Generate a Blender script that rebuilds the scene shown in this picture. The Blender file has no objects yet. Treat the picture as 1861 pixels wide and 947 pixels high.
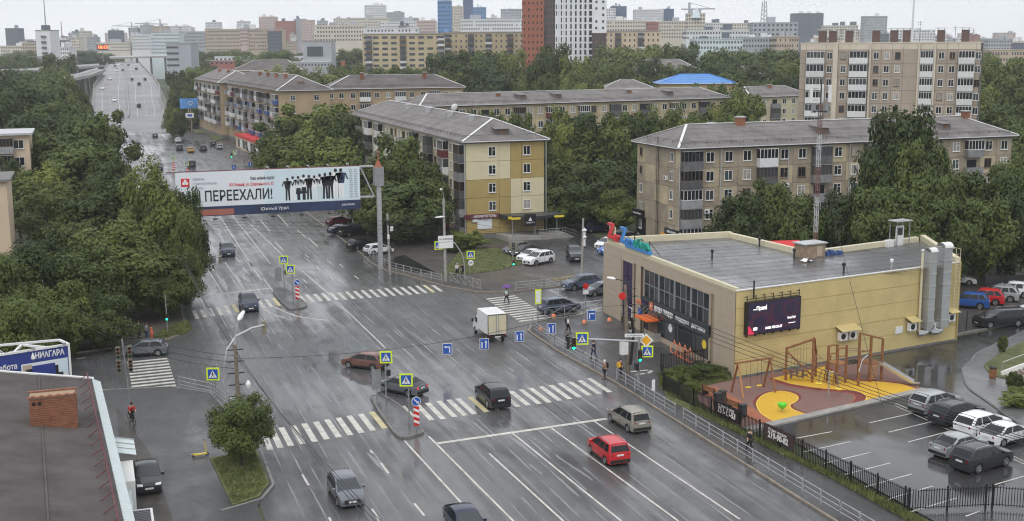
import bpy, bmesh, math, random
from mathutils import Vector, Matrix
from math import sin, cos, pi, radians, sqrt
random.seed(7)
sc = bpy.context.scene
col = sc.collection
# ------------------------------------------------------------------ camera
FPX, PITCH, ROLL, CAMH, YAW = 2204.46, 0.1757476, 0.0060023, 28.66186, -0.3330064
IW, IH = 1861.0, 947.0
def _ax(v):
    X, Y, Z = v
    return Vector((X*cos(YAW)-Y*sin(YAW), X*sin(YAW)+Y*cos(YAW), Z))
_down0 = Vector((0, -sin(PITCH), -cos(PITCH)))
_right = _ax(Vector((1, 0, 0))*cos(ROLL)+_down0*sin(ROLL))
_down = _ax(Vector((-1, 0, 0))*sin(ROLL)+_down0*cos(ROLL))
_fwd = _ax((0, cos(PITCH), -sin(PITCH)))
cam_d = bpy.data.cameras.new('camera'); cam = bpy.data.objects.new('camera', cam_d); col.objects.link(cam)
_m = Matrix((_right, -_down, -_fwd)).transposed().to_4x4(); _m.translation = (0, 0, CAMH)
cam.matrix_world = _m
cam_d.sensor_width = 36.0; cam_d.lens = FPX/IW*36.0; cam_d.clip_start = 1.0; cam_d.clip_end = 9000.0
sc.camera = cam
# ------------------------------------------------------------------ sky, sun, exposure
w = bpy.data.worlds.new('World'); sc.world = w; w.use_nodes = True
nt = w.node_tree; nt.nodes.clear()
out = nt.nodes.new('ShaderNodeOutputWorld'); bg = nt.nodes.new('ShaderNodeBackground')
sky = nt.nodes.new('ShaderNodeTexSky'); sky.sky_type = 'NISHITA'; sky.sun_disc = False
SUN_EL, SUN_ROT = radians(52), radians(215)
sky.sun_elevation = SUN_EL; sky.sun_rotation = SUN_ROT; sky.air_density = 1.5; sky.dust_density = 4.0
mixn = nt.nodes.new('ShaderNodeMix'); mixn.data_type = 'RGBA'; mixn.inputs[0].default_value = 0.93
tc = nt.nodes.new('ShaderNodeTexCoord'); mp = nt.nodes.new('ShaderNodeMapping'); mp.inputs['Scale'].default_value = (2, 2, 9)
nz = nt.nodes.new('ShaderNodeTexNoise'); nz.inputs['Scale'].default_value = 1.6; nz.inputs['Detail'].default_value = 5
rmp = nt.nodes.new('ShaderNodeValToRGB')
rmp.color_ramp.elements[0].position = 0.3; rmp.color_ramp.elements[0].color = (7.5, 7.75, 8.2, 1)
rmp.color_ramp.elements[1].position = 0.7; rmp.color_ramp.elements[1].color = (8.4, 8.6, 9.0, 1)
nt.links.new(tc.outputs['Generated'], mp.inputs[0]); nt.links.new(mp.outputs[0], nz.inputs['Vector'])
nt.links.new(nz.outputs[0], rmp.inputs[0])
nt.links.new(sky.outputs[0], mixn.inputs[6]); nt.links.new(rmp.outputs[0], mixn.inputs[7])
nt.links.new(mixn.outputs[2], bg.inputs[0]); bg.inputs[1].default_value = 0.1
nt.links.new(bg.outputs[0], out.inputs[0])
sl = bpy.data.lights.new('sun', 'SUN'); sl.energy = 0.9; sl.angle = radians(40); sl.color = (1, .97, .93)
so = bpy.data.objects.new('sun', sl); col.objects.link(so)
so.rotation_euler = (radians(38), 0, radians(-35)); so.location = (0, 0, 80)
vs = sc.view_settings; vs.view_transform = 'Standard'; vs.look = 'None'; vs.exposure = 0.42; vs.gamma = 1.0; vs.use_curve_mapping = False
sc.render.engine = 'CYCLES'
cy = sc.cycles; cy.use_denoising = True; cy.denoiser = 'OPENIMAGEDENOISE'; cy.max_bounces = 5; cy.diffuse_bounces = 2
cy.glossy_bounces = 3; cy.transmission_bounces = 2; cy.volume_bounces = 1; cy.transparent_max_bounces = 4
sc.cycles.filter_width = 1.15; cy.use_adaptive_sampling = True; cy.adaptive_threshold = 0.02; cy.caustics_reflective = False; cy.caustics_refractive = False
# ------------------------------------------------------------------ photograph measurements -> places in the world
def ray(px, py):
    return (_right*((px-IW/2)/FPX) + _down*((py-IH/2)/FPX) + _fwd)
def G(px, py, z=0.0):
    d = ray(px, py); t = (z-CAMH)/d.z
    return Vector((d.x*t, d.y*t, z))
def P(px, py, depth):
    return Vector((0, 0, CAMH)) + ray(px, py)*depth
def depth_of(p): return (Vector(p)-Vector((0, 0, CAMH))).dot(_fwd)
def X(px, py, y):           # point of the ray at world y
    d = ray(px, py); t = y/d.y
    return Vector((d.x*t, y, CAMH+d.z*t))
def XX(px, py, x):
    d = ray(px, py); t = x/d.x
    return Vector((x, d.y*t, CAMH+d.z*t))
# ------------------------------------------------------------------ materials
M = {}
def mat(name, c, rough=0.6, metal=0.0, var=0.0, scale=2.0, bump=0.0, bscale=20.0, coat=0.0, spec=0.5, rvar=0.0, c2=None, obj_rand=0.0, emis=0.0, det=6.0):
    m = bpy.data.materials.new(name); m.use_nodes = True; n = m.node_tree.nodes; L = m.node_tree.links
    b = n['Principled BSDF']
    b.inputs['Base Color'].default_value = (*c, 1); b.inputs['Roughness'].default_value = rough; b.inputs['Metallic'].default_value = metal
    b.inputs['Coat Weight'].default_value = coat; b.inputs['Specular IOR Level'].default_value = spec
    colsock = None
    if var or c2 or rvar:
        g = n.new('ShaderNodeNewGeometry')
        t = n.new('ShaderNodeTexNoise'); t.inputs['Scale'].default_value = scale; t.inputs['Detail'].default_value = det; t.inputs['Roughness'].default_value = .62
        L.new(g.outputs['Position'], t.inputs['Vector'])
        r = n.new('ShaderNodeValToRGB'); r.color_ramp.elements[0].position = .3; r.color_ramp.elements[1].position = .7
        ca = tuple(max(0, x*(1-var)) for x in c); cb = c2 if c2 else tuple(min(1, x*(1+var)) for x in c)
        r.color_ramp.elements[0].color = (*ca, 1); r.color_ramp.elements[1].color = (*cb, 1)
        L.new(t.outputs[0], r.inputs[0]); colsock = r.outputs[0]
        if rvar:
            mr = n.new('ShaderNodeMapRange'); mr.inputs[1].default_value = .35; mr.inputs[2].default_value = .65
            mr.inputs[3].default_value = max(.02, rough-rvar); mr.inputs[4].default_value = min(1, rough+rvar)
            L.new(t.outputs[0], mr.inputs[0]); L.new(mr.outputs[0], b.inputs['Roughness'])
    if obj_rand:
        oi = n.new('ShaderNodeObjectInfo'); hs = n.new('ShaderNodeHueSaturation')
        mr = n.new('ShaderNodeMapRange'); mr.inputs[3].default_value = 1-obj_rand; mr.inputs[4].default_value = 1+obj_rand
        L.new(oi.outputs['Random'], mr.inputs[0]); L.new(mr.outputs[0], hs.inputs['Value'])
        if colsock: L.new(colsock, hs.inputs['Color'])
        else: hs.inputs['Color'].default_value = (*c, 1)
        colsock = hs.outputs[0]
    if colsock: L.new(colsock, b.inputs['Base Color'])
    if bump:
        g2 = n.new('ShaderNodeNewGeometry'); t2 = n.new('ShaderNodeTexNoise'); t2.inputs['Scale'].default_value = bscale
        bp = n.new('ShaderNodeBump'); bp.inputs['Strength'].default_value = bump; bp.inputs['Distance'].default_value = .05
        L.new(g2.outputs['Position'], t2.inputs['Vector']); L.new(t2.outputs[0], bp.inputs['Height']); L.new(bp.outputs[0], b.inputs['Normal'])
    if emis:
        b.inputs['Emission Color'].default_value = (*c, 1); b.inputs['Emission Strength'].default_value = emis
    M[name] = m
    return m
def hexc(h):
    h = h.lstrip('#'); v = [int(h[i:i+2], 16)/255 for i in (0, 2, 4)]
    return tuple(x/12.92 if x <= .04045 else ((x+.055)/1.055)**2.4 for x in v)
# ------------------------------------------------------------------ mesh building
class MB:
    def __init__(s): s.v = []; s.f = []; s.m = []; s.mi = 0
    def add(s, vs, fs):
        o = len(s.v); s.v += [tuple(v) for v in vs]; s.f += [tuple(i+o for i in f) for f in fs]; s.m += [s.mi]*len(fs); return s
    def box(s, x0, x1, y0, y1, z0, z1):
        vs = [(x0,y0,z0),(x1,y0,z0),(x1,y1,z0),(x0,y1,z0),(x0,y0,z1),(x1,y0,z1),(x1,y1,z1),(x0,y1,z1)]
        return s.add(vs, [(0,3,2,1),(4,5,6,7),(0,1,5,4),(1,2,6,5),(2,3,7,6),(3,0,4,7)])
    def quad(s, a, b, c, d): return s.add([a,b,c,d], [(0,1,2,3)])
    def poly(s, pts): return s.add(pts, [tuple(range(len(pts)))])
    def prism(s, pts, z0, z1):
        n = len(pts)
        if sum(pts[i][0]*pts[(i+1)%n][1]-pts[(i+1)%n][0]*pts[i][1] for i in range(n)) < 0: pts = list(pts)[::-1]
        vs = [(p[0],p[1],z0) for p in pts]+[(p[0],p[1],z1) for p in pts]
        fs = [tuple(range(n))[::-1], tuple(range(n,2*n))]+[(i,(i+1)%n,(i+1)%n+n,i+n) for i in range(n)]
        return s.add(vs, fs)
    def cyl(s, a, b, r0, r1=None, n=8, caps=True):
        if r1 is None: r1 = r0
        a = Vector(a); b = Vector(b); d = (b-a)
        if d.length < 1e-6: return s
        d.normalize(); u = d.orthogonal().normalized(); v = d.cross(u)
        vs = []; 
        for c, r in ((a, r0), (b, r1)):
            for i in range(n):
                t = 2*pi*i/n; vs.append(c+u*(r*cos(t))+v*(r*sin(t)))
        fs = [(i,(i+1)%n,(i+1)%n+n,i+n) for i in range(n)]
        if caps: fs += [tuple(range(n))[::-1], tuple(range(n,2*n))]
        return s.add(vs, fs)
    def tube(s, pts, r, n=6):
        pts = [Vector(p) for p in pts]; rs = r if isinstance(r, (list, tuple)) else [r]*len(pts)
        vs = []; u = None
        for i, p in enumerate(pts):
            d = (pts[min(i+1, len(pts)-1)]-pts[max(i-1, 0)]).normalized()
            if u is None: u = d.orthogonal().normalized()
            else:
                u = (u-d*u.dot(d)); u = u.normalized() if u.length > 1e-5 else d.orthogonal().normalized()
            v = d.cross(u)
            for k in range(n):
                t = 2*pi*k/n; vs.append(p+u*(rs[i]*cos(t))+v*(rs[i]*sin(t)))
        fs = []
        for i in range(len(pts)-1):
            for k in range(n): fs.append((i*n+k, i*n+(k+1)%n, (i+1)*n+(k+1)%n, (i+1)*n+k))
        fs += [tuple(range(n))[::-1], tuple(range((len(pts)-1)*n, len(pts)*n))]
        return s.add(vs, fs)
    def lathe(s, prof, c=(0,0,0), n=12):
        vs = []; 
        for r, z in prof:
            for k in range(n): vs.append((c[0]+r*cos(2*pi*k/n), c[1]+r*sin(2*pi*k/n), c[2]+z))
        fs = []
        for i in range(len(prof)-1):
            for k in range(n): fs.append((i*n+k, i*n+(k+1)%n, (i+1)*n+(k+1)%n, (i+1)*n+k))
        fs += [tuple(range(n))[::-1], tuple(range((len(prof)-1)*n, len(prof)*n))]
        return s.add(vs, fs)
    def beam(s, a, b, w_, h_):   # square bar from a to b
        a = Vector(a); b = Vector(b); d = (b-a).normalized()
        u = d.cross(Vector((0,0,1))); u = u.normalized() if u.length > 1e-4 else Vector((1,0,0)); v = u.cross(d)
        vs = [c+u*(w_/2*i)+v*(h_/2*j) for c in (a, b) for i, j in ((-1,-1),(1,-1),(1,1),(-1,1))]
        return s.add(vs, [(0,1,2,3),(7,6,5,4),(0,4,5,1),(1,5,6,2),(2,6,7,3),(3,7,4,0)])
    def mesh(s, name, mats, smooth=None):
        me = bpy.data.meshes.new(name); me.from_pydata(s.v, [], s.f)
        for m in (mats if isinstance(mats, (list, tuple)) else [mats]): me.materials.append(M[m] if isinstance(m, str) else m)
        if s.m: me.polygons.foreach_set('material_index', s.m)
        if smooth is not None:
            me.polygons.foreach_set('use_smooth', [True]*len(s.f)); me.update(); me.set_sharp_from_angle(angle=radians(smooth))
        me.update(); return me
    def build(s, name, mats, parent=None, loc=None, rz=0.0, smooth=None):
        return put(name, s.mesh(name, mats, smooth), parent, loc, rz)
def put(name, me, parent=None, loc=None, rz=0.0, material=None):
    o = bpy.data.objects.new(name, me); col.objects.link(o)
    if parent: o.parent = parent
    if loc is not None: o.location = loc
    if rz: o.rotation_euler = (0, 0, rz)
    if material is not None:
        o.material_slots[0].link = 'OBJECT'; o.material_slots[0].material = M[material] if isinstance(material, str) else material
    return o
def tag(o, label=None, cat=None, group=None, kind=None):
    if label: o['label'] = label
    if cat: o['category'] = cat
    if group: o['group'] = group
    if kind: o['kind'] = kind
    return o
def thing(name, label, cat, loc=(0,0,0), rz=0.0, group=None):
    o = bpy.data.objects.new(name, None); col.objects.link(o); o.location = loc; o.rotation_euler = (0, 0, rz); o.empty_display_size = .3
    return tag(o, label, cat, group)
def struct(name, mb, mats, label=None, parent=None):
    o = mb.build(name, mats, parent)
    if not parent: o['kind'] = 'structure'
    if label: o['label'] = label
    return o
_mc = {}
def cached(key, fn):
    if key not in _mc: _mc[key] = fn()
    return _mc[key]
def frame_matrix(o, right, up):
    r = Vector(right).normalized(); u = Vector(up).normalized(); n = r.cross(u)
    m = Matrix((r, u, n)).transposed().to_4x4(); m.translation = o; return m
def text(s, size, material, parent, mtx, name='lettering', extr=.01, align='CENTER', sx=1.0, bold=0.0, fit=None):
    cu = bpy.data.curves.new('t', 'FONT'); cu.body = s; cu.size = size; cu.extrude = extr; cu.align_x = align; cu.align_y = 'CENTER'; cu.offset = bold; cu.resolution_u = 2
    ob = bpy.data.objects.new('t', cu); col.objects.link(ob)
    dg = bpy.context.evaluated_depsgraph_get(); me = bpy.data.meshes.new_from_object(ob.evaluated_get(dg)); me.name = name
    col.objects.unlink(ob); bpy.data.objects.remove(ob); bpy.data.curves.remove(cu)
    if fit:
        xs = [v.co.x for v in me.vertices]
        if xs: sx = fit/max(1e-3, max(xs)-min(xs))
    me.transform(Matrix.Diagonal((sx, 1, 1, 1))); me.transform(mtx)
    me.materials.clear(); me.materials.append(M[material])
    return put(name, me, parent)
# ------------------------------------------------------------------ material library
def asphalt(name, base, streak=1.0, wet=.5, rough=(.12, .5), patch=True, tint=(1, 1, 1.02)):
    m = bpy.data.materials.new(name); m.use_nodes = True; n = m.node_tree.nodes; L = m.node_tree.links; b = n['Principled BSDF']
    g = n.new('ShaderNodeNewGeometry')
    def noise(scale, vec, detail=6, dist=0.0, rough_=.6):
        t = n.new('ShaderNodeTexNoise'); t.inputs['Scale'].default_value = scale; t.inputs['Detail'].default_value = detail
        t.inputs['Roughness'].default_value = rough_; t.inputs['Distortion'].default_value = dist; L.new(vec, t.inputs['Vector']); return t.outputs[0]
    def mapv(sx, sy):
        k = n.new('ShaderNodeMapping'); k.inputs['Scale'].default_value = (sx, sy, 1); L.new(g.outputs['Position'], k.inputs[0]); return k.outputs[0]
    def rng(sock, a, b_, c, d):
        r = n.new('ShaderNodeMapRange'); r.inputs[1].default_value = a; r.inputs[2].default_value = b_; r.inputs[3].default_value = c; r.inputs[4].default_value = d; L.new(sock, r.inputs[0]); return r.outputs[0]
    def math_(op, a, b_):
        q = n.new('ShaderNodeMath'); q.operation = op
        for i, s in enumerate((a, b_)):
            if isinstance(s, (int, float)): q.inputs[i].default_value = s
            else: L.new(s, q.inputs[i])
        return q.outputs[0]
    big = noise(.07, mapv(1, .45), 6, .6)        # damp areas and puddles
    mid = noise(.55, mapv(1, .5), 7, .4)
    fine = noise(9, g.outputs['Position'], 3)
    st = noise(.9, mapv(1, .035), 5, .25)        # wheel tracks along the carriageway
    st2 = noise(2.6, mapv(1, .05), 4, .5)
    v = rng(big, .3, .7, .78, 1.25)
    v = math_('MULTIPLY', v, rng(mid, .3, .7, .82, 1.18))
    v = math_('MULTIPLY', v, rng(fine, .3, .7, .9, 1.1))
    if streak:
        v = math_('MULTIPLY', v, rng(st, .35, .7, 1-.25*streak, 1+.35*streak))
        v = math_('ADD', v, math_('MULTIPLY', rng(st2, .66, .78, 0, 1), rng(big, .4, .6, 0, .8*streak)))
    if patch:
        vo = n.new('ShaderNodeTexVoronoi'); vo.inputs['Scale'].default_value = .11; vo.distance = 'CHEBYCHEV'; L.new(mapv(1, .4), vo.inputs['Vector'])
        sp = n.new('ShaderNodeSeparateColor'); L.new(vo.outputs['Color'], sp.inputs[0])
        v = math_('MULTIPLY', v, rng(sp.outputs[0], 0, 1, .84, 1.14))
        ve = n.new('ShaderNodeTexVoronoi'); ve.feature = 'DISTANCE_TO_EDGE'; ve.inputs['Scale'].default_value = .16; L.new(noise_vec(n, L, g), ve.inputs['Vector'])
        v = math_('MULTIPLY', v, rng(ve.outputs[0], .0, .004, .62, 1))
    c = n.new('ShaderNodeCombineColor')
    for i in range(3): L.new(math_('MULTIPLY', v, base*tint[i]), c.inputs[i])
    L.new(c.outputs[0], b.inputs['Base Color'])
    r = math_('ADD', rng(big, .35, .62, rough[1], rough[0]), rng(mid, .3, .7, .1, -.1))
    if streak: r = math_('ADD', r, rng(st, .35, .65, .08, -.14))
    q = n.new('ShaderNodeClamp'); q.inputs[1].default_value = .045; q.inputs[2].default_value = .9; L.new(r, q.inputs[0]); L.new(q.outputs[0], b.inputs['Roughness'])
    b.inputs['Specular IOR Level'].default_value = wet
    bp = n.new('ShaderNodeBump'); bp.inputs['Strength'].default_value = .12; bp.inputs['Distance'].default_value = .02
    L.new(math_('MULTIPLY', noise(30, g.outputs['Position'], 2), rng(big, .4, .6, 1, .1)), bp.inputs['Height']); L.new(bp.outputs[0], b.inputs['Normal'])
    M[name] = m; return m
def noise_vec(n, L, g):
    t = n.new('ShaderNodeTexNoise'); t.inputs['Scale'].default_value = .35; t.inputs['Detail'].default_value = 4; L.new(g.outputs['Position'], t.inputs['Vector'])
    a = n.new('ShaderNodeVectorMath'); a.operation = 'SCALE'; a.inputs['Scale'].default_value = 3.0; L.new(t.outputs['Color'], a.inputs[0])
    d = n.new('ShaderNodeVectorMath'); L.new(g.outputs['Position'], d.inputs[0]); L.new(a.outputs[0], d.inputs[1]); return d.outputs[0]
asphalt('road_asphalt', .078, 1.0, .5, (.16, .5))
asphalt('side_asphalt', .05, .35, .55, (.14, .5))
asphalt('walk_asphalt', .06, 0.0, .45, (.2, .55))
asphalt('lot_asphalt', .034, 0.0, .6, (.05, .38))
asphalt('yard_dirt', .06, 0.0, .35, (.35, .7), tint=(1.12, 1, .88))
asphalt('roof_bitumen', .11, 0.0, .55, (.1, .42))
asphalt('paving_wet', .13, 0.0, .5, (.15, .45), patch=False)
def leafmat(name, a, b_, tr=.35):
    m = bpy.data.materials.new(name); m.use_nodes = True; n = m.node_tree.nodes; L = m.node_tree.links; b = n['Principled BSDF']
    tcn = n.new('ShaderNodeTexCoord'); t = n.new('ShaderNodeTexNoise'); t.inputs['Scale'].default_value = .55; t.inputs['Detail'].default_value = 5
    L.new(tcn.outputs['Object'], t.inputs['Vector'])
    oi = n.new('ShaderNodeObjectInfo'); ad = n.new('ShaderNodeMath'); ad.operation = 'MULTIPLY_ADD'; ad.inputs[1].default_value = .5; ad.inputs[2].default_value = -.25
    L.new(oi.outputs['Random'], ad.inputs[0]); a2 = n.new('ShaderNodeMath'); L.new(ad.outputs[0], a2.inputs[0]); L.new(t.outputs[0], a2.inputs[1])
    r = n.new('ShaderNodeValToRGB'); r.color_ramp.elements[0].position = .28; r.color_ramp.elements[1].position = .74
    r.color_ramp.elements[0].color = (*a, 1); r.color_ramp.elements[1].color = (*b_, 1); L.new(a2.outputs[0], r.inputs[0])
    L.new(r.outputs[0], b.inputs['Base Color']); b.inputs['Roughness'].default_value = .55; b.inputs['Specular IOR Level'].default_value = .3
    tl = n.new('ShaderNodeBsdfTranslucent'); mx = n.new('ShaderNodeMixShader'); mx.inputs[0].default_value = tr*.6
    L.new(r.outputs[0], tl.inputs[0]); L.new(b.outputs[0], mx.inputs[1]); L.new(tl.outputs[0], mx.inputs[2]); L.new(mx.outputs[0], n['Material Output'].inputs[0])
    M[name] = m
leafmat('leaf_dark', (.04, .062, .017), (.12, .158, .038))
leafmat('leaf_mid', (.05, .075, .018), (.165, .2, .044))
leafmat('leaf_light', (.085, .115, .028), (.26, .28, .065))
mat('bark', (.07, .055, .045), .9, var=.35, scale=6, bump=.4)
mat('grass_blade', (.10, .14, .035), .8, var=.4, scale=.8, c2=(.20, .22, .07))
mat('grass_ground', (.07, .095, .03), .9, var=.35, scale=.9, c2=(.15, .16, .06), bump=.5, bscale=12)
mat('dry_grass', (.12, .10, .04), .9, var=.35, scale=1.2, c2=(.24, .19, .08), bump=.5, bscale=12)
mat('ground_mix', (.055, .06, .035), .9, var=.5, scale=.05, c2=(.10, .09, .07))
mat('far_green', (.05, .075, .03), .9, var=.4, scale=.02, c2=(.10, .12, .06))
mat('kerb_stone', (.24, .21, .18), .5, var=.3, scale=1.5, c2=(.33, .27, .21))
mat('kerb_grey', (.2, .2, .19), .55, var=.25, scale=1.5)
mat('paint_white', (.56, .54, .48), .5, var=.35, scale=1.3, c2=(.68, .66, .60))
mat('paint_worn', (.34, .33, .30), .5, var=.5, scale=1.1, c2=(.6, .58, .54))
mat('paint_yellow', (.55, .47, .2), .5, var=.2, scale=1.2, c2=(.62, .56, .36))
mat('concrete', (.30, .29, .27), .8, var=.2, scale=1.2, bump=.2)
mat('concrete_dark', (.17, .165, .155), .75, var=.25, scale=1.1, bump=.2)
mat('panel_yellow', hexc('#cdc3a2'), .85, var=.06, scale=.5, obj_rand=.03)
mat('panel_ochre', hexc('#a8945f'), .85, var=.07, scale=.5, obj_rand=.03)
mat('panel_cream', hexc('#c4baa0'), .85, var=.12, scale=.35, obj_rand=.05)
mat('panel_grey', hexc('#978b7b'), .88, var=.2, scale=.55, obj_rand=.07, c2=hexc('#aa9d86'))
mat('panel_grey_b', hexc('#ab9d86'), .88, var=.16, scale=.4, obj_rand=.08, c2=hexc('#c2b393'))
mat('panel_nine', hexc('#a5988a'), .88, var=.1, scale=.3, obj_rand=.05)
mat('panel_nine_light', hexc('#c9bfae'), .85, var=.08, scale=.4)
mat('stucco_tan', hexc('#a89479'), .88, var=.1, scale=.25, obj_rand=.04)
mat('stucco_sand', hexc('#b29f7c'), .88, var=.15, scale=.3, obj_rand=.05)
mat('brick_tan', hexc('#b5a689'), .88, var=.1, scale=.2, obj_rand=.04)
mat('brick_beige', hexc('#cdb9a0'), .88, var=.08, scale=.2)
mat('joint_dark', (.10, .09, .08), .9, var=.3, scale=1)
mat('slate_roof', (.15, .135, .13), .7, var=.28, scale=.35, c2=(.22, .20, .195), bump=.3, bscale=3)
mat('slate_brown', (.10, .085, .082), .7, var=.3, scale=.3, c2=(.155, .135, .13), bump=.3, bscale=3)
mat('metal_blue_roof', (.05, .22, .58), .35, var=.12, scale=.2)
mat('old_slate', (.075, .064, .062), .7, var=.3, scale=.4, c2=(.11, .095, .092)); mat('zinc', (.52, .53, .54), .4, .5, var=.15, scale=1.0)
mat('galv', (.5, .51, .52), .35, .6, var=.1, scale=2)
mat('white_metal', (.72, .72, .71), .45, var=.08, scale=1.5)
mat('frame_white', (.76, .76, .74), .4)
mat('frame_brown', (.16, .10, .07), .6, var=.2)
mat('frame_wood', (.30, .22, .15), .7, var=.3)
mat('glass_dark', (.016, .019, .022), .1, spec=.35)
mat('glass_grey', (.055, .062, .067), .14, spec=.4)
mat('glass_curtain', (.32, .31, .28), .25, var=.25, scale=1.5)
mat('glass_blue', (.05, .10, .18), .1, spec=.8)
mat('glass_far', (.06, .07, .085), .25); mat('far_asphalt', (.15, .15, .155), .4, var=.15, scale=.04, rvar=.1)
mat('board_dark', (.10, .10, .105), .7, var=.3, scale=1, obj_rand=.3)
mat('board_white', (.62, .62, .62), .6, var=.1, obj_rand=.1)
mat('board_maroon', (.13, .025, .03), .5, var=.15)
mat('board_blue', (.04, .09, .25), .5)
mat('board_grey', (.24, .245, .25), .6, var=.25, scale=1.2, obj_rand=.3)
mat('black_paint', (.012, .012, .013), .4)
mat('dark_metal', (.03, .03, .032), .45, .3)
mat('steel_pole', (.28, .29, .30), .5, .3, var=.2, scale=2)
mat('pole_concrete', (.33, .32, .30), .85, var=.25, scale=2, bump=.15)
mat('wood_pole', (.20, .16, .12), .9, var=.35, scale=4)
mat('rubber', (.014, .014, .014), .7)
mat('rim', (.42, .43, .44), .3, .8)
mat('plate', (.7, .7, .68), .5)
mat('head_lamp', (.75, .78, .8), .1, spec=.8)
mat('head_lamp_lit', (1, .97, .9), .1, emis=4)
mat('tail_lamp', (.2, .008, .008), .2)
mat('tail_lamp_lit', (1, .06, .03), .15, emis=.7)
mat('trim_black', (.02, .02, .021), .45)
for nm, h in dict(silver='#a9adb0', grey='#6f737a', darkgrey='#3c4047', black='#14161a', white='#e6e8ea', red='#c2242a', brown='#7d5a50', beige='#918a7c', blue='#23539b', navy='#1f2a42', bluegrey='#535c70', taxi='#d99a1e', maroon='#5a1620', charcoal='#26292e', skyblue='#2c66b8', wagon='#9a958b').items():
    mat('car_'+nm, hexc(h), .3, .3 if nm in ('silver', 'beige', 'wagon', 'grey', 'brown') else .0, coat=.5, spec=.4)
mat('sign_blue', (.02, .09, .42), .4); mat('sign_lime', (.72, .88, .02), .45); mat('sign_white', (.8, .8, .8), .4); mat('sign_black', (.01, .01, .01), .5)
mat('sign_red', (.6, .02, .02), .4); mat('sign_amber', (.85, .42, .02), .4); mat('sign_yellow', (.85, .65, .05), .4)
mat('signal_green', (.02, 1, .45), .3, emis=2.2); mat('signal_red_off', (.12, .01, .01), .3); mat('signal_amber_off', (.12, .06, .01), .3); mat('signal_green_off', (.01, .06, .04), .3)
mat('signal_back', (.22, .2, .14), .6, var=.2)
mat('lamp_white', (.85, .85, .82), .4)
mat('siding_yellow', hexc('#c2b07a'), .6, var=.12, scale=.45)
mat('siding_joint', hexc('#a8955a'), .7)
mat('facade_beige', hexc('#b0a28f'), .6, var=.03, scale=.6, obj_rand=.02)
mat('facade_joint', hexc('#9c8c78'), .8)
mat('parapet_cream', hexc('#cfc7aa'), .55, var=.08, scale=1)
mat('anthracite', (.035, .042, .048), .4)
mat('purple_panel', (.028, .016, .06), .25)
mat('orange', (.85, .16, .02), .45); mat('orange_dull', (.75, .22, .1), .5, var=.15)
mat('rubber_red', (.33, .115, .06), .85, var=.12, scale=4); mat('rubber_brown', (.20, .115, .095), .85, var=.1, scale=4)
mat('rubber_maroon', (.19, .04, .03), .85, var=.12, scale=4); mat('rubber_yellow', (.62, .37, .03), .85, var=.08, scale=4); mat('rubber_line', (.75, .55, .1), .8); mat('rubber_pink', (.42, .12, .08), .85)
mat('timber', (.24, .10, .04), .6, var=.3, scale=3); mat('timber_light', (.40, .20, .08), .6, var=.25, scale=3)
mat('steel_bright', (.6, .61, .62), .25, .8); mat('lime_plastic', (.12, .7, .05), .4); mat('yellow_plastic', (.85, .62, .05), .4)
mat('chimney_brick', (.24, .10, .055), .85, var=.3, scale=3, obj_rand=.22); mat('mortar', (.36, .25, .17), .9)
mat('awning', (.55, .62, .62), .4, var=.1); mat('solar_dark', (.035, .038, .05), .4, var=.2)
mat('banner_brown', (.055, .03, .028), .6); mat('banner_white', (.75, .73, .70), .6)
mat('ad_white', (.72, .76, .80), .5, var=.03, scale=.2); mat('ad_ice', (.62, .74, .80), .5); mat('ad_navy', (.02, .035, .09), .5, var=.4, scale=.4); mat('ad_red', (.65, .03, .03), .5); mat('ad_black', (.012, .012, .016), .6); mat('ad_blue', (.03, .05, .25), .5); mat('ad_sky', (.10, .28, .62), .5, var=.4, scale=.5)
mat('screen', (.018, .014, .032), .3, emis=.55); mat('screen_red', (.35, .02, .05), .4, emis=1.0); mat('screen_white', (.9, .9, .9), .4, emis=.9); mat('screen_violet', (.04, .012, .03), .4, emis=.45)
mat('led_red', (1, .16, .06), .4, emis=2.5)
mat('tower_rust', hexc('#97583f'), .75, var=.05, scale=.1); mat('tower_white', hexc('#dfe1e4'), .7); mat('tower_brown', hexc('#5e4a45'), .7)
for nm, h in dict(s_white='#d5d6d8', s_cream='#cbc3b6', s_pink='#c2aea8', s_grey='#a3a7ae', s_tan='#b5a592', s_blue='#5f86b5', s_dark='#5d6470', s_brick='#a4675a', s_mint='#c6d2d6', s_navy='#3e5a80', s_orange='#c9674b').items():
    mat(nm, hexc(h), .8, var=.06, scale=.05)
mat('skin', (.5, .32, .24), .6); mat('hair', (.05, .035, .03), .7)
for nm, h in dict(black='#1b1b20', white='#dcdcdc', red='#b02a2e', tan='#8a6a50', jeans='#3a4a66', mint='#b6d0c8', navy='#20263a', orange='#e06a4a', khaki='#5a5a44', grey='#777a80', yellow='#e0b030', purple='#6a4a86').items():
    mat('cloth_'+nm, hexc(h), .85)
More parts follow.
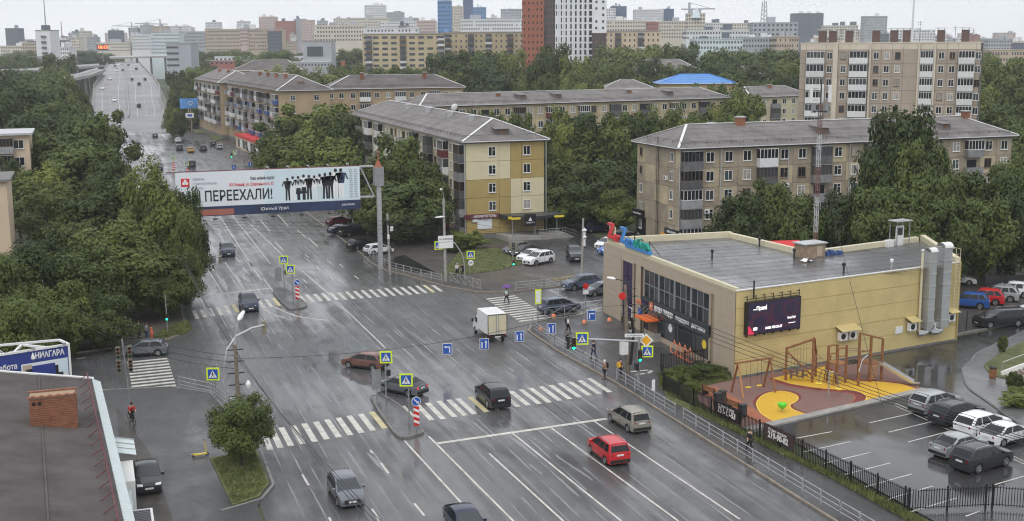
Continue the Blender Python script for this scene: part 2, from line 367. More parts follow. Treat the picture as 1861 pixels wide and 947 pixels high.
# ------------------------------------------------------------------ ground, roads, pavements
def sheet(name, pts, z, m, n_label=None):
    b = MB(); pts = [(p[0], p[1]) for p in pts]
    if sum(pts[i][0]*pts[(i+1)%len(pts)][1]-pts[(i+1)%len(pts)][0]*pts[i][1] for i in range(len(pts))) < 0: pts = pts[::-1]
    b.poly([(x, y, z) for x, y in pts]); return struct(name, b, m, n_label)
def slab(name, pts, z0, z1, m):
    b = MB(); b.prism([(p[0], p[1]) for p in pts], z0, z1); return struct(name, b, m)
def spline(pts, k=6, closed=False):
    pts = [Vector((p[0], p[1])) for p in pts]; n = len(pts); o = []
    for i in range(n if closed else n-1):
        p0 = pts[(i-1) % n] if closed or i > 0 else pts[i]; p1 = pts[i]; p2 = pts[(i+1) % n]; p3 = pts[(i+2) % n] if closed or i+2 < n else p2
        for j in range(k):
            t = j/k; o.append(.5*((2*p1)+(p2-p0)*t+(2*p0-5*p1+4*p2-p3)*t*t+(3*p1-p0-3*p2+p3)*t**3))
    if not closed: o.append(pts[-1])
    return o
def kerb(name, pts, wid=.18, z1=.14, m='kerb_stone', closed=False, step=1.0):
    # a row of kerb stones: one part each
    pts = [Vector((p[0], p[1])) for p in pts]
    if closed: pts.append(pts[0])
    o = bpy.data.objects.new(name, None); col.objects.link(o); o['kind'] = 'structure'
    b = MB()
    for a, c in zip(pts[:-1], pts[1:]):
        d = c-a; L = d.length
        if L < 1e-3: continue
        d /= L; nrm = Vector((-d.y, d.x)); k = max(1, round(L/step))
        for i in range(k):
            p = a+d*(L*i/k+.012); q = a+d*(L*(i+1)/k-.012) if L > .1 else c
            zz = z1+random.uniform(-.008, .008)
            b.prism([p-nrm*wid/2, q-nrm*wid/2, q+nrm*wid/2, p+nrm*wid/2], -.05, zz)
    k = b.build('kerb_stone', m, o); k['kind'] = 'stuff'
    return o
g = MB(); g.poly([(-4000, -300, -.06), (5000, -300, -.06), (5000, 7000, -.06), (-4000, 7000, -.06)]); struct('ground', g, 'far_green')
# the main carriageway: wide south of the junction, narrower north of it, with both mouths of the side street
RW = 41.3
road_pts = [(8.2, -20), (RW, -20), (RW, 92), (40.6, 104), (40.8, 113), (42.2, 115.5), (43.2, 116.6), (54, 119.2), (80, 123.5), (130, 131), (220, 146),
            (216, 172), (128, 148), (80, 139.5), (56, 134), (46, 132.4), (42, 133.4), (39.2, 138.4), (36.7, 146.6), (35, 151.5), (34.4, 158), (34.8, 165), (34.8, 300), (36, 330), (40.5, 352), (40, 372), (35.5, 392), (34.8, 440),
            (5, 440), (6.5, 330), (8.2, 240), (8.2, 128), (7.8, 124.5), (6.0, 122.2), (2.3, 120.7), (-3, 119.6), (-14, 117), (-90, 104),
            (-90, 92), (-14, 103.8), (-1.5, 105.4), (5.2, 104.2), (8.2, 101), (8.8, 96)]
sheet('road', road_pts, 0.0, 'road_asphalt')
# far carriageway climbing to the flyover over the railway
far_st = [(430, 6, 34.8, -.02), (500, 7.5, 37.5, 1.2), (570, 9, 40, 5.5), (640, 11, 42, 9.0), (800, 15, 47, 11.8), (940, 20, 52, 13.2), (1250, 35, 66, 13.4)]
_fr = []
for (pyy, lx, rx, dd) in ((214, 168, 296, 480), (200, 171, 296, 510), (182, 171, 290, 560), (158, 171, 289, 640), (140, 183, 277, 730), (126, 191, 263, 850), (118, 195, 256, 960), (110, 200, 249, 1200)):
    a = P(lx, pyy, dd); c = P(rx, pyy, dd); _fr.append((a, c))
b = MB(); pa, pc = Vector((4.0, 438, .012)), Vector((34.9, 438, .012))
for a, c in _fr:
    b.quad(pa, pc, c, a); pa, pc = a, c
struct('flyover_road', b, 'far_asphalt')
def far_road_pt(t, s):           # t 0..1 over the stations, s 0..1 across
    k = min(len(_fr)-2, int(t*(len(_fr)-1))); u = t*(len(_fr)-1)-k
    a = _fr[k][0].lerp(_fr[k+1][0], u); c = _fr[k][1].lerp(_fr[k+1][1], u); return a.lerp(c, s)
b = MB()
for i in range(len(_fr)-1):
    for e in (0, 1):
        p, q = _fr[i][e], _fr[i+1][e]
        b.add([p, q, q+Vector((0,0,1.1)), p+Vector((0,0,1.1))], [(0,1,2,3)]); dx = Vector((-.5 if e == 0 else .5, 0, 0))
        b.add([p+dx, q+dx, q+dx+Vector((0,0,1.1)), p+dx+Vector((0,0,1.1))], [(0,1,2,3)]); b.add([p+Vector((0,0,1.1)), q+Vector((0,0,1.1)), q+dx+Vector((0,0,1.1)), p+dx+Vector((0,0,1.1))], [(0,1,2,3)])
        b.add([p+dx, q+dx, Vector((q.x+dx.x*8, q.y, -.05)), Vector((p.x+dx.x*8, p.y, -.05))], [(0,1,2,3)])
struct('flyover_parapet', b, 'concrete')
b = MB()
for i in range(len(_fr)*3):
    t0, t1 = i/(len(_fr)*3), (i+1)/(len(_fr)*3)
    if t1 > .98: break
    p = far_road_pt(t0, .51); q = far_road_pt(t1, .51)
    b.beam(p+Vector((0,0,.4)), q+Vector((0,0,.4)), .5, .9)
for px0, px1, s in ():
    pass
struct('median_barrier', b, 'steel_pole')
b = MB()
for i in range(40):
    t0, t1 = i/40, (i+1)/40
    for s in (.12, .24, .37, .63, .76, .88):
        if s in (.37, .63, .12, .88) or i % 2:
            p = far_road_pt(t0, s)+Vector((0,0,.12)); q = far_road_pt(t1, s)+Vector((0,0,.12)); b.quad(p, p+Vector((.22,0,0)), q+Vector((.22,0,0)), q)
struct('flyover_marking', b, 'paint_white')
# pavements and verges
plaza = [(RW, -20), (RW, 92), (40.6, 104), (40.8, 113), (42.2, 115.5), (43.2, 116.6), (51.5, 118.5), (66, 121.3), (66, 117), (51.3, 116), (51.3, 89.6), (44.4, 88.0), (44.0, 83), (44.7, 76), (45.9, 64), (46.8, -20)]
slab('pavement', plaza, -.05, .12, 'walk_asphalt')
kerb('kerb', [(RW, 30), (RW, 92), (40.6, 104), (40.8, 113), (42.2, 115.5), (43.2, 116.6), (54, 119.2), (80, 123.5), (110, 128)])
slab('verge', [(43.3, 40), (45.75, 40), (45.2, 66), (44.2, 76), (43.4, 83), (43.0, 86.5), (44.6, 88.0), (44.0, 83), (44.7, 76), (45.95, 64), (46.6, 40)], -.05, .15, 'grass_ground')
slab('fence_bed', [(43.6, 84.0), (45.0, 84.0), (45.3, 88.0), (51.2, 89.5), (51.2, 94.6), (46.6, 94.0), (44.2, 90), (43.6, 87.5)], -.05, .16, 'grass_ground')
corner = [(34.8, 300), (34.8, 165), (34.4, 158), (35, 151.5), (36.7, 146.6), (39.2, 138.4), (42, 133.4), (46, 132.4), (56, 134), (80, 139.5), (128, 148), (128, 152), (77, 151), (52.4, 170), (52.4, 300)]
slab('forecourt', corner, -.05, .11, 'yard_dirt')
sheet('forecourt', [(34.6, 296), (53, 296), (60, 330), (52, 470), (36, 505), (34.6, 440)], -.03, 'side_asphalt')
slab('lawn', [G(345, 236), G(400, 232), G(415, 238), G(360, 243)], -.05, .1, 'grass_ground'); slab('lawn', [G(378, 246), G(405, 243), G(418, 250), G(392, 256)], -.05, .1, 'grass_ground')
kerb('kerb', [(34.8, 290), (34.8, 165), (34.4, 158), (35, 151.5), (36.7, 146.6), (39.2, 138.4), (42, 133.4), (46, 132.4), (56, 134), (80, 139.5), (110, 145)])
sheet('pavement_patch', [G(676, 478), G(735, 465), G(792, 497), G(755, 497)], .125, 'lot_asphalt')
sheet('forecourt_lane', [(57.5, 137), (59, 170), (64.5, 172), (66, 190), (72, 190), (71, 160), (77, 151), (90, 150), (90, 142.5)], .118, 'side_asphalt')
slab('lawn', [G(800, 503), G(838, 455), G(900, 452), G(962, 474), G(945, 483), G(900, 494), G(850, 500)], -.05, .17, 'grass_ground')
slab('lawn', [G(1000, 508), G(1065, 498), G(1072, 505), G(1045, 515), G(1010, 513)], -.05, .16, 'dry_grass')
northwest = [(8.2, 240), (8.2, 128), (7.8, 124.5), (6.0, 122.2), (2.3, 120.7), (-3, 119.6), (-14, 117), (-90, 104), (-90, 300), (6.5, 300)]
slab('verge', northwest, -.05, .12, 'ground_mix')
kerb('kerb', [(8.2, 230), (8.2, 128), (7.8, 124.5), (6.0, 122.2), (2.3, 120.7), (-3, 119.6), (-14, 117)])
slab('lawn', [G(300, 600), G(340, 585), G(349, 598), G(335, 608), G(305, 615), G(270, 622)], -.05, .15, 'grass_ground')
southwest = [(-14, 103.8), (-1.5, 105.4), (5.2, 104.2), (8.2, 101), (8.8, 96), (10.2, 87.5), (10.0, 77.5), (8.9, 75.2), (8.5, 74.0), (8.25, 60), (8.25, -20), (-30, -20)]
slab('pavement', southwest, -.05, .1, 'walk_asphalt')
kerb('kerb', [(-14, 103.8), (-1.5, 105.4), (5.2, 104.2), (8.2, 101), (8.8, 96), (10.2, 87.5), (10.0, 77.5), (8.9, 75.2), (6.2, 74.0)], m='kerb_grey')
slab('lawn', [(6.5, 84.2), (8.7, 84.6), (9.9, 86.8), (9.8, 77.8), (8.8, 75.5), (7.0, 74.6)], -.05, .17, 'grass_ground')
sheet('yard_strip', [(.6, 100), (2.6, 87), (3.3, 73.6), (3.0, 40), (.4, 40)], .104, 'yard_dirt')
# car park, side lane and gravel yard east of the shop
slab('car_park', [(47.2, 77.0), (64.5, 80.8), (66.3, 92.3), (79.0, 94.5), (79.6, 95.8), (110, 102), (110, 60), (70, 40), (47.0, 40), (46.9, 64)], -.05, .06, 'lot_asphalt')
slab('paved_path', [tuple(p) for p in spline([(78.5, 90.6), (74.5, 87.6), (72.0, 85.6), (70.0, 83.0), (68.3, 80.3), (67.2, 77), (65.6, 72), (64, 66)])]+[(66.5, 66), (68.3, 72)]+[(70.5, 76.5), (74, 79.5), (78, 79), (92, 90), (92, 98)], -.05, .16, 'paving_wet')
kerb('kerb', spline([(92, 97.6), (78.5, 90.6), (74.5, 87.6), (72.0, 85.6), (70.0, 83.0), (68.3, 80.3), (67.2, 77), (65.6, 72), (64, 66)]), m='kerb_grey')
slab('lawn', spline([(75.5, 86.6), (73.6, 84.6), (72.8, 82.6), (73.6, 81.2), (77, 82.0), (90, 92), (84, 91.5)], closed=True), -.05, .22, 'grass_ground')
slab('lawn', [(71.2, 78.6), (73.5, 78.2), (80, 79), (80, 66), (66.6, 66), (68.6, 72.5)], -.05, .2, 'dry_grass')
slab('gravel_yard', [(79.8, 96.6), (110, 103), (125, 125), (84, 120), (82, 108)], -.05, .1, 'yard_dirt')
kerb('kerb', [(79.6, 96.2), (81.5, 97.0), (95, 99.6), (112, 103)], m='kerb_grey')
# the rubber playground
plg = [(45.4, 87.9), (51.3, 89.4), (66.4, 92.2), (64.5, 81.6), (47.5, 77.8), (45.0, 77.2)]
slab('playground', plg, -.05, .16, 'rubber_brown')
def pz(pts): return [(lambda v: (v.x, v.y))(G(1280+x/4.431, 600+y/4.431, .16)) for x, y in pts]
def pl(name, pts, z, m, k=5):
    sheet(name, spline(pz(pts), k, True) if k else pz(pts), z, m)
pl('rubber_strip', [(-60, 480), (20, 450), (90, 455), (345, 600), (575, 742), (480, 770), (300, 700)], .164, 'rubber_red', 0)
def stroke(name, pts, wid, z, m):
    p = spline(pz(pts), 6); b = MB(); nn = []
    for i in range(len(p)):
        d = (p[min(i+1, len(p)-1)]-p[max(i-1, 0)]).normalized(); nn.append(Vector((-d.y, d.x))*wid/2)
    for i in range(len(p)-1):
        a, c = p[i], p[i+1]
        b.quad((a.x-nn[i].x, a.y-nn[i].y, z), (c.x-nn[i+1].x, c.y-nn[i+1].y, z), (c.x+nn[i+1].x, c.y+nn[i+1].y, z), (a.x+nn[i].x, a.y+nn[i].y, z))
    struct(name, b, m)
low = [(545, 388), (600, 402), (700, 432), (800, 449), (950, 470), (1100, 480), (1200, 487), (1270, 507), (1307, 540), (1285, 575), (1222, 608)]
lowo = [(1070, 636), (1140, 606), (1195, 572), (1214, 540), (1180, 512), (1100, 500), (950, 488), (780, 470), (640, 442), (560, 415), (500, 385)]
top = [(1745, 490), (1690, 470), (1600, 440), (1540, 431), (1400, 416), (1250, 411), (1150, 396), (1060, 360), (1000, 322), (968, 292)]
topo = [(1008, 288), (1030, 322), (1080, 354), (1150, 382), (1250, 398), (1400, 404), (1560, 420), (1690, 455), (1775, 488)]
def sp(pts): return [(v.x, v.y) for v in spline(pz(pts), 5)]
sheet('rubber_band', sp(low)+sp(lowo), .168, 'rubber_maroon')
sheet('rubber_band', sp(top)+sp(topo), .168, 'rubber_maroon')
sheet('rubber_field', sp(low)+pz([(1745, 490)])+sp(top)[1:], .172, 'rubber_yellow')
blob = [(575, 742), (470, 680), (428, 625), (425, 580), (465, 530), (530, 502), (620, 491), (700, 506), (746, 530), (752, 560), (722, 585), (690, 602), (702, 632), (770, 662), (850, 685)]
blobo = [(440, 655), (395, 600), (398, 560), (450, 515), (530, 490), (630, 482), (720, 494), (772, 522), (780, 556), (745, 582), (716, 600), (728, 626), (800, 658), (885, 682), (850, 686)]
sheet('rubber_band', sp(blobo)+sp(blob)[::-1], .168, 'rubber_maroon')
sheet('rubber_field', sp(blob), .172, 'rubber_yellow')
for ln in (low, top, blob): stroke('rubber_line', ln, .09, .177, 'rubber_line')
for ln in (lowo, topo): stroke('rubber_line', ln, .08, .1745, 'rubber_pink')
slab('playground_step', [(45.0, 77.2), (47.5, 77.8), (64.5, 81.6), (64.9, 80.9), (47.6, 77.0), (45.1, 76.5)], -.05, .2, 'concrete')
# ------------------------------------------------------------------ painted markings
def crosswalk(lists, wid=.45, z=.006, m='paint_white', along='x', label=None):
    o = bpy.data.objects.new('crosswalk', None); col.objects.link(o); o['kind'] = 'structure'
    if label: o['label'] = label
    i = 0
    for org, s, raw, mm in lists:
        for (a, b_, c, d) in raw:
            p = G(org[0]+a/s, org[1]+b_/s); q = G(org[0]+c/s, org[1]+d/s); b = MB()
            off = Vector((wid, 0, 0)) if along == 'x' else Vector((0, wid, 0))
            for v in (p, q): v.z = z
            if along == 'x': q.x = p.x+(q.x-p.x)*.3
            b.quad(q, q+off, p+off, p); b.build('stripe', mm); bpy.data.objects[-1] if 0 else None
            ob = col.objects[-1]; ob.parent = o
    return o
W_, Y_ = 'paint_white', 'paint_yellow'
crosswalk([((480,680),6.203,[(55,628,140,838),(160,605,280,812),(290,583,412,790),(417,560,550,765),(550,540,682,738),(675,515,822,715),(803,495,950,690),(925,472,1080,665),(1055,452,1210,640)],W_),
  ((480,680),6.203,[(1180,428,1345,613)],Y_), ((480,680),6.203,[(-40,668,10,860)],W_),
  ((740,660),4.6525,[(-65,365,80,497),(60,352,195,485),(148,338,290,475),(243,322,385,457),(328,312,478,445),(405,302,555,433)],W_), ((740,660),4.6525,[(508,288,655,415)],Y_),
  ((740,660),4.6525,[(595,275,745,400),(682,262,835,387),(768,250,922,372),(853,238,1010,358),(940,225,1102,347),(1020,212,1190,336),(1110,200,1270,320),(1190,187,1358,306),(1270,173,1440,290),(1355,160,1527,275),(1438,148,1605,262),(1518,132,1690,248)],W_)], label='near zebra crossing over the wide wet road')
crosswalk([((540,480),6.203,[(0,352,70,436),(85,345,165,428),(178,338,258,420),(263,330,350,415),(352,323,440,408),(443,320,535,403),(535,313,625,395),(625,305,712,388),(713,298,805,382),(803,290,898,375),(890,283,985,367),(978,275,1075,358),(1065,268,1168,353),(1155,263,1252,347),(1238,255,1345,340),(1325,245,1425,330)],W_),
  ((540,480),6.203,[(1408,237,1515,322)],Y_), ((540,480),6.203,[(1510,240,1605,310)],W_),
  ((340,500),7.158,[(62,465,120,570),(163,452,222,552),(265,435,325,538),(370,420,430,522),(472,402,535,503)],W_), ((340,500),7.158,[(575,385,640,488)],Y_), ((340,500),7.158,[(680,370,745,470),(785,354,855,455),(910,335,985,432),(1005,318,1080,417)],W_), ((340,500),7.158,[(1100,300,1190,402)],Y_)], .42, label='far zebra crossing beyond the junction')
b = None
def side_stripes(x0, x1, y0, y1, n, label, dx0=0.0, skew=0.0):
    o = bpy.data.objects.new('crosswalk', None); col.objects.link(o); o['kind'] = 'structure'; o['label'] = label
    for i in range(n):
        y = y0+(y1-y0)*i/(n-1); b = MB(); s = dx0*i/(n-1)
        b.quad((x0+s, y-.25, .006), (x1+s, y-.25+skew, .006), (x1+s, y+.25+skew, .006), (x0+s, y+.25, .006)); b.build('stripe', W_, o)
side_stripes(2.0, 5.6, 104.7, 114.4, 10, 'zebra crossing over the left side street', -.1, .2)
side_stripes(41.4, 45.2, 117.6, 129.6, 12, 'zebra crossing over the right side street', .3, .7)
side_stripes(-1, -1.4, 0, 0.1, 2, 'x') if 0 else None
mk = {}
def mark(a, c, wid=.14, m='paint_white', z=.005, name='lane_marking'):
    p, q = G(*a), G(*c); d = (q-p); d.z = 0; d.normalize(); nrm = Vector((-d.y, d.x, 0))*wid/2; b = mk.setdefault((name, m), MB())
    p.z = q.z = z
    b.quad(p-nrm, q-nrm, q+nrm, p+nrm)
for a, c in [((1079,765),(1345,944)),((1002,778),(1233,947)),((931,787),(1129,947)),((889,824),(1027,950)),((779,793),(936,950)),((735,801),(866,944))]: mark(a, c, .15)
mark((795,806),(1103,761),.42, z=.007)
mark((330,543),(490,524),.4, z=.007)
for a, c in [((393.8,384.5),(475,509.6)),((334.7,474),(366.8,538)),((358,459),(405,533)),((409,477),(444.5,526)),((418,386),(492,480)),((478,505),(497,530)),((536,481),(600,536)),((620,555),(700,632)),((455,408),(520,470))]: mark(a, c, .13)
for a, c in [((549,862),(561,882)),((692,841),(706,860)),((673,818),(677,824)),((622,853),(627,858)),((676,925),(690,947)),((753,915),(771,937)),((598,940),(601,947)),((440,500),(446,508)),((452,475),(459,485)),((554,462),(562,469)),((575,485),(582,491)),((595,473),(602,479)),((617,480),(624,486)),((600,503),(606,509)),((644,501),(652,507)),((551,508),(558,514)),((505,390),(524,412)),((540,418),(556,432)),((495,375),(503,384)),((473,400),(490,420)),((500,440),(514,454)),((560,432),(577,448)),((362,432),(380,455)),((350,405),(362,425)),((375,470),(388,492)),((505,362),(521,376)),((345,478),(355,500))]: mark(a, c, .16)
# guide lines of the turn
for pts in ([(480,562),(490,569),(505,575),(520,578)], [(500,558),(515,566),(540,575),(575,580),(600,583)]):
    for a, c in zip(pts[:-1], pts[1:]): mark(a, c, .35, 'paint_worn')
for a, c in [((1040,552),(1126,541)),((985,545),(1030,540)),((1010,584),(1126,548)),((140,652),(155,650))]: mark(a, c, .2)
mark((1135,606),(1175,603),.3); mark((1135,608),(1180,611),.18)
# car-park bays
for a, c in [((1425,802),(1512,786)),((1460,823),(1546,804)),((1497,844),(1581,824)),((1535,864),(1618,843)),((1571,887),(1657,863)),((1610,910),(1695,885)),((1655,932),(1738,907)),((1755,940),(1780,931)),((1580,770),(1656,753)),((1615,787),(1692,768)),((1650,805),(1745,780)),((1687,824),(1710,818)),((1725,844),(1745,838)),((1765,863),(1838,840)),((1806,883),(1861,867))]: mark(a, c, .12, z=.067, name='bay_marking')
for a, c in [((1621,736),(1740,790)),((1627,734),(1745,787)),((1828,829),(1861,845)),((1832,826),(1861,840))]: mark(a, c, .1, z=.0665, name='bay_marking')
# painted arrows on the forecourt
for a, c in [((1146,678),(1178,675)),((1155,684),(1172,681)),((1178,681),(1185,676))]: mark(a, c, .3, z=.127, name='pavement_marking')
for (nm, m), b in mk.items(): struct(nm, b, m)
# wheel tracks holding rain water
mat('water_film', (.13, .13, .132), .1, spec=.8, bump=.25, bscale=7.0)
b = MB()
for (a, c, wd) in [((540,483),(700,632),.5),((558,480),(728,630),.45),((585,480),(760,640),.4),((620,484),(800,650),.35),((700,632),(832,748),.55),((728,630),(850,735),.5),((760,640),(960,790),.4),((832,748),(985,862),.6),((850,735),(1130,947),.55),((960,790),(1120,905),.5),((1040,765),(1180,862),.5),((1190,830),(1300,915),.9),((640,790),(760,925),.7),((590,765),(690,900),.6),((505,625),(610,740),.4),((540,640),(625,740),.35),((345,420),(440,560),.4),((375,400),(470,520),.4),((215,140),(215,141),.1)]:
    p, q = G(*a), G(*c); L = (q-p).length
    if L < 2: continue
    n = max(6, int(L/.7)); r_ = random.Random(int(L*10)); ph = r_.random()*9; prev = None
    for i in range(n+1):
        c_ = p.lerp(q, i/n); k = .5+.5*sin(i*.37+ph)*cos(i*.11+ph*2)+r_.uniform(-.25, .25); h_ = max(0, wd*.26*(k-.2)); c_ = c_+Vector((.05*sin(i*.5+ph)+r_.uniform(-.04, .04), 0, .003))
        if h_ < .02: prev = None; continue
        if prev: b.quad((prev[0].x-prev[1], prev[0].y, .003), (prev[0].x+prev[1], prev[0].y, .003), (c_.x+h_, c_.y, .003), (c_.x-h_, c_.y, .003)) if c_.y > prev[0].y else b.quad((c_.x-h_, c_.y, .003), (c_.x+h_, c_.y, .003), (prev[0].x+prev[1], prev[0].y, .003), (prev[0].x-prev[1], prev[0].y, .003))
        prev = (c_, h_)
rw = random.Random(21)
for xk in [9.6, 10.9, 12.2, 13.1, 14.3, 15.6, 16.5, 17.8, 19.0, 22.6, 23.6, 24.9, 26.1, 27.0, 28.4, 29.3, 30.6, 31.8, 33.1, 34.2, 35.6, 37.0, 38.4, 39.9]:
    y = 42.0; ph = rw.random()*9; top_y = 300 if xk < 33.5 else 112; wd = rw.uniform(.03, .09)
    while y < top_y:
        ln = rw.uniform(8, 40)*(1 if y < 150 else 2); st = .8; pr_ = None
        while ln > 0 and y < top_y:
            h_ = wd*max(.15, .6+.5*sin(y*.8+ph)+rw.uniform(-.35, .35))*(1 if y < 140 else 1.5); cx_ = xk+.12*sin(y*.045+ph)+rw.uniform(-.02, .02)
            if pr_ and not (xk > 20 and xk < 23 and (84 < y < 96 or 131 < y < 144)): b.quad((pr_[0]-pr_[2], pr_[1], .0032), (pr_[0]+pr_[2], pr_[1], .0032), (cx_+h_, y, .0032), (cx_-h_, y, .0032))
            pr_ = (cx_, y, h_); y += st; ln -= st
        y += rw.uniform(1, 7)
struct('rain_water', b, 'water_film')
# traffic islands
for nm, pts in (('traffic_island', [(675,725),(683,722),(697,722),(720,735),(745,757),(768,785),(760,791),(738,797),(722,793),(700,765)]), ('traffic_island', [(497,532),(505,526),(518,526),(532,535),(556,553),(552,560),(535,563),(522,560)])):
    w_ = [G(*p) for p in pts]; slab(nm, spline(w_, 4, True), -.05, .15, 'walk_asphalt'); kerb('kerb', spline(w_, 3, True), .16, .17, 'concrete_dark', True, .8)
# ------------------------------------------------------------------ apartment blocks
def window_mesh(w_, h_, kind):
    def fn():
        b = MB(); t = .07; d = .06
        b.box(-w_/2, -w_/2+t, -d, 0, 0, h_); b.box(w_/2-t, w_/2, -d, 0, 0, h_); b.box(-w_/2+t, w_/2-t, -d, 0, 0, t); b.box(-w_/2+t, w_/2-t, -d, 0, h_-t, h_)
        b.box(-.03, .04, -d+.005, 0, t, h_-t)
        if kind == 1: b.box(.04, w_/2-t, -d+.005, 0, h_*.62, h_*.62+.05)
        b.box(-w_/2-.06, w_/2+.06, -.14, 0, -.07, -.005)
        return b.mesh('window', 'frame_white')
    return cached(('win', round(w_, 2), round(h_, 2), kind), fn)
def pane_mesh(w_, h_):
    def fn():
        b = MB(); b.box(-w_/2+.065, -.025, -.03, -.012, .065, h_-.065); b.box(.035, w_/2-.065, -.03, -.012, .065, h_-.065); return b.mesh('pane', 'glass_dark')
    return cached(('pane', round(w_, 2), round(h_, 2)), fn)
def xf(me_key, fn): return cached(me_key, fn)
class Face:   # a wall plane of a building: origin, rotation about z; local x along, -y outwards
    def __init__(s, root, ox, oy, rz): s.root = root; s.ox = ox; s.oy = oy; s.rz = rz
    def at(s, x, z, out=0.0): return (s.ox+x*cos(s.rz)+out*sin(s.rz), s.oy+x*sin(s.rz)-out*cos(s.rz), z)
    def put(s, name, me, x, z, out=0.0, material=None, parent=None):
        o = put(name, me, parent or s.root, s.at(x, z, out), s.rz, material) if parent is None else put(name, me, parent, None, 0, material)
        return o
    def window(s, x, z, w_=1.3, h_=1.4, brown=.15, small=False):
        k = random.randint(0, 1); r = random.random()
        f = s.put('window', window_mesh(w_, h_, k), x, z, .085, 'frame_brown' if r < brown*.6 else ('frame_wood' if r < brown else 'frame_white'))
        put('pane', pane_mesh(w_, h_), f, None, 0, random.choice(['glass_dark', 'glass_dark', 'glass_grey', 'glass_curtain']))
        return f
    def panel(s, x0, x1, z0, z1, m):
        w_, h_ = round(x1-x0, 2), round(z1-z0, 2)
        def fn():
            b = MB(); g_ = .025; b.box(-w_/2+g_, w_/2-g_, -.08, 0, g_, h_-g_); return b.mesh('wall_panel', 'concrete')
        return s.put('wall_panel', cached(('panel', w_, h_), fn), (x0+x1)/2, z0, 0, m)
    def balcony(s, x, z, w_=3.0, kind=None, d=.95):
        kind = kind or random.choice(['open', 'glz', 'glz', 'glzd', 'dark', 'grey'])
        def fn():
            b = MB(); b.box(-w_/2, w_/2, -d, 0, -.14, 0); b.box(-w_/2, w_/2, -d, -d+.06, .003, 1.02); b.box(-w_/2, -w_/2+.05, -d+.063, 0, .003, 1.02); b.box(w_/2-.05, w_/2, -d+.063, 0, .003, 1.02); return b.mesh('balcony', 'board_white')
        pm = {'open': 'board_grey', 'glz': random.choice(['board_white', 'board_white', 'board_white', 'board_grey', 'board_grey', 'board_maroon']), 'glzd': 'board_dark', 'dark': 'board_dark', 'grey': 'board_grey', 'white': 'board_white', 'maroon': 'board_maroon', 'nine': 'board_white', 'blue': 'board_blue'}[kind]
        o = s.put('balcony', cached(('balc', w_, d), fn), x, z, .085, pm)
        def gl(n=5, hh=1.45):
            b = MB(); z0 = 1.024; z1 = z0+hh
            b.box(-w_/2+.01, w_/2-.01, -d+.01, -d+.07, z0, z0+.08); b.box(-w_/2+.01, w_/2-.01, -d+.01, -d+.07, z1-.08, z1)
            for i in range(n+1):
                xx = -w_/2+.01+(w_-.09)*i/n; b.box(xx, xx+.07, -d+.012, -d+.068, z0+.08, z1-.08)
            for sx in (-1, 1):
                x0 = sx*(w_/2-.045); b.box(x0-.035, x0+.035, -d+.072, 0, z0, z0+.08); b.box(x0-.035, x0+.035, -d+.072, 0, z1-.08, z1)
            return b.mesh('glazing', 'frame_white')
        def gp(hh=1.45):
            b = MB(); z0 = 1.1; z1 = 1.024+hh-.07; b.box(-w_/2+.05, w_/2-.05, -d+.03, -d+.045, z0, z1); b.box(-w_/2+.03, -w_/2+.045, -d+.05, -.02, z0, z1); b.box(w_/2-.045, w_/2-.03, -d+.05, -.02, z0, z1); return b.mesh('pane', 'glass_dark')
        def rf():
            b = MB(); b.box(-w_/2-.05, w_/2+.05, -d-.08, 0, 2.48, 2.53); return b.mesh('balcony_roof', 'zinc')
        if kind != 'open':
            put('glazing', cached(('glz', w_, d), gl), o, None, 0, 'frame_white' if kind in ('glz', 'white', 'maroon', 'nine', 'blue') else ('board_dark' if kind == 'dark' else 'frame_brown'))
            put('pane', cached(('glp', w_, d), gp), o, None, 0, random.choice(['glass_dark', 'glass_dark', 'glass_grey']))
            if random.random() < .6: put('balcony_roof', cached(('brf', w_, d), rf), o)
        else:
            def dr():
                b = MB(); b.box(-.9, .9, -.03, 0, .05, 2.1); return b.mesh('balcony_door', 'glass_dark')
            put('balcony_door', cached('bdoor', dr), o)
        return o
    def aircon(s, x, z):
        def fn():
            b = MB(); b.box(-.4, .4, -.36, -.06, 0, .55); b.mi = 1; b.cyl((-.08, -.365, .28), (-.08, -.372, .28), .2, n=12); b.mi = 0; b.box(-.3, -.25, -.3, 0, -.1, 0); b.box(.25, .3, -.3, 0, -.1, 0); return b.mesh('air_conditioner', ['white_metal', 'dark_metal'])
        return s.put('air_conditioner', cached('aircon', fn), x, z, .085)
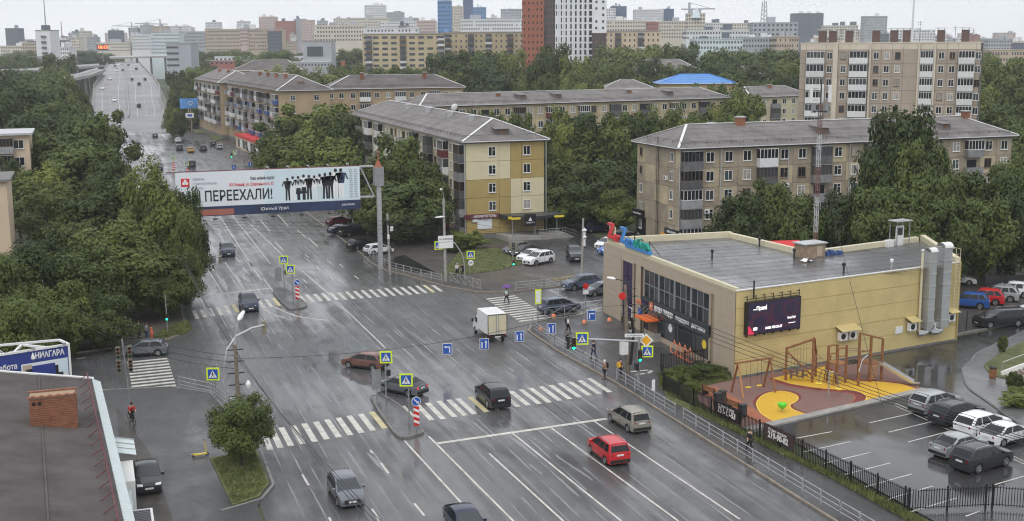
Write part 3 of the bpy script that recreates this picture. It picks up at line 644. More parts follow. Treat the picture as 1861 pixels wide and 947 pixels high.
def hip_roof(root, x0, x1, y0, y1, z, h, m, over=.7, hip=None, ridge='white_metal', ch=(), dormers=(), rail=True, chm='chimney_brick'):
    """hip roof over a rectangle whose long side runs along local x"""
    X0, X1, Y0, Y1 = x0-over, x1+over, y0-over, y1+over; ym = (Y0+Y1)/2; hp = hip if hip is not None else (Y1-Y0)/2
    a = [(X0,Y0,z),(X1,Y0,z),(X1,Y1,z),(X0,Y1,z)]; r0, r1 = (X0+hp, ym, z+h), (X1-hp, ym, z+h)
    b = MB(); 
    b.add(a+[r0, r1], [(0,1,5,4),(2,3,4,5),(3,0,4),(1,2,5)])
    b.add([(p[0],p[1],z-.22) for p in a]+[(p[0],p[1],z-.003) for p in a], [(0,3,2,1),(0,1,5,4),(1,2,6,5),(2,3,7,6),(3,0,4,7)])
    roof = b.build('roof', m, root)
    # overlapping courses of slate: low steps on the two long slopes
    b = MB(); n = 5
    for k in range(1, n):
        t = k/n
        for side in (0, 1):
            ye = Y0 if side == 0 else Y1
            yy = ye+(ym-ye)*t; zz = z+h*t; xa = X0+hp*t; xb = X1-hp*t; sg = 1 if side == 0 else -1
            b.add([(xa, yy-.03*sg, zz+.0), (xb, yy-.03*sg, zz+.0), (xb, yy+.02*sg, zz+.05), (xa, yy+.02*sg, zz+.05), (xa, yy+.5*sg, zz+.5*h/(ym-Y0)+.004), (xb, yy+.5*sg, zz+.5*h/(ym-Y0)+.004)], [(0,1,2,3),(3,2,5,4)] if side == 0 else [(3,2,1,0),(4,5,2,3)])
    o = b.build('slate_course', m, roof); o['kind'] = 'stuff'
    b = MB(); up = Vector((0,0,.05))
    b.beam(Vector(r0)+up, Vector(r1)+up, .35, .08)
    for i, r in ((0, r0), (3, r0), (1, r1), (2, r1)): b.beam(Vector(a[i])+up, Vector(r)+up, .35, .08)
    b.build('ridge_cap', ridge, roof)
    if rail:
        b = MB()
        for yy, sg in ((Y0, 1), (Y1, -1)):
            z2 = z+.9*h/(ym-Y0); y2 = yy+.9*sg
            b.beam((X0+1, y2, z2+.42), (X1-1, y2, z2+.42), .04, .04); b.beam((X0+1, y2, z2+.22), (X1-1, y2, z2+.22), .03, .03)
            k = int((X1-X0)/2)
            for i in range(k+1):
                xx = X0+1+(X1-X0-2)*i/k; b.beam((xx, y2, z2), (xx, y2, z2+.45), .04, .04)
        xx = X0+.9; zz = z+.9*h/hp
        for xx, s_ in ((X0+.9, 1), (X1-.9, -1)):
            b.beam((xx, Y0+1, zz+.42), (xx, Y1-1, zz+.42), .04, .04)
            for i in range(6):
                yy = Y0+1+(Y1-Y0-2)*i/5; b.beam((xx, yy, zz), (xx, yy, zz+.45), .04, .04)
        b.build('snow_guard', 'dark_metal', roof)
    b = MB(); b.tube([(X0, Y0-.05, z-.1), (X1, Y0-.05, z-.1)], .09, 5); b.tube([(X0-.05, Y0, z-.1), (X0-.05, Y1, z-.1)], .09, 5); b.build('gutter', 'zinc', root)
    for (cx, cy, cw, chh) in ch:
        zz = z+h*(1-abs(cy-ym)/(ym-Y0)); b = MB(); b.box(cx-cw/2, cx+cw/2, cy-.45, cy+.45, zz-.8, zz+chh); c = b.build('chimney', chm, roof)
        b = MB(); b.box(cx-cw/2-.12, cx+cw/2+.12, cy-.57, cy+.57, zz+chh+.003, zz+chh+.14); b.build('chimney_cap', 'zinc', roof)
    for (dx, dy) in dormers:
        t = (dy-Y0)/(ym-Y0) if dy < ym else (Y1-dy)/(ym-Y0); zz = z+h*t; b = MB()
        b.add([(dx-.9, dy, zz), (dx+.9, dy, zz), (dx+.7, dy, zz+.95), (dx-.7, dy, zz+.95), (dx+.95, dy+3.0, zz+1.25), (dx-.95, dy+3.0, zz+1.25), (dx-1.05, dy-.35, zz+.95), (dx+1.05, dy-.35, zz+.95)], [(0,1,2,3), (6,7,4,5), (0,3,5), (1,4,2)])
        d = b.build('dormer', m, roof); b = MB(); b.box(dx-.55, dx+.55, dy-.03, dy-.004, zz+.25, zz+.85); b.build('dormer_window', 'frame_brown', roof)
    for dxe, sgn in ((X0, 1),):
        pass
    return roof
def drainpipe(root, pts):
    b = MB()
    for (x, y, z0, z1) in pts: b.tube([(x, y, z0), (x, y, z1)], .07, 5)
    b.build('drainpipe', 'zinc', root)
def block(name, label, x, y, rz, L, Dp, floors, fh, z0, core, roof_m, front, left, wall_m, roof_h=2.6, hip=None, group=None, first_floor=None, dorm=(), chim=(), vis=0, bal=None, brown=.15, joint=True, ridge='white_metal', winw=1.3):
    """front: list of (width, kind) across the -y face; left: the -x face, listed from the front corner backwards"""
    root = thing(name, label, 'apartment block', (x, y, 0), rz, group)
    top = z0+floors*fh
    b = MB(); b.box(0, L, 0, Dp, -.05, top+.35); b.build('wall', core, root)
    b = MB(); b.box(-.1, L+.1, -.1, Dp+.1, -.05, z0-.05); b.build('plinth', 'concrete_dark', root)
    for face, cols in ((Face(root, 0, 0, 0), front), (Face(root, 0, Dp, -pi/2), left[::-1])):
        tot = sum(c[0] for c in cols); full = L if face.rz == 0 else Dp; xx = 0.0; k = full/tot if tot else 1
        for ci, (wd, kd) in enumerate(cols):
            wd *= k
            for fl in range(vis, floors):
                zz = z0+fl*fh
                m = wall_m(face.rz != 0, ci, fl) if callable(wall_m) else wall_m
                if joint: face.panel(xx, xx+wd, zz, zz+fh, m)
                cx = xx+wd/2
                if kd == 'w': face.window(cx, zz+.85, winw, 1.45, brown)
                elif kd == 's': face.window(cx, zz+.9, .9, 1.3, brown)
                elif kd == 'b':
                    face.balcony(cx, zz+.05, round(min(wd*.95, 3.1), 2), random.choice(bal) if bal else None)
                elif kd == 'W': face.window(cx-wd*.22, zz+.85, winw, 1.45, brown); face.window(cx+wd*.22, zz+.85, winw, 1.45, brown)
                if kd in 'ws' and random.random() < .05: face.aircon(cx+wd*.4 if 0 else cx, zz+.12)
            xx += wd
        if not joint: pass
    return root, top
def cols(s, widths=dict(w=3.0, b=3.2, n=2.0, s=2.0, W=5.0)): return [(widths[c], c) for c in s]
# 1: cream and ochre five-storey block by the corner
def ymat(left, ci, fl):
    if left: return 'panel_cream'
    lo = ci < 2; return ('panel_yellow' if (fl >= 3) == lo else 'panel_ochre') if fl >= 1 else ('panel_ochre' if ci < 2 else 'stucco_sand')
A, topA = block('apartment_block', 'five storey block with cream and ochre chequered end wall at the corner', 52.3, 172, 0, 12.4, 80, 5, 2.72, .75, 'joint_dark', 'slate_roof',
    [(2.9, 'n'), (3.0, 'w'), (2.9, 'n'), (2.6, 'w'), (1.0, 'n')] if 0 else [(5.2, 'n'), (1.8, 'n'), (1.8, 'n'), (3.6, 'n')], cols('bwwbwwbwwbwwbwwbwwbwwbwwbww'), ymat, 2.9, hip=6.5)
fA = Face(A, 0, 0, 0)
for fl in range(1, 5): fA.window(4.1, .75+fl*2.72+.75, 1.15, 1.4, 0); fA.window(9.6 if 1 else 9, .75+fl*2.72+.75, 1.15, 1.4, 0)
# turn its roof: built along local x, so give it its own helper with the ridge along y
def hip_roof_y(root, x0, x1, y0, y1, z, h, m, **kw):
    piv = bpy.data.objects.new('roof_frame', None)
    r = hip_roof(root, y0, y1, -x1, -x0, z, h, m, **kw)
    for o in [c for c in root.children if c.name.split('.')[0] in ('roof', 'gutter') and c.rotation_euler.z == 0 and c.get('turned') is None]:
        o.rotation_euler = (0, 0, pi/2)
    bpy.data.objects.remove(piv)
    return r
hip_roof_y(A, 0, 12.4, 0, 80, topA+.35, 2.9, 'slate_roof', hip=6.5, ch=[(12, -4.6, .8, .7), (24, -4.6, .8, .7), (38, -4.6, .8, .7), (52, -4.6, .8, .7)], dormers=[(30, -10.0+.2), (56, -9.8)], chm='zinc')
b = MB(); b.add([(5.2,1.2,topA+1.05),(7.2,1.2,topA+1.05),(7.2,1.2,topA+1.9),(5.2,1.2,topA+1.9),(7.6,.7,topA+1.95),(4.8,.7,topA+1.95),(7.2,4.8,topA+2.3),(5.2,4.8,topA+2.3)],[(0,1,2,3),(5,4,6,7),(0,3,7),(1,6,2)]); dm = b.build('dormer', 'slate_roof', A)
b = MB(); b.box(5.6, 6.8, 1.12, 1.19, topA+1.2, topA+1.8); b.build('dormer_window', 'frame_brown', A)
b = MB(); b.lathe([(.05,0),(.35,.06),(.6,.2),(.68,.32)], (0,0,0), 12); dsh = b.build('satellite_dish', 'white_metal', A, (6.2, 26, topA+3.9)); dsh.rotation_euler = (radians(70), 0, radians(200))
drainpipe(A, [(-.25, -.25, .5, topA), (12.7, -.15, .5, topA), (-.2, 27, .5, topA), (-.2, 54, .5, topA)])
# shop front in its ground floor
b = MB(); b.box(-.4, 5.2, -.35, -.1, 3.05, 3.75); sg = b.build('shop_sign', 'board_maroon', A); text('АККУМУЛЯТОРЫ', .5, 'sign_white', A, frame_matrix((2.8, -.36, 3.42), (1,0,0), (0,0,1)), fit=3.6, bold=.01)
b = MB(); b.box(1.7, 4.0, -.16, -.1, 1.5, 3.0); b.build('shop_window', 'ad_white', A)
b = MB(); b.box(.9, 1.7, -.3, -.1, 2.6, 3.0); b.build('air_conditioner', 'white_metal', A)
b = MB(); b.prism([(5.0,-.1),(12.6,-.1),(14.2,-.6),(14.0,-3.2),(9.6,-4.6),(5.6,-2.6)], 3.15, 3.6); b.build('canopy', 'anthracite', A)
b = MB(); b.box(7.6, 9.4, -4.62, -4.45, 2.2, 4.0); b.build('canopy_sign', 'black_paint', A)
b = MB(); b.add([(8.2,-4.64,3.0),(8.8,-4.64,3.0),(8.5,-4.64,3.6)],[(0,1,2)]); b.build('canopy_logo', 'sign_white', A)
text('Продукты', .3, 'sign_white', A, frame_matrix((8.5, -4.64, 2.75), (1,0,0), (0,0,1)))
for xs in (5.7, 12.6): 
    b = MB(); b.box(xs, xs+1.5, -2.9, -2.6, 3.15, 3.5); b.box(xs, xs+1.5, -4.0, -3.9, 3.2, 3.5); b.build('canopy_light', 'sign_yellow', A)
b = MB()
for px_, py_ in ((6.4,-2.6),(9.4,-4.2),(13.4,-2.9)): b.cyl((px_,py_,0),(px_,py_,3.15),.09)
b.build('canopy_post', 'steel_pole', A)
b = MB(); b.prism([(4.6,-.1),(14,-.1),(14.6,-4.6),(10.2,-5.2),(5.2,-4.2)], -.05, .75); b.build('porch', 'concrete', A)
for k in range(5):
    b = MB(); b.box(14.0+k*.34, 14.34+k*.34, -4.4, -1.0, -.05, .75-.15*k-.01); b.build('step', 'concrete', A)
b = MB()
for k in range(9):
    b.cyl((9.8+k*.55,-5.0+.06*k,.7),(9.8+k*.55,-5.0+.06*k,1.65),.025,n=5)
b.tube([(9.8,-5.0,1.65),(14.2,-4.5,1.65),(16,-4.4,.95)],.03,5); b.tube([(9.8,-5.0,1.2),(14.2,-4.5,1.2),(16,-4.4,.5)],.025,5); b.build('railing', 'galv', A)
# 2: grey concrete block with glazed balconies
Eb, topE = block('apartment_block', 'weathered grey concrete five storey block with glazed balconies behind the yellow shop', 77.6, 152.2, radians(1.2), 58, 13.4, 5, 2.7, .6, 'joint_dark', 'slate_roof',
    cols('bwwwbwwbwwbwwbwwbww'), [(1.2,'n'),(2.2,'s'),(4.2,'n'),(3.0,'n'),(2.8,'s')] , lambda l, c, f: 'panel_grey' if (c*7+f*3) % 4 else 'panel_grey_b', bal=['glz', 'dark', 'grey', 'glzd', 'glz', 'white', 'open', 'grey'], brown=.3)
hip_roof(Eb, 0, 58, 0, 13.4, topE+.35, 2.7, 'slate_roof', hip=5.2, ch=[(13, 6.0, 1.2, 1.1), (9.6, 8.5, .9, .6), (38, 6.0, 1.2, 1.1), (54, 6, 1.1, 1.0)], dormers=[(25, 2.0), (47, 2.0)])
drainpipe(Eb, [(-.15, -.2, .5, topE), (6.4, -.2, .5, topE), (17.5, -.2, .5, topE), (28, -.2, .5, topE)])
fE = Face(Eb, 0, 13.4, -pi/2)
b = MB(); 
for s_ in (-.25, .25): b.tube([(-.35, 6.2+s_, .3), (-.35, 6.2+s_, 15.6)], .04, 5)
for k in range(42): b.beam((-.35, 5.95, .6+k*.35), (-.35, 6.45, .6+k*.35), .03, .03)
for k in range(4): b.beam((-.02, 5.8, 3+k*3), (-.6, 6.6, 3.3+k*3), .05, .05); b.beam((-.02, 6.6, 3+k*3), (-.6, 5.8, 3.3+k*3), .05, .05)
b.build('fire_ladder', 'dark_metal', Eb)
fE.aircon(9.6, 9.6); Face(Eb,0,0,0).aircon(4.2, 5.0); Face(Eb,0,0,0).aircon(17.2, 8.2)
b = MB(); b.box(-.5, 3.1, -.45, -.1, 1.9, 2.75); b.build('shop_sign', 'anthracite', Eb); text('BEER SHOP', .5, 'sign_white', Eb, frame_matrix((1.3, -.46, 2.32), (1,0,0), (0,0,1)), fit=3.0, bold=.012)
b = MB(); b.box(-.45, -.1, -.4, 3.6, 1.9, 2.75); b.build('shop_sign', 'anthracite', Eb); text('BEER SHOP', .45, 'sign_white', Eb, frame_matrix((-.46, 1.5, 2.32), (0,-1,0), (0,0,1)), fit=2.6, bold=.012)
b = MB(); b.box(-.6, -.1, 10.6, 13.9, 3.2, 4.3); b.box(-.12, -.09, 10.2, 13.3, .6, 3.2); b.build('shop_sign', 'black_paint', Eb); text('Готовим. Любим', .42, 'sign_white', Eb, frame_matrix((-.61, 12.3, 3.75), (0,-1,0), (0,0,1)), fit=2.6)
b = MB(); b.box(-.09, -.085, .5, 5.4, .6, 1.8); b.build('shop_window', 'sign_amber', Eb)
# 3: long block across the court
Db, topD = block('apartment_block', 'long pale grey five storey block across the tree filled court', 67.2, 253, radians(6.5), 79, 12.5, 5, 3.0, .6, 'joint_dark', 'slate_roof',
    cols('wwbwwbwwbwwbwwbwwbwwbwwbwwbww'), cols('wnw'), 'panel_grey_b', vis=1)
hip_roof(Db, 0, 79, 0, 12.5, topD+.35, 2.3, 'slate_roof', hip=4.5, ch=[(20, 4, .8, .6), (54, 4, .8, .6)], dormers=[(25, 1.6), (34, 1.6), (64, 1.6)])
# 4: street block with brick-ish stucco, two lengths
Bb, topB = block('apartment_block', 'tan street block crowded with patched balconies beside the far road', 46.2, 316, radians(3.2), 13.5, 80, 5, 3.25, 1.0, 'stucco_tan', 'slate_brown',
    [(3.2,'n'),(3.0,'w'),(5,'n'),(3.0,'w'),(3.2,'n')], cols('bbwbbwbbwbbwbbwbbwbbwb'), 'stucco_tan', vis=1, joint=False, bal=['open', 'grey', 'glz', 'dark', 'white', 'blue', 'glzd'])
hip_roof_y(Bb, 0, 13.5, 0, 80, topB+.3, 3.6, 'slate_brown', hip=8, ch=[(14, -5, .9, 1.1), (26, -5, .9, 1.1), (38, -5, .9, 1.1), (50, -5, .9, 1.1)], dormers=[(18, -12), (28, -12), (38, -12), (48, -12)])
b = MB(); b.add([(5.6,2.6,topB+1.7),(7.6,2.6,topB+1.7),(7.3,2.6,topB+2.6),(5.9,2.6,topB+2.6),(6.6,5.5,topB+2.9)],[(0,1,2,3),(3,2,4)]); b.build('dormer', 'frame_brown', Bb)
b = MB(); b.box(-4.2, -.1, -4, 44, 3.3, 3.9); b.box(-4.25, -4.2, -4, 44, 3.4, 4.1); b.build('shop_canopy', 'ad_red', Bb)
b = MB(); b.box(-4.0, -.1, -3.5, 43.5, -.05, 3.3); b.build('shop_row', 'brick_beige', Bb)
for k in range(11):
    b = MB(); b.box(-4.06, -4.0, -2.6+k*4, .4+k*4, .5, 2.8); b.build('shop_window', 'glass_grey' if k % 3 else 'ad_white', Bb)
B2, topB2 = block('apartment_block', 'farther length of the tan street block, set back from its neighbour', 39.6, 397, radians(3.2), 13, 50, 5, 3.25, 1.0, 'stucco_tan', 'slate_roof',
    [(3.2,'n'),(3.2,'n')], cols('bwbbwbbwbbwbbwb'), 'stucco_tan', vis=1, joint=False, bal=['glz', 'grey', 'white', 'dark'])
hip_roof_y(B2, 0, 13, 0, 50, topB2+.3, 3.5, 'slate_roof', hip=7, ch=[(12, -5, .9, 1.1), (30, -5, .9, 1.1)], dormers=[(22, -11.5)])
# 5: block with brick chimneys facing the court
Cb, topC = block('apartment_block', 'tan four storey block with two brick chimneys on its roof', 61.5, 330, radians(-5), 37.5, 13, 5, 3.2, 1.0, 'stucco_tan', 'slate_brown',
    cols('swwbwwbwwbww'), cols('nwn'), 'stucco_tan', vis=2, joint=False, bal=['glz', 'glz', 'white'])
hip_roof(Cb, 0, 37.5, 0, 13, topC+.3, 3.4, 'slate_brown', hip=7.5, ch=[(10, 4.4, 1.0, 1.6), (27.5, 4.4, 1.0, 1.6)])
# nine-storey panel block
Fb = thing('apartment_block', 'tall nine storey panel block with white ornamented balconies', 'apartment block', (0, 0, 0))
dF = 262.0
pL = P(1453, 150, dF); pR = P(1779, 150, dF-14); ang = math.atan2(pR.y-pL.y, pR.x-pL.x); LF = (Vector((pR.x, pR.y))-Vector((pL.x, pL.y))).length
Fb.location = (pL.x, pL.y, 0); Fb.rotation_euler = (0, 0, ang)
zt = P(1615, 78, dF-7).z; fhF = 2.8; zF0 = zt-1.4-9*fhF
b = MB(); b.box(0, LF, 0, 13, -.05, zt-.1); b.build('wall', 'joint_dark', Fb)
fF = Face(Fb, 0, 0, 0); unit = LF/38.0
lay = [(1.3,'n'),(4.6,'B'),(1.6,'s'),(1.1,'r'),(2.4,'s'),(4.6,'B'),(.4,'r'),(2.2,'s'),(2.4,'s'),(2.4,'s'),(3.2,'n'),(.4,'r'),(3.0,'G'),(.4,'r'),(2.3,'s'),(2.3,'s'),(3.8,'B'),(.9,'s')]
sc_ = LF/sum(w_ for w_, k in lay); xx = 0
for wd, kd in lay:
    wd *= sc_
    if kd == 'r':
        b = MB(); b.box(-wd/2, wd/2, -.5, -.1, 0, zt); fF.put('wall_rib', b.mesh('wall_rib', 'panel_nine_light'), xx+wd/2, 0)
    else:
        for fl in range(2, 9):
            z_ = zF0+fl*fhF
            fF.panel(xx, xx+wd, z_, z_+fhF, 'panel_nine'); cx = xx+wd/2
            if kd == 's': fF.window(cx, z_+.85, 1.1, 1.45, .2)
            elif kd == 'B': fF.balcony(cx, z_+.05, round(wd*.88, 2), random.choice(['nine', 'nine', 'white']), 1.1)
            elif kd == 'G': fF.balcony(cx, z_+.05, round(wd*.95, 2), 'nine', .5)
        fF.panel(xx, xx+wd, zF0+9*fhF, zt, 'panel_nine_light')
    xx += wd
b = MB(); b.box(-.1, LF+.1, -.15, 13.1, zt-.1, zt+.15); b.build('cornice', 'panel_nine_light', Fb)
fS = Face(Fb, 0, 13, -pi/2)
for fl in range(2, 9): fS.panel(0, 6.5, zF0+fl*fhF, zF0+(fl+1)*fhF, 'panel_nine'); fS.panel(6.5, 13, zF0+fl*fhF, zF0+(fl+1)*fhF, 'panel_nine')
for i, px_ in enumerate((1487, 1507, 1538, 1588, 1621, 1644, 1706, 1749)):
    q = (px_-1453)/326*LF; b = MB(); b.box(q-.75, q+.75, 4, 5.5, zt+.15, zt+2.6); c = b.build('ventilation_shaft', 'tower_brown', Fb)
    b = MB(); b.box(q-1.2, q+1.2, 3.6, 5.9, zt+2.95, zt+3.05); b.box(q-.7, q-.6, 4, 5.4, zt+2.6, zt+2.95); b.box(q+.6, q+.7, 4, 5.4, zt+2.6, zt+2.95); b.build('shaft_hood', 'zinc', Fb)
for q, h_ in ((8, 3.2), (11.5, 2.6), (24, 4.5), (31, 3.4), (34.5, 2.8)):
    b = MB(); b.cyl((q, 3, zt+.15), (q, 3, zt+h_), .04, n=5); b.beam((q-.7, 3, zt+h_-.3), (q+.7, 3, zt+h_-.3), .04, .04); b.beam((q-.5, 3, zt+h_-.7), (q+.5, 3, zt+h_-.7), .04, .04); b.build('antenna', 'dark_metal', Fb)
# ------------------------------------------------------------------ middle distance: simple walls with built windows
def far_block(name, label, pxl, pxr, pyt, depth, wall, rows, ncol, thick=14, base=0.0, win=(.5, .5), glass='glass_far', cat='building', rowh=None, pyt2=None, roof='concrete', depth2=None, extra=None, group=None):
    d2 = depth2 or depth
    a = P(pxl, pyt, depth); c = P(pxr, pyt2 if pyt2 is not None else pyt, d2); L = Vector((c.x-a.x, c.y-a.y)).length; ang = math.atan2(c.y-a.y, c.x-a.x); zt = max(a.z, 4)
    o = thing(name, label, cat, (a.x, a.y, 0), ang, group)
    b = MB(); b.box(0, L, 0, thick, -.05, zt); b.build('wall', wall, o)
    b = MB(); b.box(-.3, L+.3, -.3, thick+.3, zt, zt+.5); b.build('parapet', roof, o)
    if rows:
        rh = rowh or 3.0; b = MB(); wz = rh*win[1]; cw = L/ncol; ww = cw*win[0]
        for r in range(rows):
            z1 = zt-.9-r*rh
            if z1-wz < 1: break
            for k in range(ncol):
                if random.random() < .04: continue
                x0 = cw*(k+.5)-ww/2; b.box(x0, x0+ww, -.12, -.02, z1-wz, z1)
        k = b.build('window', glass, o); k['kind'] = 'stuff'
        # the left flank too
        b = MB(); nc = max(2, int(thick/cw)); cw2 = thick/nc
        for r in range(rows):
            z1 = zt-.9-r*rh
            if z1-wz < 1: break
            for k in range(nc): y0 = cw2*(k+.5)-ww/2; b.box(-.12, -.02, y0, y0+min(ww, cw2*.6), z1-wz, z1)
        k = b.build('window', glass, o); k['kind'] = 'stuff'
    if extra: extra(o, L, zt)
    return o
# ------------------------------------------------------------------ the yellow and beige shop
S0 = Vector((51.4, 90.0, 0)); Zt = 8.1
SH = thing('shop_building', 'flat roofed shop with beige tiled front and long yellow sided wall', 'shop', S0)
def loc(p): return Vector(p)-S0
SD = Vector((27.1, 4.7, 0)).normalized(); SN = Vector((SD.y, -SD.x, 0)); SL = 27.5; FL = 28.2   # side wall direction, outward normal
outline = [Vector((0,0)), SD.to_2d()*SL, Vector((33.0, 17.6)), Vector((16.0, 13.7)), Vector((14.6, 27.2)), Vector((0.3, FL))]
b = MB(); b.prism([(p.x, p.y) for p in outline], -.05, Zt-.45); b.build('wall', 'facade_joint', SH)
b = MB(); b.poly([(p.x, p.y, Zt-.44) for p in outline]); b.build('roof_deck', 'roof_bitumen', SH)
def parapet(p, q, name='parapet', m='parapet_cream', w_=.5, z0=Zt-.46, z1=Zt, inset=.25):
    p = Vector((p.x, p.y, 0)); q = Vector((q.x, q.y, 0)); d = (q-p).normalized(); n = Vector((-d.y, d.x, 0)); b = MB()
    c0, c1 = p+n*inset, q+n*inset
    b.beam(c0+Vector((0,0,(z0+z1)/2)), c1+Vector((0,0,(z0+z1)/2)), w_, z1-z0); b.build(name, m, SH)
o_ = outline
parapet(o_[0], o_[1], m='facade_beige', w_=.3, z1=Zt-.3, inset=.15); parapet(o_[1], o_[2], z1=Zt+.15); parapet(o_[2]-Vector((1.5,.3)), o_[3], z1=Zt+.1); parapet(o_[3], o_[4], z1=Zt+.1, inset=.2); parapet(o_[4], o_[5], z1=Zt+.2); parapet(o_[5], o_[0], m='parapet_cream', w_=.35, z1=Zt-.05, inset=.17)
# rows of roof felt with proud seams
b = MB()
for k in range(1, 15): b.beam((.8, k*1.85, Zt-.435), (13.6 if k > 7 else 26 if k > 4 else 25, k*1.85+(1.6 if k < 8 else -.6), Zt-.435), .16, .02)
k = b.build('felt_seam', 'roof_bitumen', SH); k['kind'] = 'stuff'
# siding: long laps on the side wall
def sw(x, z, out=0.0): return tuple(SD*x+SN*out+Vector((0, 0, z)))
b = MB(); hh = .205; n = int((Zt-.35)/hh)
for i in range(n):
    z0 = .25+i*hh; x = 0.0
    while x < SL-.02:
        x1 = min(SL, x+3.9); 
        if i % 2 and x == 0: x1 = 2.0
        b.add([sw(x+.008, z0, .10), sw(x1-.008, z0, .10), sw(x1-.008, z0+hh, .07), sw(x+.008, z0+hh, .07), sw(x+.008, z0, .04), sw(x1-.008, z0, .04)], [(0,1,2,3),(4,5,1,0)]); x = x1
sd = b.build('siding', 'siding_yellow', SH); sd['kind'] = 'stuff'
for zz in (1.7, 3.2, 4.75, 6.25): 
    b = MB(); b.beam(sw(0, zz, .085), sw(SL, zz, .085), .05, .04); b.build('siding_joint', 'siding_joint', SH)
b = MB(); b.beam(sw(0, .12, .1), sw(SL, .12, .1), .12, .26); b.build('plinth', 'concrete_dark', SH)
b = MB(); b.beam(sw(SL-.06, .2, .1), sw(SL-.06, Zt-.2, .1), .16, .16); b.build('corner_trim', 'siding_joint', SH)
b = MB(); b.beam(sw(0, Zt-.28, .06), sw(SL, Zt-.28, .06), .2, .08); b.build('coping', 'white_metal', SH)
# front: large tiles around the glazing (front wall is the plane x = 0, facing -x)
holes = [(16.9, 19.3, .6, 6.7), (4.2, 17.95 if 0 else 14.0+4.0, 0.1, 6.6)]
holes = [(20.6, 23.2, .7, 6.7), (4.3, 17.9, 0.0, 6.65)]
b = MB(); tw, th = 1.18, .74; z = .1; r = 0
while z < Zt-.35:
    y = 0.0
    while y < FL-.05:
        y1 = min(y+tw, FL); z1 = min(z+th, Zt-.3)
        if not any(y1 > h[0]+.15 and y < h[1]-.15 and z1 > h[2]+.1 and z < h[3]-.1 for h in holes): b.box(-.1, -.002, y+.007, y1-.007, z+.007, z1-.007)
        y = y1
    z += th; r += 1
k = b.build('facade_tile', 'facade_beige', SH); k['kind'] = 'stuff'
for (y0, y1, z0, z1) in holes:
    b = MB(); b.box(-.16, -.005, y0-.1, y0+.05, z0, z1+.1); b.box(-.16, -.005, y1-.05, y1+.1, z0, z1+.1); b.box(-.16, -.005, y0+.05, y1-.05, z1, z1+.1); b.build('window_surround', 'facade_beige', SH)
for k in range(4):
    for j in range(2): b = MB(); b.box(-.13, -.01, 20.75+j*1.16, 21.85+j*1.16, .75+k*1.5, 2.2+k*1.5); b.build('dark_panel', 'purple_panel', SH)
# upper glazing, sign fascia and shop windows
for i in range(12):
    y0 = 4.4+i*1.12
    for j, (z0, z1) in enumerate(((3.95, 5.2), (5.28, 6.58))):
        b = MB(); b.box(-.1, -.03, y0+.06, y0+1.06, z0, z1); b.build('pane', ['glass_grey', 'glass_dark', 'glass_dark'][(i*2+j) % 3], SH)
b = MB()
for i in range(13): b.box(-.15, -.02, 4.36+i*1.12, 4.44+i*1.12+(.25 if i in (3, 6, 9) else 0), 3.9, 6.62)
b.box(-.148, -.025, 4.44, 17.8, 5.2, 5.28); b.build('window_frame', 'steel_pole', SH)
b = MB(); b.box(-.35, -.02, 4.2, 18.0, 2.75, 3.88); b.build('sign_fascia', 'anthracite', SH)
fm = lambda y, z, x=-.36: frame_matrix((x, y, z), (0, -1, 0), (0, 0, 1))
text('додо пицца', .82, 'sign_white', SH, fm(13.1, 3.32), fit=4.0, bold=.012, extr=.03); text('пиццерия · доставка', .62, 'sign_white', SH, fm(7.6, 3.28), fit=5.9, extr=.03)
b = MB(); b.box(-.42, -.36, 15.4, 16.05, 2.95, 3.72); b.build('logo_plate', 'orange_dull', SH); text('e', .6, 'sign_white', SH, fm(15.72, 3.36, -.43), name='logo')
b = MB(); b.box(-.4, -.36, 16.6, 18.0, 3.2, 3.6); b.build('logo_plate', 'purple_panel', SH)
b = MB(); b.box(-.16, -.02, 4.2, 18.0, .02, .6); b.build('plinth', 'facade_beige', SH)
for i, (y0, y1, mm) in enumerate(((4.4, 6.9, 'glass_grey'), (7.1, 7.6, 'anthracite'), (7.75, 10.2, 'glass_dark'), (10.4, 10.9, 'anthracite'), (11.1, 13.3, 'glass_grey'), (13.5, 14.6, 'glass_dark'), (14.7, 17.0, 'frame_brown'), (17.1, 17.8, 'glass_dark'))):
    b = MB(); b.box(-.12, -.03, y0, y1, .62 if y0 < 14 else .1, 2.72); b.build('shop_window', mm, SH)
    b = MB(); b.box(-.17, -.02, y1+.01, y1+.13, .6 if y0 < 14 else .1, 2.74); b.build('mullion', 'anthracite', SH)
b = MB(); b.box(-1.5, -.15, 14.4, 17.2, 2.05, 2.2); cn = b.build('entrance_canopy', 'orange', SH)
for k in range(4): b = MB(); b.tube([(-1.4, 14.7+k*.8, 2.2), (-.36, 14.7+k*.8, 3.0)], .02, 5); b.build('tie_rod', 'steel_pole', SH)
b = MB(); b.box(-2.2, -.1, 14.2, 17.6, -.02, .16); b.box(-1.0, -.2, 13.9, 14.15, .12, .9); b.build('porch', 'concrete', SH)
text('KAFE', .3, 'sign_red', SH, fm(19.2, 3.4, -.14)) if 0 else None
b = MB(); b.box(-.2, -.1, 18.4, 19.6, 2.9, 3.25); b.build('small_sign', 'orange_dull', SH); b = MB(); b.box(-.2, -.1, 18.5, 19.1, 1.5, 2.4); b.build('small_sign', 'sign_blue', SH)
b = MB()
for y0 in (18.6, 20.0): b.box(-1.15, -1.08, y0, y0+.07, .12, 2.6)
for z0 in (.12, 1.0, 2.53): b.box(-1.15, -1.08, 18.67, 20.0, z0, z0+.07)
b.build('display_frame', 'frame_white', SH)
# sticker panels on the glass kept plain
for y0, mm in ((12.0, 'sign_white'), (5.2, 'sign_yellow')): b = MB(); b.cyl((-.128, y0, 1.9), (-.134, y0, 1.9), .42, n=16); b.build('window_sticker', mm, SH)
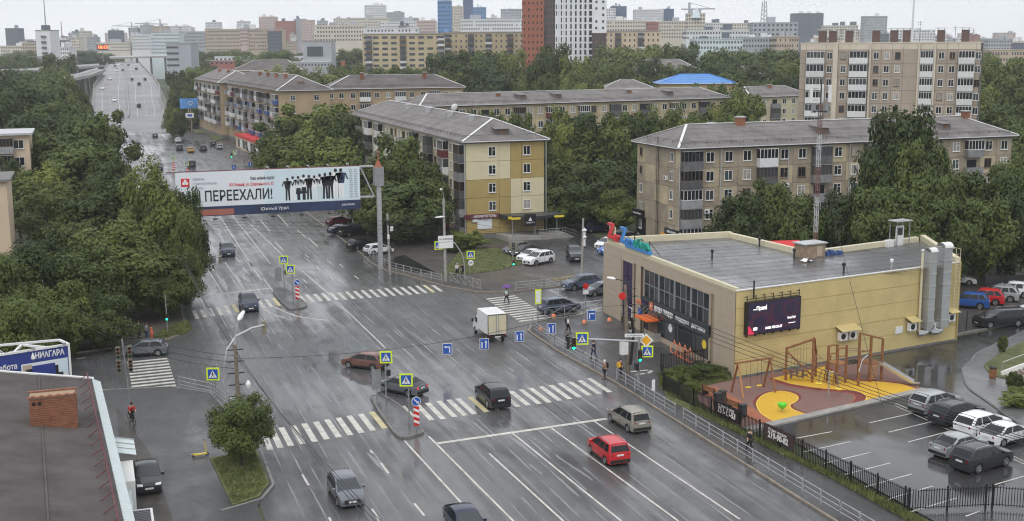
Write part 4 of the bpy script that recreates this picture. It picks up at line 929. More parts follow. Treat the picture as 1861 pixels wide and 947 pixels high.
# roof-top letters
rs = thing('roof_sign', 'red, blue and green roof letters along the shop front edge', 'sign', S0+Vector((.25, 26.0, Zt)))
def rt(s, size, y, z, m, fit): text(s, size, m, rs, frame_matrix((-.05, y, z), (0, -1, 0), (0, 0, 1)), name='letters', extr=.14, fit=fit, bold=.03)
mat('mast_red', (.20, .10, .08), .6); mat('mast_white', (.5, .5, .5), .6); mat('letter_teal', (.02, .33, .26), .4); mat('letter_blue', (.05, .22, .55), .4); mat('letter_red', (.62, .04, .05), .4)
rt('Z', 2.3, 1.0, 1.0, 'letter_red', 1.5); rt('ur', 1.5, -.6, .6, 'letter_red', 1.4); rt('Z', 2.3, -2.2, 1.0, 'letter_blue', 1.4); rt('am', 1.5, -3.8, .65, 'letter_blue', 1.8); rt('обувь', 1.35, -6.7, .7, 'letter_teal', 3.6)
b = MB(); b.box(-.2, .2, -8.6, -2.9, .0, .34); b.build('sign_base', 'letter_blue', rs)
b = MB(); b.box(.2, .32, .5, 2.0, 0, 1.5); b.build('sign_back', 'parapet_cream', rs)
b = MB()
for k in range(6): b.beam((.2, 1-k*1.8, 0), (.2, 1-k*1.8, 1.3), .06, .06); b.beam((.2, 1-k*1.8, 1.2), (1.4, 1-k*1.8, -.3), .05, .05)
b.build('sign_brace', 'dark_metal', rs)
# LED screen on the side wall
ls = thing('screen', 'dark violet video screen on the yellow wall', 'screen', S0+SD*3.9+SN*.3, math.atan2(SD.y, SD.x))
b = MB(); b.box(-3.0, 3.0, -.28, .2, 3.85, 6.75); b.build('screen_housing', 'black_paint', ls)
b = MB(); b.quad((-2.93,-.285,3.92),(2.93,-.285,3.92),(2.93,-.285,6.68),(-2.93,-.285,6.68)); b.build('display', 'screen', ls)
def em(x0,x1,z0,z1,m,zz=-.29): b = MB(); b.quad((x0,zz,z0),(x1,zz,z0),(x1,zz,z1),(x0,zz,z1)); b.build('display_image', m, ls)
b = MB(); b.add([(-2.93,-.289,3.92),(-2.2,-.289,3.92),(-2.5,-.289,4.3),(-2.8,-.289,4.7),(-2.93,-.289,4.6)],[(0,1,2,3,4)]); b.build('display_image','screen_red',ls)
for c, r0, r1, m in (((1.9, 5.8), .7, 1.0, 'screen_violet'), ((1.2, 5.6), 1.4, 1.8, 'screen_violet'), ((-1.6, 4.9), .8, 1.2, 'screen_violet')):
    b = MB()
    for i in range(20):
        t0, t1 = i*pi/10, (i+1)*pi/10; pts = [(c[0]+r*cos(t), c[1]+r*sin(t)*.8) for r, t in ((r0,t0),(r1,t0),(r1,t1),(r0,t1))]
        if all(abs(x) < 2.9 and 3.95 < z < 6.65 for x, z in pts): b.add([(x, -.2875, z) for x, z in pts], [(0,1,2,3)])
    b.build('display_image', m, ls)
em(-2.4,-2.1,6.05,6.12,'screen_white'); em(-.95,-.9,5.95,6.4,'screen_white'); em(-2.35,-1.9,4.25,4.5,'screen_white'); em(1.6,2.4,4.45,4.5,'screen_white')
text('Прив', .45, 'screen_white', ls, frame_matrix((-1.5,-.29,6.15),(1,0,0),(0,0,1)), bold=.01); text('8 800 775-35-27', .3, 'screen_white', ls, frame_matrix((-.05,-.29,4.3),(1,0,0),(0,0,1)), fit=1.9, bold=.008); text('ВинЛаб', .28, 'screen_white', ls, frame_matrix((1.95,-.29,4.95),(1,0,0),(0,0,1)), fit=.9)
b = MB(); b.beam((-3.0,-.1,7.0),(3.0,-.1,7.0),.05,.05)
for k in range(7): b.beam((-2.95+k*.98,-.1,6.75),(-2.95+k*.98,-.1,7.35),.05,.05); b.beam((-2.95+k*.98,-.1,7.2),(-2.95+k*.98,.25,7.2),.05,.05); b.box(-3.0+k*.98,-2.88+k*.98,-.2,.0,3.7,3.85)
b.beam((-2.2,-.05,7.0),(-2.2,-.05,8.6),.1,.1); b.build('bracket', 'dark_metal', ls)
# ducts, air conditioners and ladder on the side wall
def wall_thing(name, label, cat, x, z=0.0, out=.1, group=None): return thing(name, label, cat, S0+SD*x+SN*out+Vector((0,0,z)), math.atan2(SD.y, SD.x), group)
for (x, wd, zt_, lab) in ((22.9, .85, 9.3, 'slimmer silver duct on the yellow wall, nearer the screen'), (24.6, 1.05, 9.6, 'wider silver duct on the yellow wall, nearer the ladder')):
    d = wall_thing('ventilation_duct', lab, 'duct', x, 0); b = MB(); b.box(-wd/2, wd/2, -wd*.95, -.08, 1.9, zt_); b.build('duct', 'galv', d)
    for k in range(6): b = MB(); b.box(-wd/2-.05, wd/2+.05, -wd*.95-.05, -.04, 2.6+k*1.15, 2.68+k*1.15); b.build('flange', 'zinc', d)
    b = MB(); r = wd*.5
    for i in range(8):
        t0, t1 = pi*i/8, pi*(i+1)/8
        b.quad((-wd/2-.03, -wd*.5+r*1.1*cos(t0), zt_+r*.9*sin(t0)), (wd/2+.03, -wd*.5+r*1.1*cos(t0), zt_+r*.9*sin(t0)), (wd/2+.03, -wd*.5+r*1.1*cos(t1), zt_+r*.9*sin(t1)), (-wd/2-.03, -wd*.5+r*1.1*cos(t1), zt_+r*.9*sin(t1)))
    b.build('duct_cowl', 'white_metal', d)
    b = MB(); b.tube([(0, -wd*.5, 1.95), (-.1, -wd*.5, 1.6), (-.5, -wd*.5, 1.5), (-.9, -.2, 1.5)], wd*.35, 8); b.build('duct_elbow', 'galv', d)
d = wall_thing('flue_pipe', 'thin pale flue pipe beside the slimmer duct', 'pipe', 22.05); b = MB(); b.tube([(0,-.2,1.6),(0,-.2,9.4)],.12,8); b.build('pipe','parapet_cream',d); b = MB(); b.cyl((0,-.2,9.42),(0,-.2,9.6),.22,.05); b.build('cap','zinc',d)
def aircon_thing(x, z, lab, n=1, hood=True, grp='air conditioners on the yellow wall'):
    d = wall_thing('air_conditioner', lab, 'air conditioner', x, z, group=grp)
    for k in range(n):
        q = k*1.15; b = MB(); b.box(q-.45, q+.45, -.5, -.12, 0, .75); u = b.build('casing', 'white_metal', d); b = MB(); b.cyl((q-.08,-.503,.38),(q-.08,-.515,.38),.28,n=14); b.build('fan_grille','dark_metal',d)
        b = MB(); b.beam((q-.3,0,-.06),(q-.3,-.5,-.06),.05,.06); b.beam((q+.3,0,-.06),(q+.3,-.5,-.06),.05,.06); b.build('bracket','white_metal',d)
    if hood: b = MB(); b.add([(-.65,-.95,.95),((n-1)*1.15+.65,-.95,.95),((n-1)*1.15+.65,0,1.3),(-.65,0,1.3),(-.65,-.95,.9),((n-1)*1.15+.65,-.95,.9)],[(0,1,2,3),(4,5,1,0)]); b.build('rain_hood','sign_yellow' if 0 else 'siding_yellow',d)
aircon_thing(12.2, 2.05, 'twin white air conditioner units under one yellow hood', 2); aircon_thing(21.0, 1.9, 'white air conditioner under a yellow hood left of the ducts'); aircon_thing(23.6, 1.6, 'white air conditioner without a hood below the ducts', hood=False); aircon_thing(26.2, 2.2, 'white box under a yellow hood beneath the wall ladder')
d = wall_thing('hatch', 'small white hatch in the yellow wall near the ducts', 'hatch', 19.6, 1.7); b = MB(); b.box(-.45,.45,-.06,0,0,.7); b.build('hatch_door','white_metal',d)
d = wall_thing('wall_ladder', 'caged yellow ladder at the far end of the wall', 'ladder', 26.7); b = MB()
for s_ in (-.3, .3): b.tube([(s_,-.35,2.9),(s_,-.35,9.2),(s_,.6,9.2)],.035,5)
b.build('rail','parapet_cream',d)
for k in range(18): b = MB(); b.beam((-.3,-.35,3.1+k*.33),(.3,-.35,3.1+k*.33),.03,.03); b.build('rung','parapet_cream',d)
# things on the shop roof
def roof_pt(px, py): return G(px, py, Zt-.44)
for i, (px_, py_) in enumerate(((1294,472),(1380,448),(1533,497),(1443,470),(1620,490))):
    d = thing('roof_vent', ['short black vent pipe near the roof letters','black vent pipe in the middle of the shop roof','black vent pipe near the wall edge of the shop roof','brown stub vent near the roof hut','white capped vent near the ducts'][i], 'vent', roof_pt(px_,py_)); b = MB(); b.cyl((0,0,0),(0,0,.75),.09); b.build('pipe','dark_metal' if i < 4 else 'zinc',d); b = MB(); b.lathe([(.16,.72),(.17,.95),(.05,1.05)]); b.build('cap','dark_metal' if i < 4 else 'white_metal',d)
hut = thing('roof_hut', 'small rusty brown hut at the inner corner of the shop roof', 'hut', roof_pt(1471,466), .15); b = MB(); b.box(-1.3,1.3,-.8,.8,0,1.35); b.build('wall','frame_wood',hut); b = MB(); b.box(-1.5,1.5,-1,1,1.36,1.46); b.build('lid','zinc',hut); b = MB(); b.box(.2,.9,-.84,-.8,.1,1.1); b.build('door','facade_beige',hut)
tarp = thing('tarpaulin', 'crumpled white sheet lying by the roof hut', 'sheet', roof_pt(1468,470)+Vector((-1.2,-1.6,0))); b = MB()
rr = random.Random(3); gx = [[(i*.25-.5, j*.22-.4, .08+.35*rr.random()*max(0,1-abs(i-2)/3)) for j in range(5)] for i in range(6)]
for i in range(5):
    for j in range(4): b.quad(gx[i][j], gx[i+1][j], gx[i+1][j+1], gx[i][j+1])
b.build('sheet','banner_white',tarp)
tb = thing('blue_tarpaulin', 'blue bundle on the roof beside the mast foot', 'sheet', roof_pt(1510,463)); b = MB()
for k in range(5): b.box(-1.2+k*.5,-.8+k*.5,-.3,.3+.1*(k%2),0,.25+.12*(k%3))
b.build('bundle','board_blue',tb)
lean = thing('lean_to_roof', 'low red sheet roof beyond the shop roof edge', 'roof', G(1425,452,7.6)+Vector((2.2,3.0,-1.2))); b = MB(); b.add([(-2.4,0,0),(2.4,-.8,0),(2.4,1.4,1.2),(-2.4,2.2,1.2)],[(0,1,2,3)]); b.add([(-2.4,0,-6.4),(2.4,-.8,-6.4),(2.4,-.8,-.02),(-2.4,0,-.02)],[(0,1,2,3)]); b.build('sheet','sign_red',lean)
dp = roof_pt(1634,446); bo = thing('roof_doorway', 'white glazed door with a small shelter on the shop roof', 'door', dp, .17); b = MB(); b.box(-.55,.55,-.05,.05,0,2.1); b.build('door','white_metal',bo); b = MB(); b.box(-.35,.35,-.07,-.05,1.1,1.9); b.build('pane','glass_grey',bo)
b = MB()
for x in (-.9,.9):
    for y in (-.5,.5): b.beam((x,y,0),(x,y,2.6),.08,.08)
b.build('post','steel_pole',bo); b = MB(); b.box(-1.1,1.1,-.7,.7,2.6,2.7); b.build('shelter_roof','zinc',bo); b = MB(); b.box(-1.9,-1.0,-.3,.3,0,.7); b.build('cabinet','white_metal',bo)
# cell mast behind the shop
mp_ = Vector((72.6, 110.5, 0)); ms = thing('radio_mast', 'slim red and white lattice mast with antennas behind the shop', 'mast', mp_); mh = 24.5
for i, (z0, z1, m) in enumerate(((0,7.5,'joint_dark'),(7.5,8.8,'mast_red'),(8.8,12.6,'mast_white'),(12.6,15.8,'mast_red'),(15.8,19.2,'mast_white'),(19.2,22.4,'mast_red'))):
    b = MB()
    for a in range(3):
        c0 = (.24*cos(a*2.094), .24*sin(a*2.094)); c1 = (.24*cos((a+1)*2.094), .24*sin((a+1)*2.094)); b.beam((*c0,z0),(*c0,z1),.05,.05)
        k = int((z1-z0)/.5)
        for j in range(k):
            za, zb = z0+(z1-z0)*j/k, z0+(z1-z0)*(j+1)/k; b.beam((*c0,za),(*c1,zb) if j%2 else (*c1,za),.025,.025)
            b.beam((*c0,zb),(*c1,za),.025,.025)
    b.build('lattice', m, ms)
for a in range(3):
    x, y = 1.1*cos(a*2.094+.9), 1.1*sin(a*2.094+.9); b = MB(); b.box(x-.16,x+.16,y-.08,y+.08,22.6,24.4); b.build('antenna_panel','white_metal',ms); b = MB(); b.beam((x*.3,y*.3,22.8),(x,y,22.8),.06,.06); b.beam((x*.3,y*.3,24),(x,y,24),.06,.06); b.box(x*.7-.2,x*.7+.2,y*.7-.1,y*.7+.1,21.5,22.5); b.build('antenna_bracket','steel_pole',ms)
b = MB(); b.lathe([(.9,21.6),(.9,21.7)],n=10); b.cyl((0,0,22.4),(0,0,24.8),.07); b.build('platform','dark_metal',ms)
# bicycle rings by the shop front
br = thing('bicycle_rack', 'row of four orange bicycle rings by the shop front', 'bike rack', (50.2, 97.2, .12))
for k in range(4):
    b = MB(); c = Vector((0, 1.7-k*1.05, .75)); b.tube([c+Vector((.18*sin(t*2.1), .62*cos(t), .66*sin(t))) for t in [i*2*pi/16-pi/2 for i in range(17)]], .045, 6); b.build('ring','orange_dull',br)
b = MB(); b.beam((0,-2.0,.05),(0,2.2,.05),.1,.06); b.build('base_rail','orange_dull',br)
# ------------------------------------------------------------------ near house at the lower left
NH = thing('house', 'low house with corrugated grey roof in the lower left corner', 'house', (-.6, 60, 0))
def nl(x, y, z): return (x+.6, y-60, z)
b = MB(); b.box(-14, -.25, -30, 32, -.05, 4.0); b.build('wall', 'parapet_cream', NH)
b = MB(); x0 = .25; nrow = 62
eave = lambda y: -.95+(92-y)*.048
for i in range(1): 
    pass
N = 150
for i in range(N):       # corrugated sheets: one ridge and one furrow per step along the eave
    y0 = 93.2-i*.42; 
    for j in range(4):
        xa, xb = (eave(y0)-.0)-j*3.7, eave(y0)-(j+1)*3.7; za, zb = 4.22+j*.66, 4.22+(j+1)*.66+.03
        b.quad(nl(xa,y0,za), nl(xa,y0-.2,za+.1), nl(xb,y0-.2,zb+.1), nl(xb,y0,zb)); b.quad(nl(xa,y0-.2,za+.1), nl(xa,y0-.42,za), nl(xb,y0-.42,zb), nl(xb,y0-.2,zb+.1))
rf = b.build('roof', 'old_slate', NH)
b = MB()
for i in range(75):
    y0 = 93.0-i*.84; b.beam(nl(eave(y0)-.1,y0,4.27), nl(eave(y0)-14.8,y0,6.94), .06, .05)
k = b.build('roof_seam_shade', 'joint_dark', rf); k['kind'] = 'stuff'  # shadow gaps at the sheet seams, drawn as dark bars down the slope
for j in range(1, 4): b = MB(); b.beam(nl(eave(93)-j*3.7,93,4.34+j*.66), nl(eave(32)-j*3.7,32,4.34+j*.66), .1, .06); b.build('roof_lap', 'old_slate', rf)
b = MB(); b.beam(nl(-.9,93.3,4.3), nl(-15.7,93.3,6.95), .3, .12); b.build('verge_trim', 'white_metal', rf)
b = MB(); b.add([nl(eave(93)-.05,93.3,4.3), nl(eave(93)+.55,93.3,4.0), nl(eave(30)+.55,30,4.0), nl(eave(30)-.05,30,4.3)],[(0,1,2,3)]); b.build('eave_flashing','awning',rf)
b = MB(); 
for zz in (.35,.55): b.tube([nl(eave(93)-.35,93,4.3+zz), nl(eave(30)-.35,30,4.3+zz)],.035,5)
for k in range(32): y = 92.5-k*2; b.beam(nl(eave(y)-.35,y,4.25), nl(eave(y)-.35,y,4.9),.05,.05); b.beam(nl(eave(y)-.35,y,4.85), nl(eave(y)-1.0,y-.3,4.5),.04,.04)
b.build('snow_guard','board_maroon',rf)
# brick chimney
ch = MB(); ch.box(-4.72, -1.98, 79.9+.06, 81.5, 4.3, 6.8); 
chm = MB(); chm.v = [nl(*v) for v in ch.v]; chm.f = ch.f; chm.m = ch.m; chim = chm.build('chimney', 'mortar', NH)
b = MB(); row = 0; z = 4.35
while z < 6.65:
    x = -4.75-(.17 if row % 2 else 0)
    while x < -1.97:
        xa, xb = max(x+.012, -4.75), min(x+.33, -1.95); dy = random.uniform(-.012, .012)
        if xb-xa > .05:
            p, q = nl(xa, 79.88+dy, z+.012), nl(xb, 80.0, z+.103); b.box(p[0], q[0], p[1], q[1], p[2], q[2])
        x += .345
    y = 79.95
    while y < 81.5:
        p, q = nl(-1.98, y+.012, z+.012), nl(-1.92+random.uniform(-.01,.01), min(y+.33,81.5), z+.103); b.box(p[0], q[0], p[1], q[1], p[2], q[2]); y += .345
    z += .118; row += 1
k = b.build('brick', 'chimney_brick', chim); k['kind'] = 'stuff'
b = MB(); z = 6.8
for k in range(12):
    p = nl(-4.85+k*.25, 79.8, 6.82); b.box(p[0]+.01, p[0]+.24, p[1], p[1]+.25, 6.82, 6.9+.06*(k % 2)); b.box(p[0]+.01, p[0]+.24, p[1]+1.5, p[1]+1.75, 6.82, 6.9)
k = b.build('brick_cap', 'chimney_brick', chim); k['kind'] = 'stuff'
for k in range(2): b = MB(); p = nl(-4.55+k*.33, 79.86, 6.35); b.box(p[0], p[0]+.2, p[1]-.0, p[1]+.03, 6.35, 6.55); b.build('flue_hole','black_paint',chim)
# porch roofs and windows along its street wall
b = MB(); b.add([nl(.0,81.5,3.3), nl(1.45,81.5,2.95), nl(1.5,78.2,2.95), nl(.1,78.2,3.3)],[(0,1,2,3)]); b.build('awning','awning',NH)
for k in range(3): b = MB(); b.beam(nl(.0,81.4-k*1.05,3.34), nl(1.45,81.4-k*1.05,2.99),.05,.05); b.build('awning_seam','zinc',NH)
b = MB(); b.box(*[nl(.1,0,0)[0],nl(1.25,0,0)[0]],nl(0,74.0,0)[1],nl(0,78.0,0)[1],-.05,2.7); b.build('porch','frame_white',NH)
for k in range(3): b = MB(); b.box(nl(1.25,0,0)[0],nl(1.29,0,0)[0],nl(0,74.2+k*1.28,0)[1],nl(0,75.3+k*1.28,0)[1],.9,2.4); b.build('porch_window','glass_dark',NH)
b = MB(); b.box(nl(.2,0,0)[0],nl(1.0,0,0)[0],nl(0,70.5,0)[1],nl(0,73.9,0)[1],-.05,2.2); b.build('porch_side','awning',NH)
b = MB(); b.box(nl(.35,0,0)[0],nl(1.95,0,0)[0],nl(0,63,0)[1],nl(0,70.3,0)[1],-.05,2.1); b.box(nl(.3,0,0)[0],nl(2.05,0,0)[0],nl(0,62.9,0)[1],nl(0,70.4,0)[1],2.1,2.2); b.build('cellar_porch','white_metal',NH)
for k in range(28): b = MB(); yy = nl(0,70.1-k*.25,0)[1]; b.box(nl(.45,0,0)[0],nl(1.9,0,0)[0],yy-.2,yy,2.203,2.26); b.build('roof_slat','solar_dark',NH)
# ------------------------------------------------------------------ the small advertising board behind that house
ab = thing('billboard', 'angled blue billboard on a white truss behind the corrugated roof', 'billboard', (-5.4, 96.5, 0))
pa, pb = X(2, 700, 95.5), X(128, 695, 97); L_ = loc
bx0 = Vector((-8.0-(-5.4), -1.0, 0)); bx1 = Vector((-2.6+5.4, .9, 0)); up = Vector((0,0,1))
bd = (bx1-bx0).normalized(); bn = Vector((bd.y,-bd.x,0))
for k in (0,1):
    b = MB(); base = bx0+bn*0; p, q = bx0+up*3.0, bx1+up*3.0; b.add([p,q,q+up*3.0,p+up*3.0, p-bn*.12,q-bn*.12,q-bn*.12+up*3.0,p-bn*.12+up*3.0],[(0,1,2,3),(7,6,5,4),(3,2,6,7),(0,4,5,1),(1,5,6,2),(0,3,7,4)])
    if k == 0: b.build('board','ad_blue',ab)
wd = (bx1-bx0).length
def bp(x,z,o=.02): return bx0+bd*(x*wd)+up*(3.0+z*3.0)+bn*o
for x0,x1,z0,z1,m in ((.36,.97,.02,.7,'ad_white'),(.42,.9,.1,.55,'ad_black'),(.5,.8,.2,.62,'ad_blue'),(.84,.97,.35,.7,'ad_ice'),(.38,.5,.3,.66,'s_tan')):
    o = .02+.004*(x0*10); b = MB(); b.quad(bp(x0,z0,o),bp(x1,z0,o),bp(x1,z1,o),bp(x0,z1,o)); b.build('board_picture',m,ab)
text('НИАГАРА',.62,'sign_white',ab,frame_matrix(bp(.74,.86),bd,up),fit=2.2,bold=.02); text('Работа',.6,'sign_white',ab,frame_matrix(bp(.17,.68),bd,up),fit=1.6,bold=.01); text('твой',.6,'sign_white',ab,frame_matrix(bp(.2,.36),bd,up),fit=1.1,bold=.01)
b = MB(); b.lathe([(.02,-.3),(.16,-.15),(.14,0),(.02,.32)],n=8); dr = b.build('board_logo','sign_white',ab,bp(.52,.86,.05))
b = MB(); T = [bx0+up*6.1, bx1+up*6.1]; bk = -bn*3.2+bd*1.2
for p, q in ((T[0],T[1]),(T[0],T[0]+bk),(T[0]+bk,T[1]-bn*1.9-bd*.1),(T[1],T[1]-bn*1.9-bd*.1),(bp(.3,1.03,-.2),bp(.5,1.03,-2.2)),(bp(.5,1.03,-2.2),bp(.7,1.03,-.2)),(bx1+up*3,bx1+up*6.1),(bx0+up*3,bx0+up*6.1)): b.beam(p,q,.16,.16)
for k in range(8): b.beam(T[0].lerp(T[0]+bk,k/8),bx0.lerp(bx1,k/10)+up*3.2,.05,.05)
b.build('truss','frame_white',ab)
b = MB()
for p in (bx0.lerp(bx1,.3)-bn*1, bx0.lerp(bx1,.75)-bn*.8): b.cyl(p,p+up*6,.18)
b.build('support','steel_pole',ab)
for t in (.45,.85): b = MB(); b.beam(bp(t,1.0,0),bp(t,1.2,1.6),.05,.05); b.box(*sum([[v-.12,v+.12] for v in bp(t,1.2,1.7)],[])); b.build('flood_lamp','galv',ab)
# ------------------------------------------------------------------ street furniture
def sag(p, q, s=.5, n=14): return [p.lerp(q, i/n)-Vector((0,0,4*s*(i/n)*(1-i/n))) for i in range(n+1)]
# signs are built facing local -y
def sign_plate(root, name, w_, h_, m, x, y, z, t=.03, rz=0.0):
    b = MB(); b.box(-w_/2, w_/2, -t, 0, -h_/2, h_/2); return b.build(name, m, root, (x, y, z), rz)
def ped_sign(root, x, y, z, s=1.0, rz=0.0):
    o = sign_plate(root, 'sign_board', 1.05*s, 1.05*s, 'sign_lime', x, y, z, .04, rz)
    b = MB(); b.box(-.4*s, .4*s, -.052, -.042, -.4*s, .4*s); b.build('sign_face', 'sign_blue', o)
    b = MB(); b.add([(-.34*s,-.058,-.3*s),(.34*s,-.058,-.3*s),(0,-.058,.32*s)],[(0,1,2)]); b.build('sign_triangle','sign_white',o)
    b = MB(); yy = -.064
    b.add([(-.05*s,yy,.12*s),(.03*s,yy,.12*s),(.03*s,yy,.19*s),(-.05*s,yy,.19*s)],[(0,1,2,3)]); b.add([(-.06*s,yy,-.08*s),(.04*s,yy,-.08*s),(.03*s,yy,.1*s),(-.05*s,yy,.1*s)],[(0,1,2,3)])
    for dx in (-1, 1): b.add([(-.03*s,yy,-.06*s),(.02*s,yy,-.06*s),(dx*.14*s+.03*s,yy,-.27*s),(dx*.14*s-.03*s,yy,-.27*s)],[(0,1,2,3)]); b.add([(0,yy,.08*s),(0,yy,.04*s),(dx*.13*s,yy,-.06*s),(dx*.14*s,yy,-.03*s)],[(0,1,2,3)])
    b.build('pedestrian_figure','sign_black',o); return o
def tube_part(root, name, pts, r, m, n=8): b = MB(); b.tube(pts, r, n); return b.build(name, m, root, smooth=40)
def pole(root, h, r=.1, m='steel_pole', top=None, lean=(0,0), name='pole'):
    b = MB(); b.cyl((0,0,-.05),(lean[0],lean[1],h), r, top or r*.75, 10); return b.build(name, m, root, smooth=40)
def signal_head(root, x, y, z, rz=0.0, lit='g', back=False, s=1.0, m='black_paint'):
    b = MB(); b.box(-.17*s,.17*s,-.1,.12,-.5*s,.5*s); o = b.build('signal_head', 'signal_back' if back else m, root, (x,y,z), rz)
    for k, c in enumerate(('signal_red_off','signal_amber_off','signal_green' if lit == 'g' else 'signal_green_off')):
        zz = (.32-.32*k)*s
        b = MB(); b.cyl((0,-.105,zz),(0,-.125,zz),.125*s,n=14); b.build('lens', c, o)
        b = MB()
        for i in range(8):
            t0, t1 = pi*i/8, pi*(i+1)/8; r = .15*s; b.quad((r*cos(t0),-.1,zz+r*sin(t0)),(r*cos(t1),-.1,zz+r*sin(t1)),(r*cos(t1),-.3,zz+r*sin(t1)),(r*cos(t0),-.3,zz+r*sin(t0)))
        b.build('visor', m, o)
    return o
def ped_head(root, x, y, z, rz=0.0):
    b = MB(); b.box(-.15,.15,-.1,.1,-.33,.33); o = b.build('signal_head','black_paint',root,(x,y,z),rz)
    for zz, c in ((.16,'signal_red_off'),(-.16,'signal_green')): b = MB(); b.cyl((0,-.105,zz),(0,-.125,zz),.11,n=12); b.build('lens',c,o)
def lamp(root, p0, p1, s=1.0):     # arm end p0 -> head tip p1
    p0, p1 = Vector(p0), Vector(p1); b = MB(); d = (p1-p0).normalized(); b.tube([p0, p0.lerp(p1,.35), p1], [.07*s,.17*s,.1*s], 8); return b.build('lamp_head','lamp_white',root,smooth=50)
FC = -YAW*0-.33   # signs that face the approaching traffic are turned a little to the camera side
# --- gantry with the long poster
gp = G(692, 489); gy = gp.y
GA = thing('gantry_billboard', 'long white poster on a gantry across the road', 'billboard', gp)
tl, tr_, br_, bl = X(318, 321, gy), X(652, 296, gy), X(652, 362, gy), X(318, 384, gy)
ztop = (tl.z+tr_.z)/2; zbot = br_.z; x0, x1 = tl.x-gp.x, tr_.x-gp.x
b = MB(); b.box(x0, x1, -.35, -.15, zbot, ztop); b.build('poster_board','ad_white',GA)
b = MB(); b.box(x0+(x1-x0)*.47, x1-.05, -.36, -.352, zbot+.1, ztop-.1); b.build('poster_panel','ad_ice',GA)
b = MB(); b.box(x0, x1, -.38, -.12, zbot-1.2, zbot-.03); b.build('lower_banner','ad_navy',GA)
b = MB(); b.box(x0+.1, x0+(x1-x0)*.3, -.39, -.381, zbot-1.1, zbot-.35); b.build('lower_banner_photo','s_brick',GA)
H_ = ztop-zbot; WD = x1-x0
tx = lambda s, fx, fz, size, m, fit, al='CENTER', bold=0.0: text(s, size*H_, m, GA, frame_matrix((x0+fx*WD, -.365, zbot+fz*H_), (1,0,0), (0,0,1)), fit=fit*WD if fit else None, align=al, bold=bold)
tx('МЫ ПЕРЕЕХАЛИ!', .27, .28, .42, 'ad_black', .48, bold=.028); tx('Наш новый адрес', .46, .77, .13, 'ad_black', .13, bold=.008); tx('ЖК Равный, ул. Дзержинского, 82', .4, .6, .13, 'ad_red', .24, bold=.006)
for i, s_ in enumerate(('СЕМЕЙНАЯ', 'СТОМАТОЛОГИЧЕСКАЯ', 'КЛИНИКА')): tx(s_, .088, .8-i*.13, .09, 's_grey', (.06, .125, .055)[i], 'LEFT')
text('Южный Урал', .55, 'sign_white', GA, frame_matrix((x0+.52*WD, -.39, zbot-.62), (1,0,0), (0,0,1)), fit=.15*WD)
text('реклама', .4, 'sign_white', GA, frame_matrix((x0+.93*WD, -.39, zbot-.55), (1,0,0), (0,0,1)), fit=.07*WD)
b = MB(); lx, lz = x0+.05*WD, zbot+.72*H_; b.box(lx-.5, lx+.5, -.37, -.361, lz-.5, lz+.5); b.build('poster_logo','ad_red',GA)
for k in range(3): b = MB(); b.cyl((lx+.2*cos(k*2.094+pi/2), -.372, lz+.2*sin(k*2.094+pi/2)), (lx+.2*cos(k*2.094+pi/2), -.378, lz+.2*sin(k*2.094+pi/2)), .19, n=12); b.build('logo_leaf','sign_white',GA)
def flat_person(cx, zb, h, top, leg, skirt=False):   # printed back view of a standing figure on the poster
    o = -.368; f = lambda pts, m: (MB().add([(cx+x*h, o, zb+z*h) for x, z in pts], [tuple(range(len(pts)))]).build('printed_figure', m, GA))
    f([(-.1,.0),(-.03,.0),(-.005,.48),(.005,.48),(.03,0),(.1,0),(.09,.5),(-.09,.5)] if not skirt else [(-.06,0),(.06,0),(.06,.25),(.12,.25),(.08,.5),(-.08,.5),(-.12,.25),(-.06,.25)], leg)
    f([(-.1,.5),(.1,.5),(.15,.78),(.2,.62),(.25,.64),(.17,.84),(.05,.86),(-.05,.86),(-.17,.84),(-.25,.64),(-.2,.62),(-.15,.78)], top)
    f([(.07*cos(t)*.8, .93+.07*sin(t)) for t in [i*pi/5 for i in range(10)]], 'hair')
for i in range(11):
    fx = .595+i*.0298; tops = ['ad_black','ad_white','ad_white','sign_white','ad_black','sign_white','ad_white','ad_black','ad_black','sign_white','ad_navy'][i]; legs = ['ad_black','sign_white','ad_black','ad_black','ad_black','ad_white','s_mint','ad_black','ad_black','sign_white','sign_white'][i]
    flat_person(x0+fx*WD, zbot+.07*H_, (.68,.72,.72,.76,.74,.72,.76,.78,.8,.9,.9)[i]*H_, tops, legs, i in (2, 3))
for k in range(2):
    for j in range(16): b = MB(); b.box(x1-1.35+k*.6, x1-.95+k*.6+random.uniform(-.05,.05), -.368, -.362, zbot+H_*(.07+j*.055), zbot+H_*(.1+j*.055)); b.build('poster_line','s_grey',GA)
b = MB(); b.beam((x0-1, .1, ztop+.1), (x1, -.25, ztop+.1), .12, .1); b.build('poster_rail','board_maroon',GA)
for k in range(5):
    xx = x0+WD*(.5+.11*k); b = MB(); b.beam((xx,-.2,ztop+.1),(xx-.4,-1.6,ztop+.5),.06,.06); b.box(xx-.6,xx-.3,-1.8,-1.5,ztop+.42,ztop+.55); b.build('flood_lamp','galv',GA)
for k in range(7):
    xx = x0+WD*(.04+.155*k); b = MB(); b.beam((xx,-.2,zbot-1.2),(xx,-1.2,zbot-1.45),.05,.05); b.box(xx-.25,xx+.25,-1.4,-1.1,zbot-1.55,zbot-1.4); b.build('flood_lamp','dark_metal',GA)
b = MB(); b.box(-.27,.27,-.27,.27,-.05,ztop-2.6); b.build('column','galv',GA)
b = MB(); b.box(-.6,.6,-.6,.6,ztop-2.6,ztop-.2); b.build('column_head','steel_pole',GA); b = MB(); b.lathe([(.55,ztop-.2),(.08,ztop+.7),(.05,ztop+2.4)],n=6); b.build('finial','tower_rust',GA)
b = MB(); za, zb_ = ztop-.1, zbot+.2
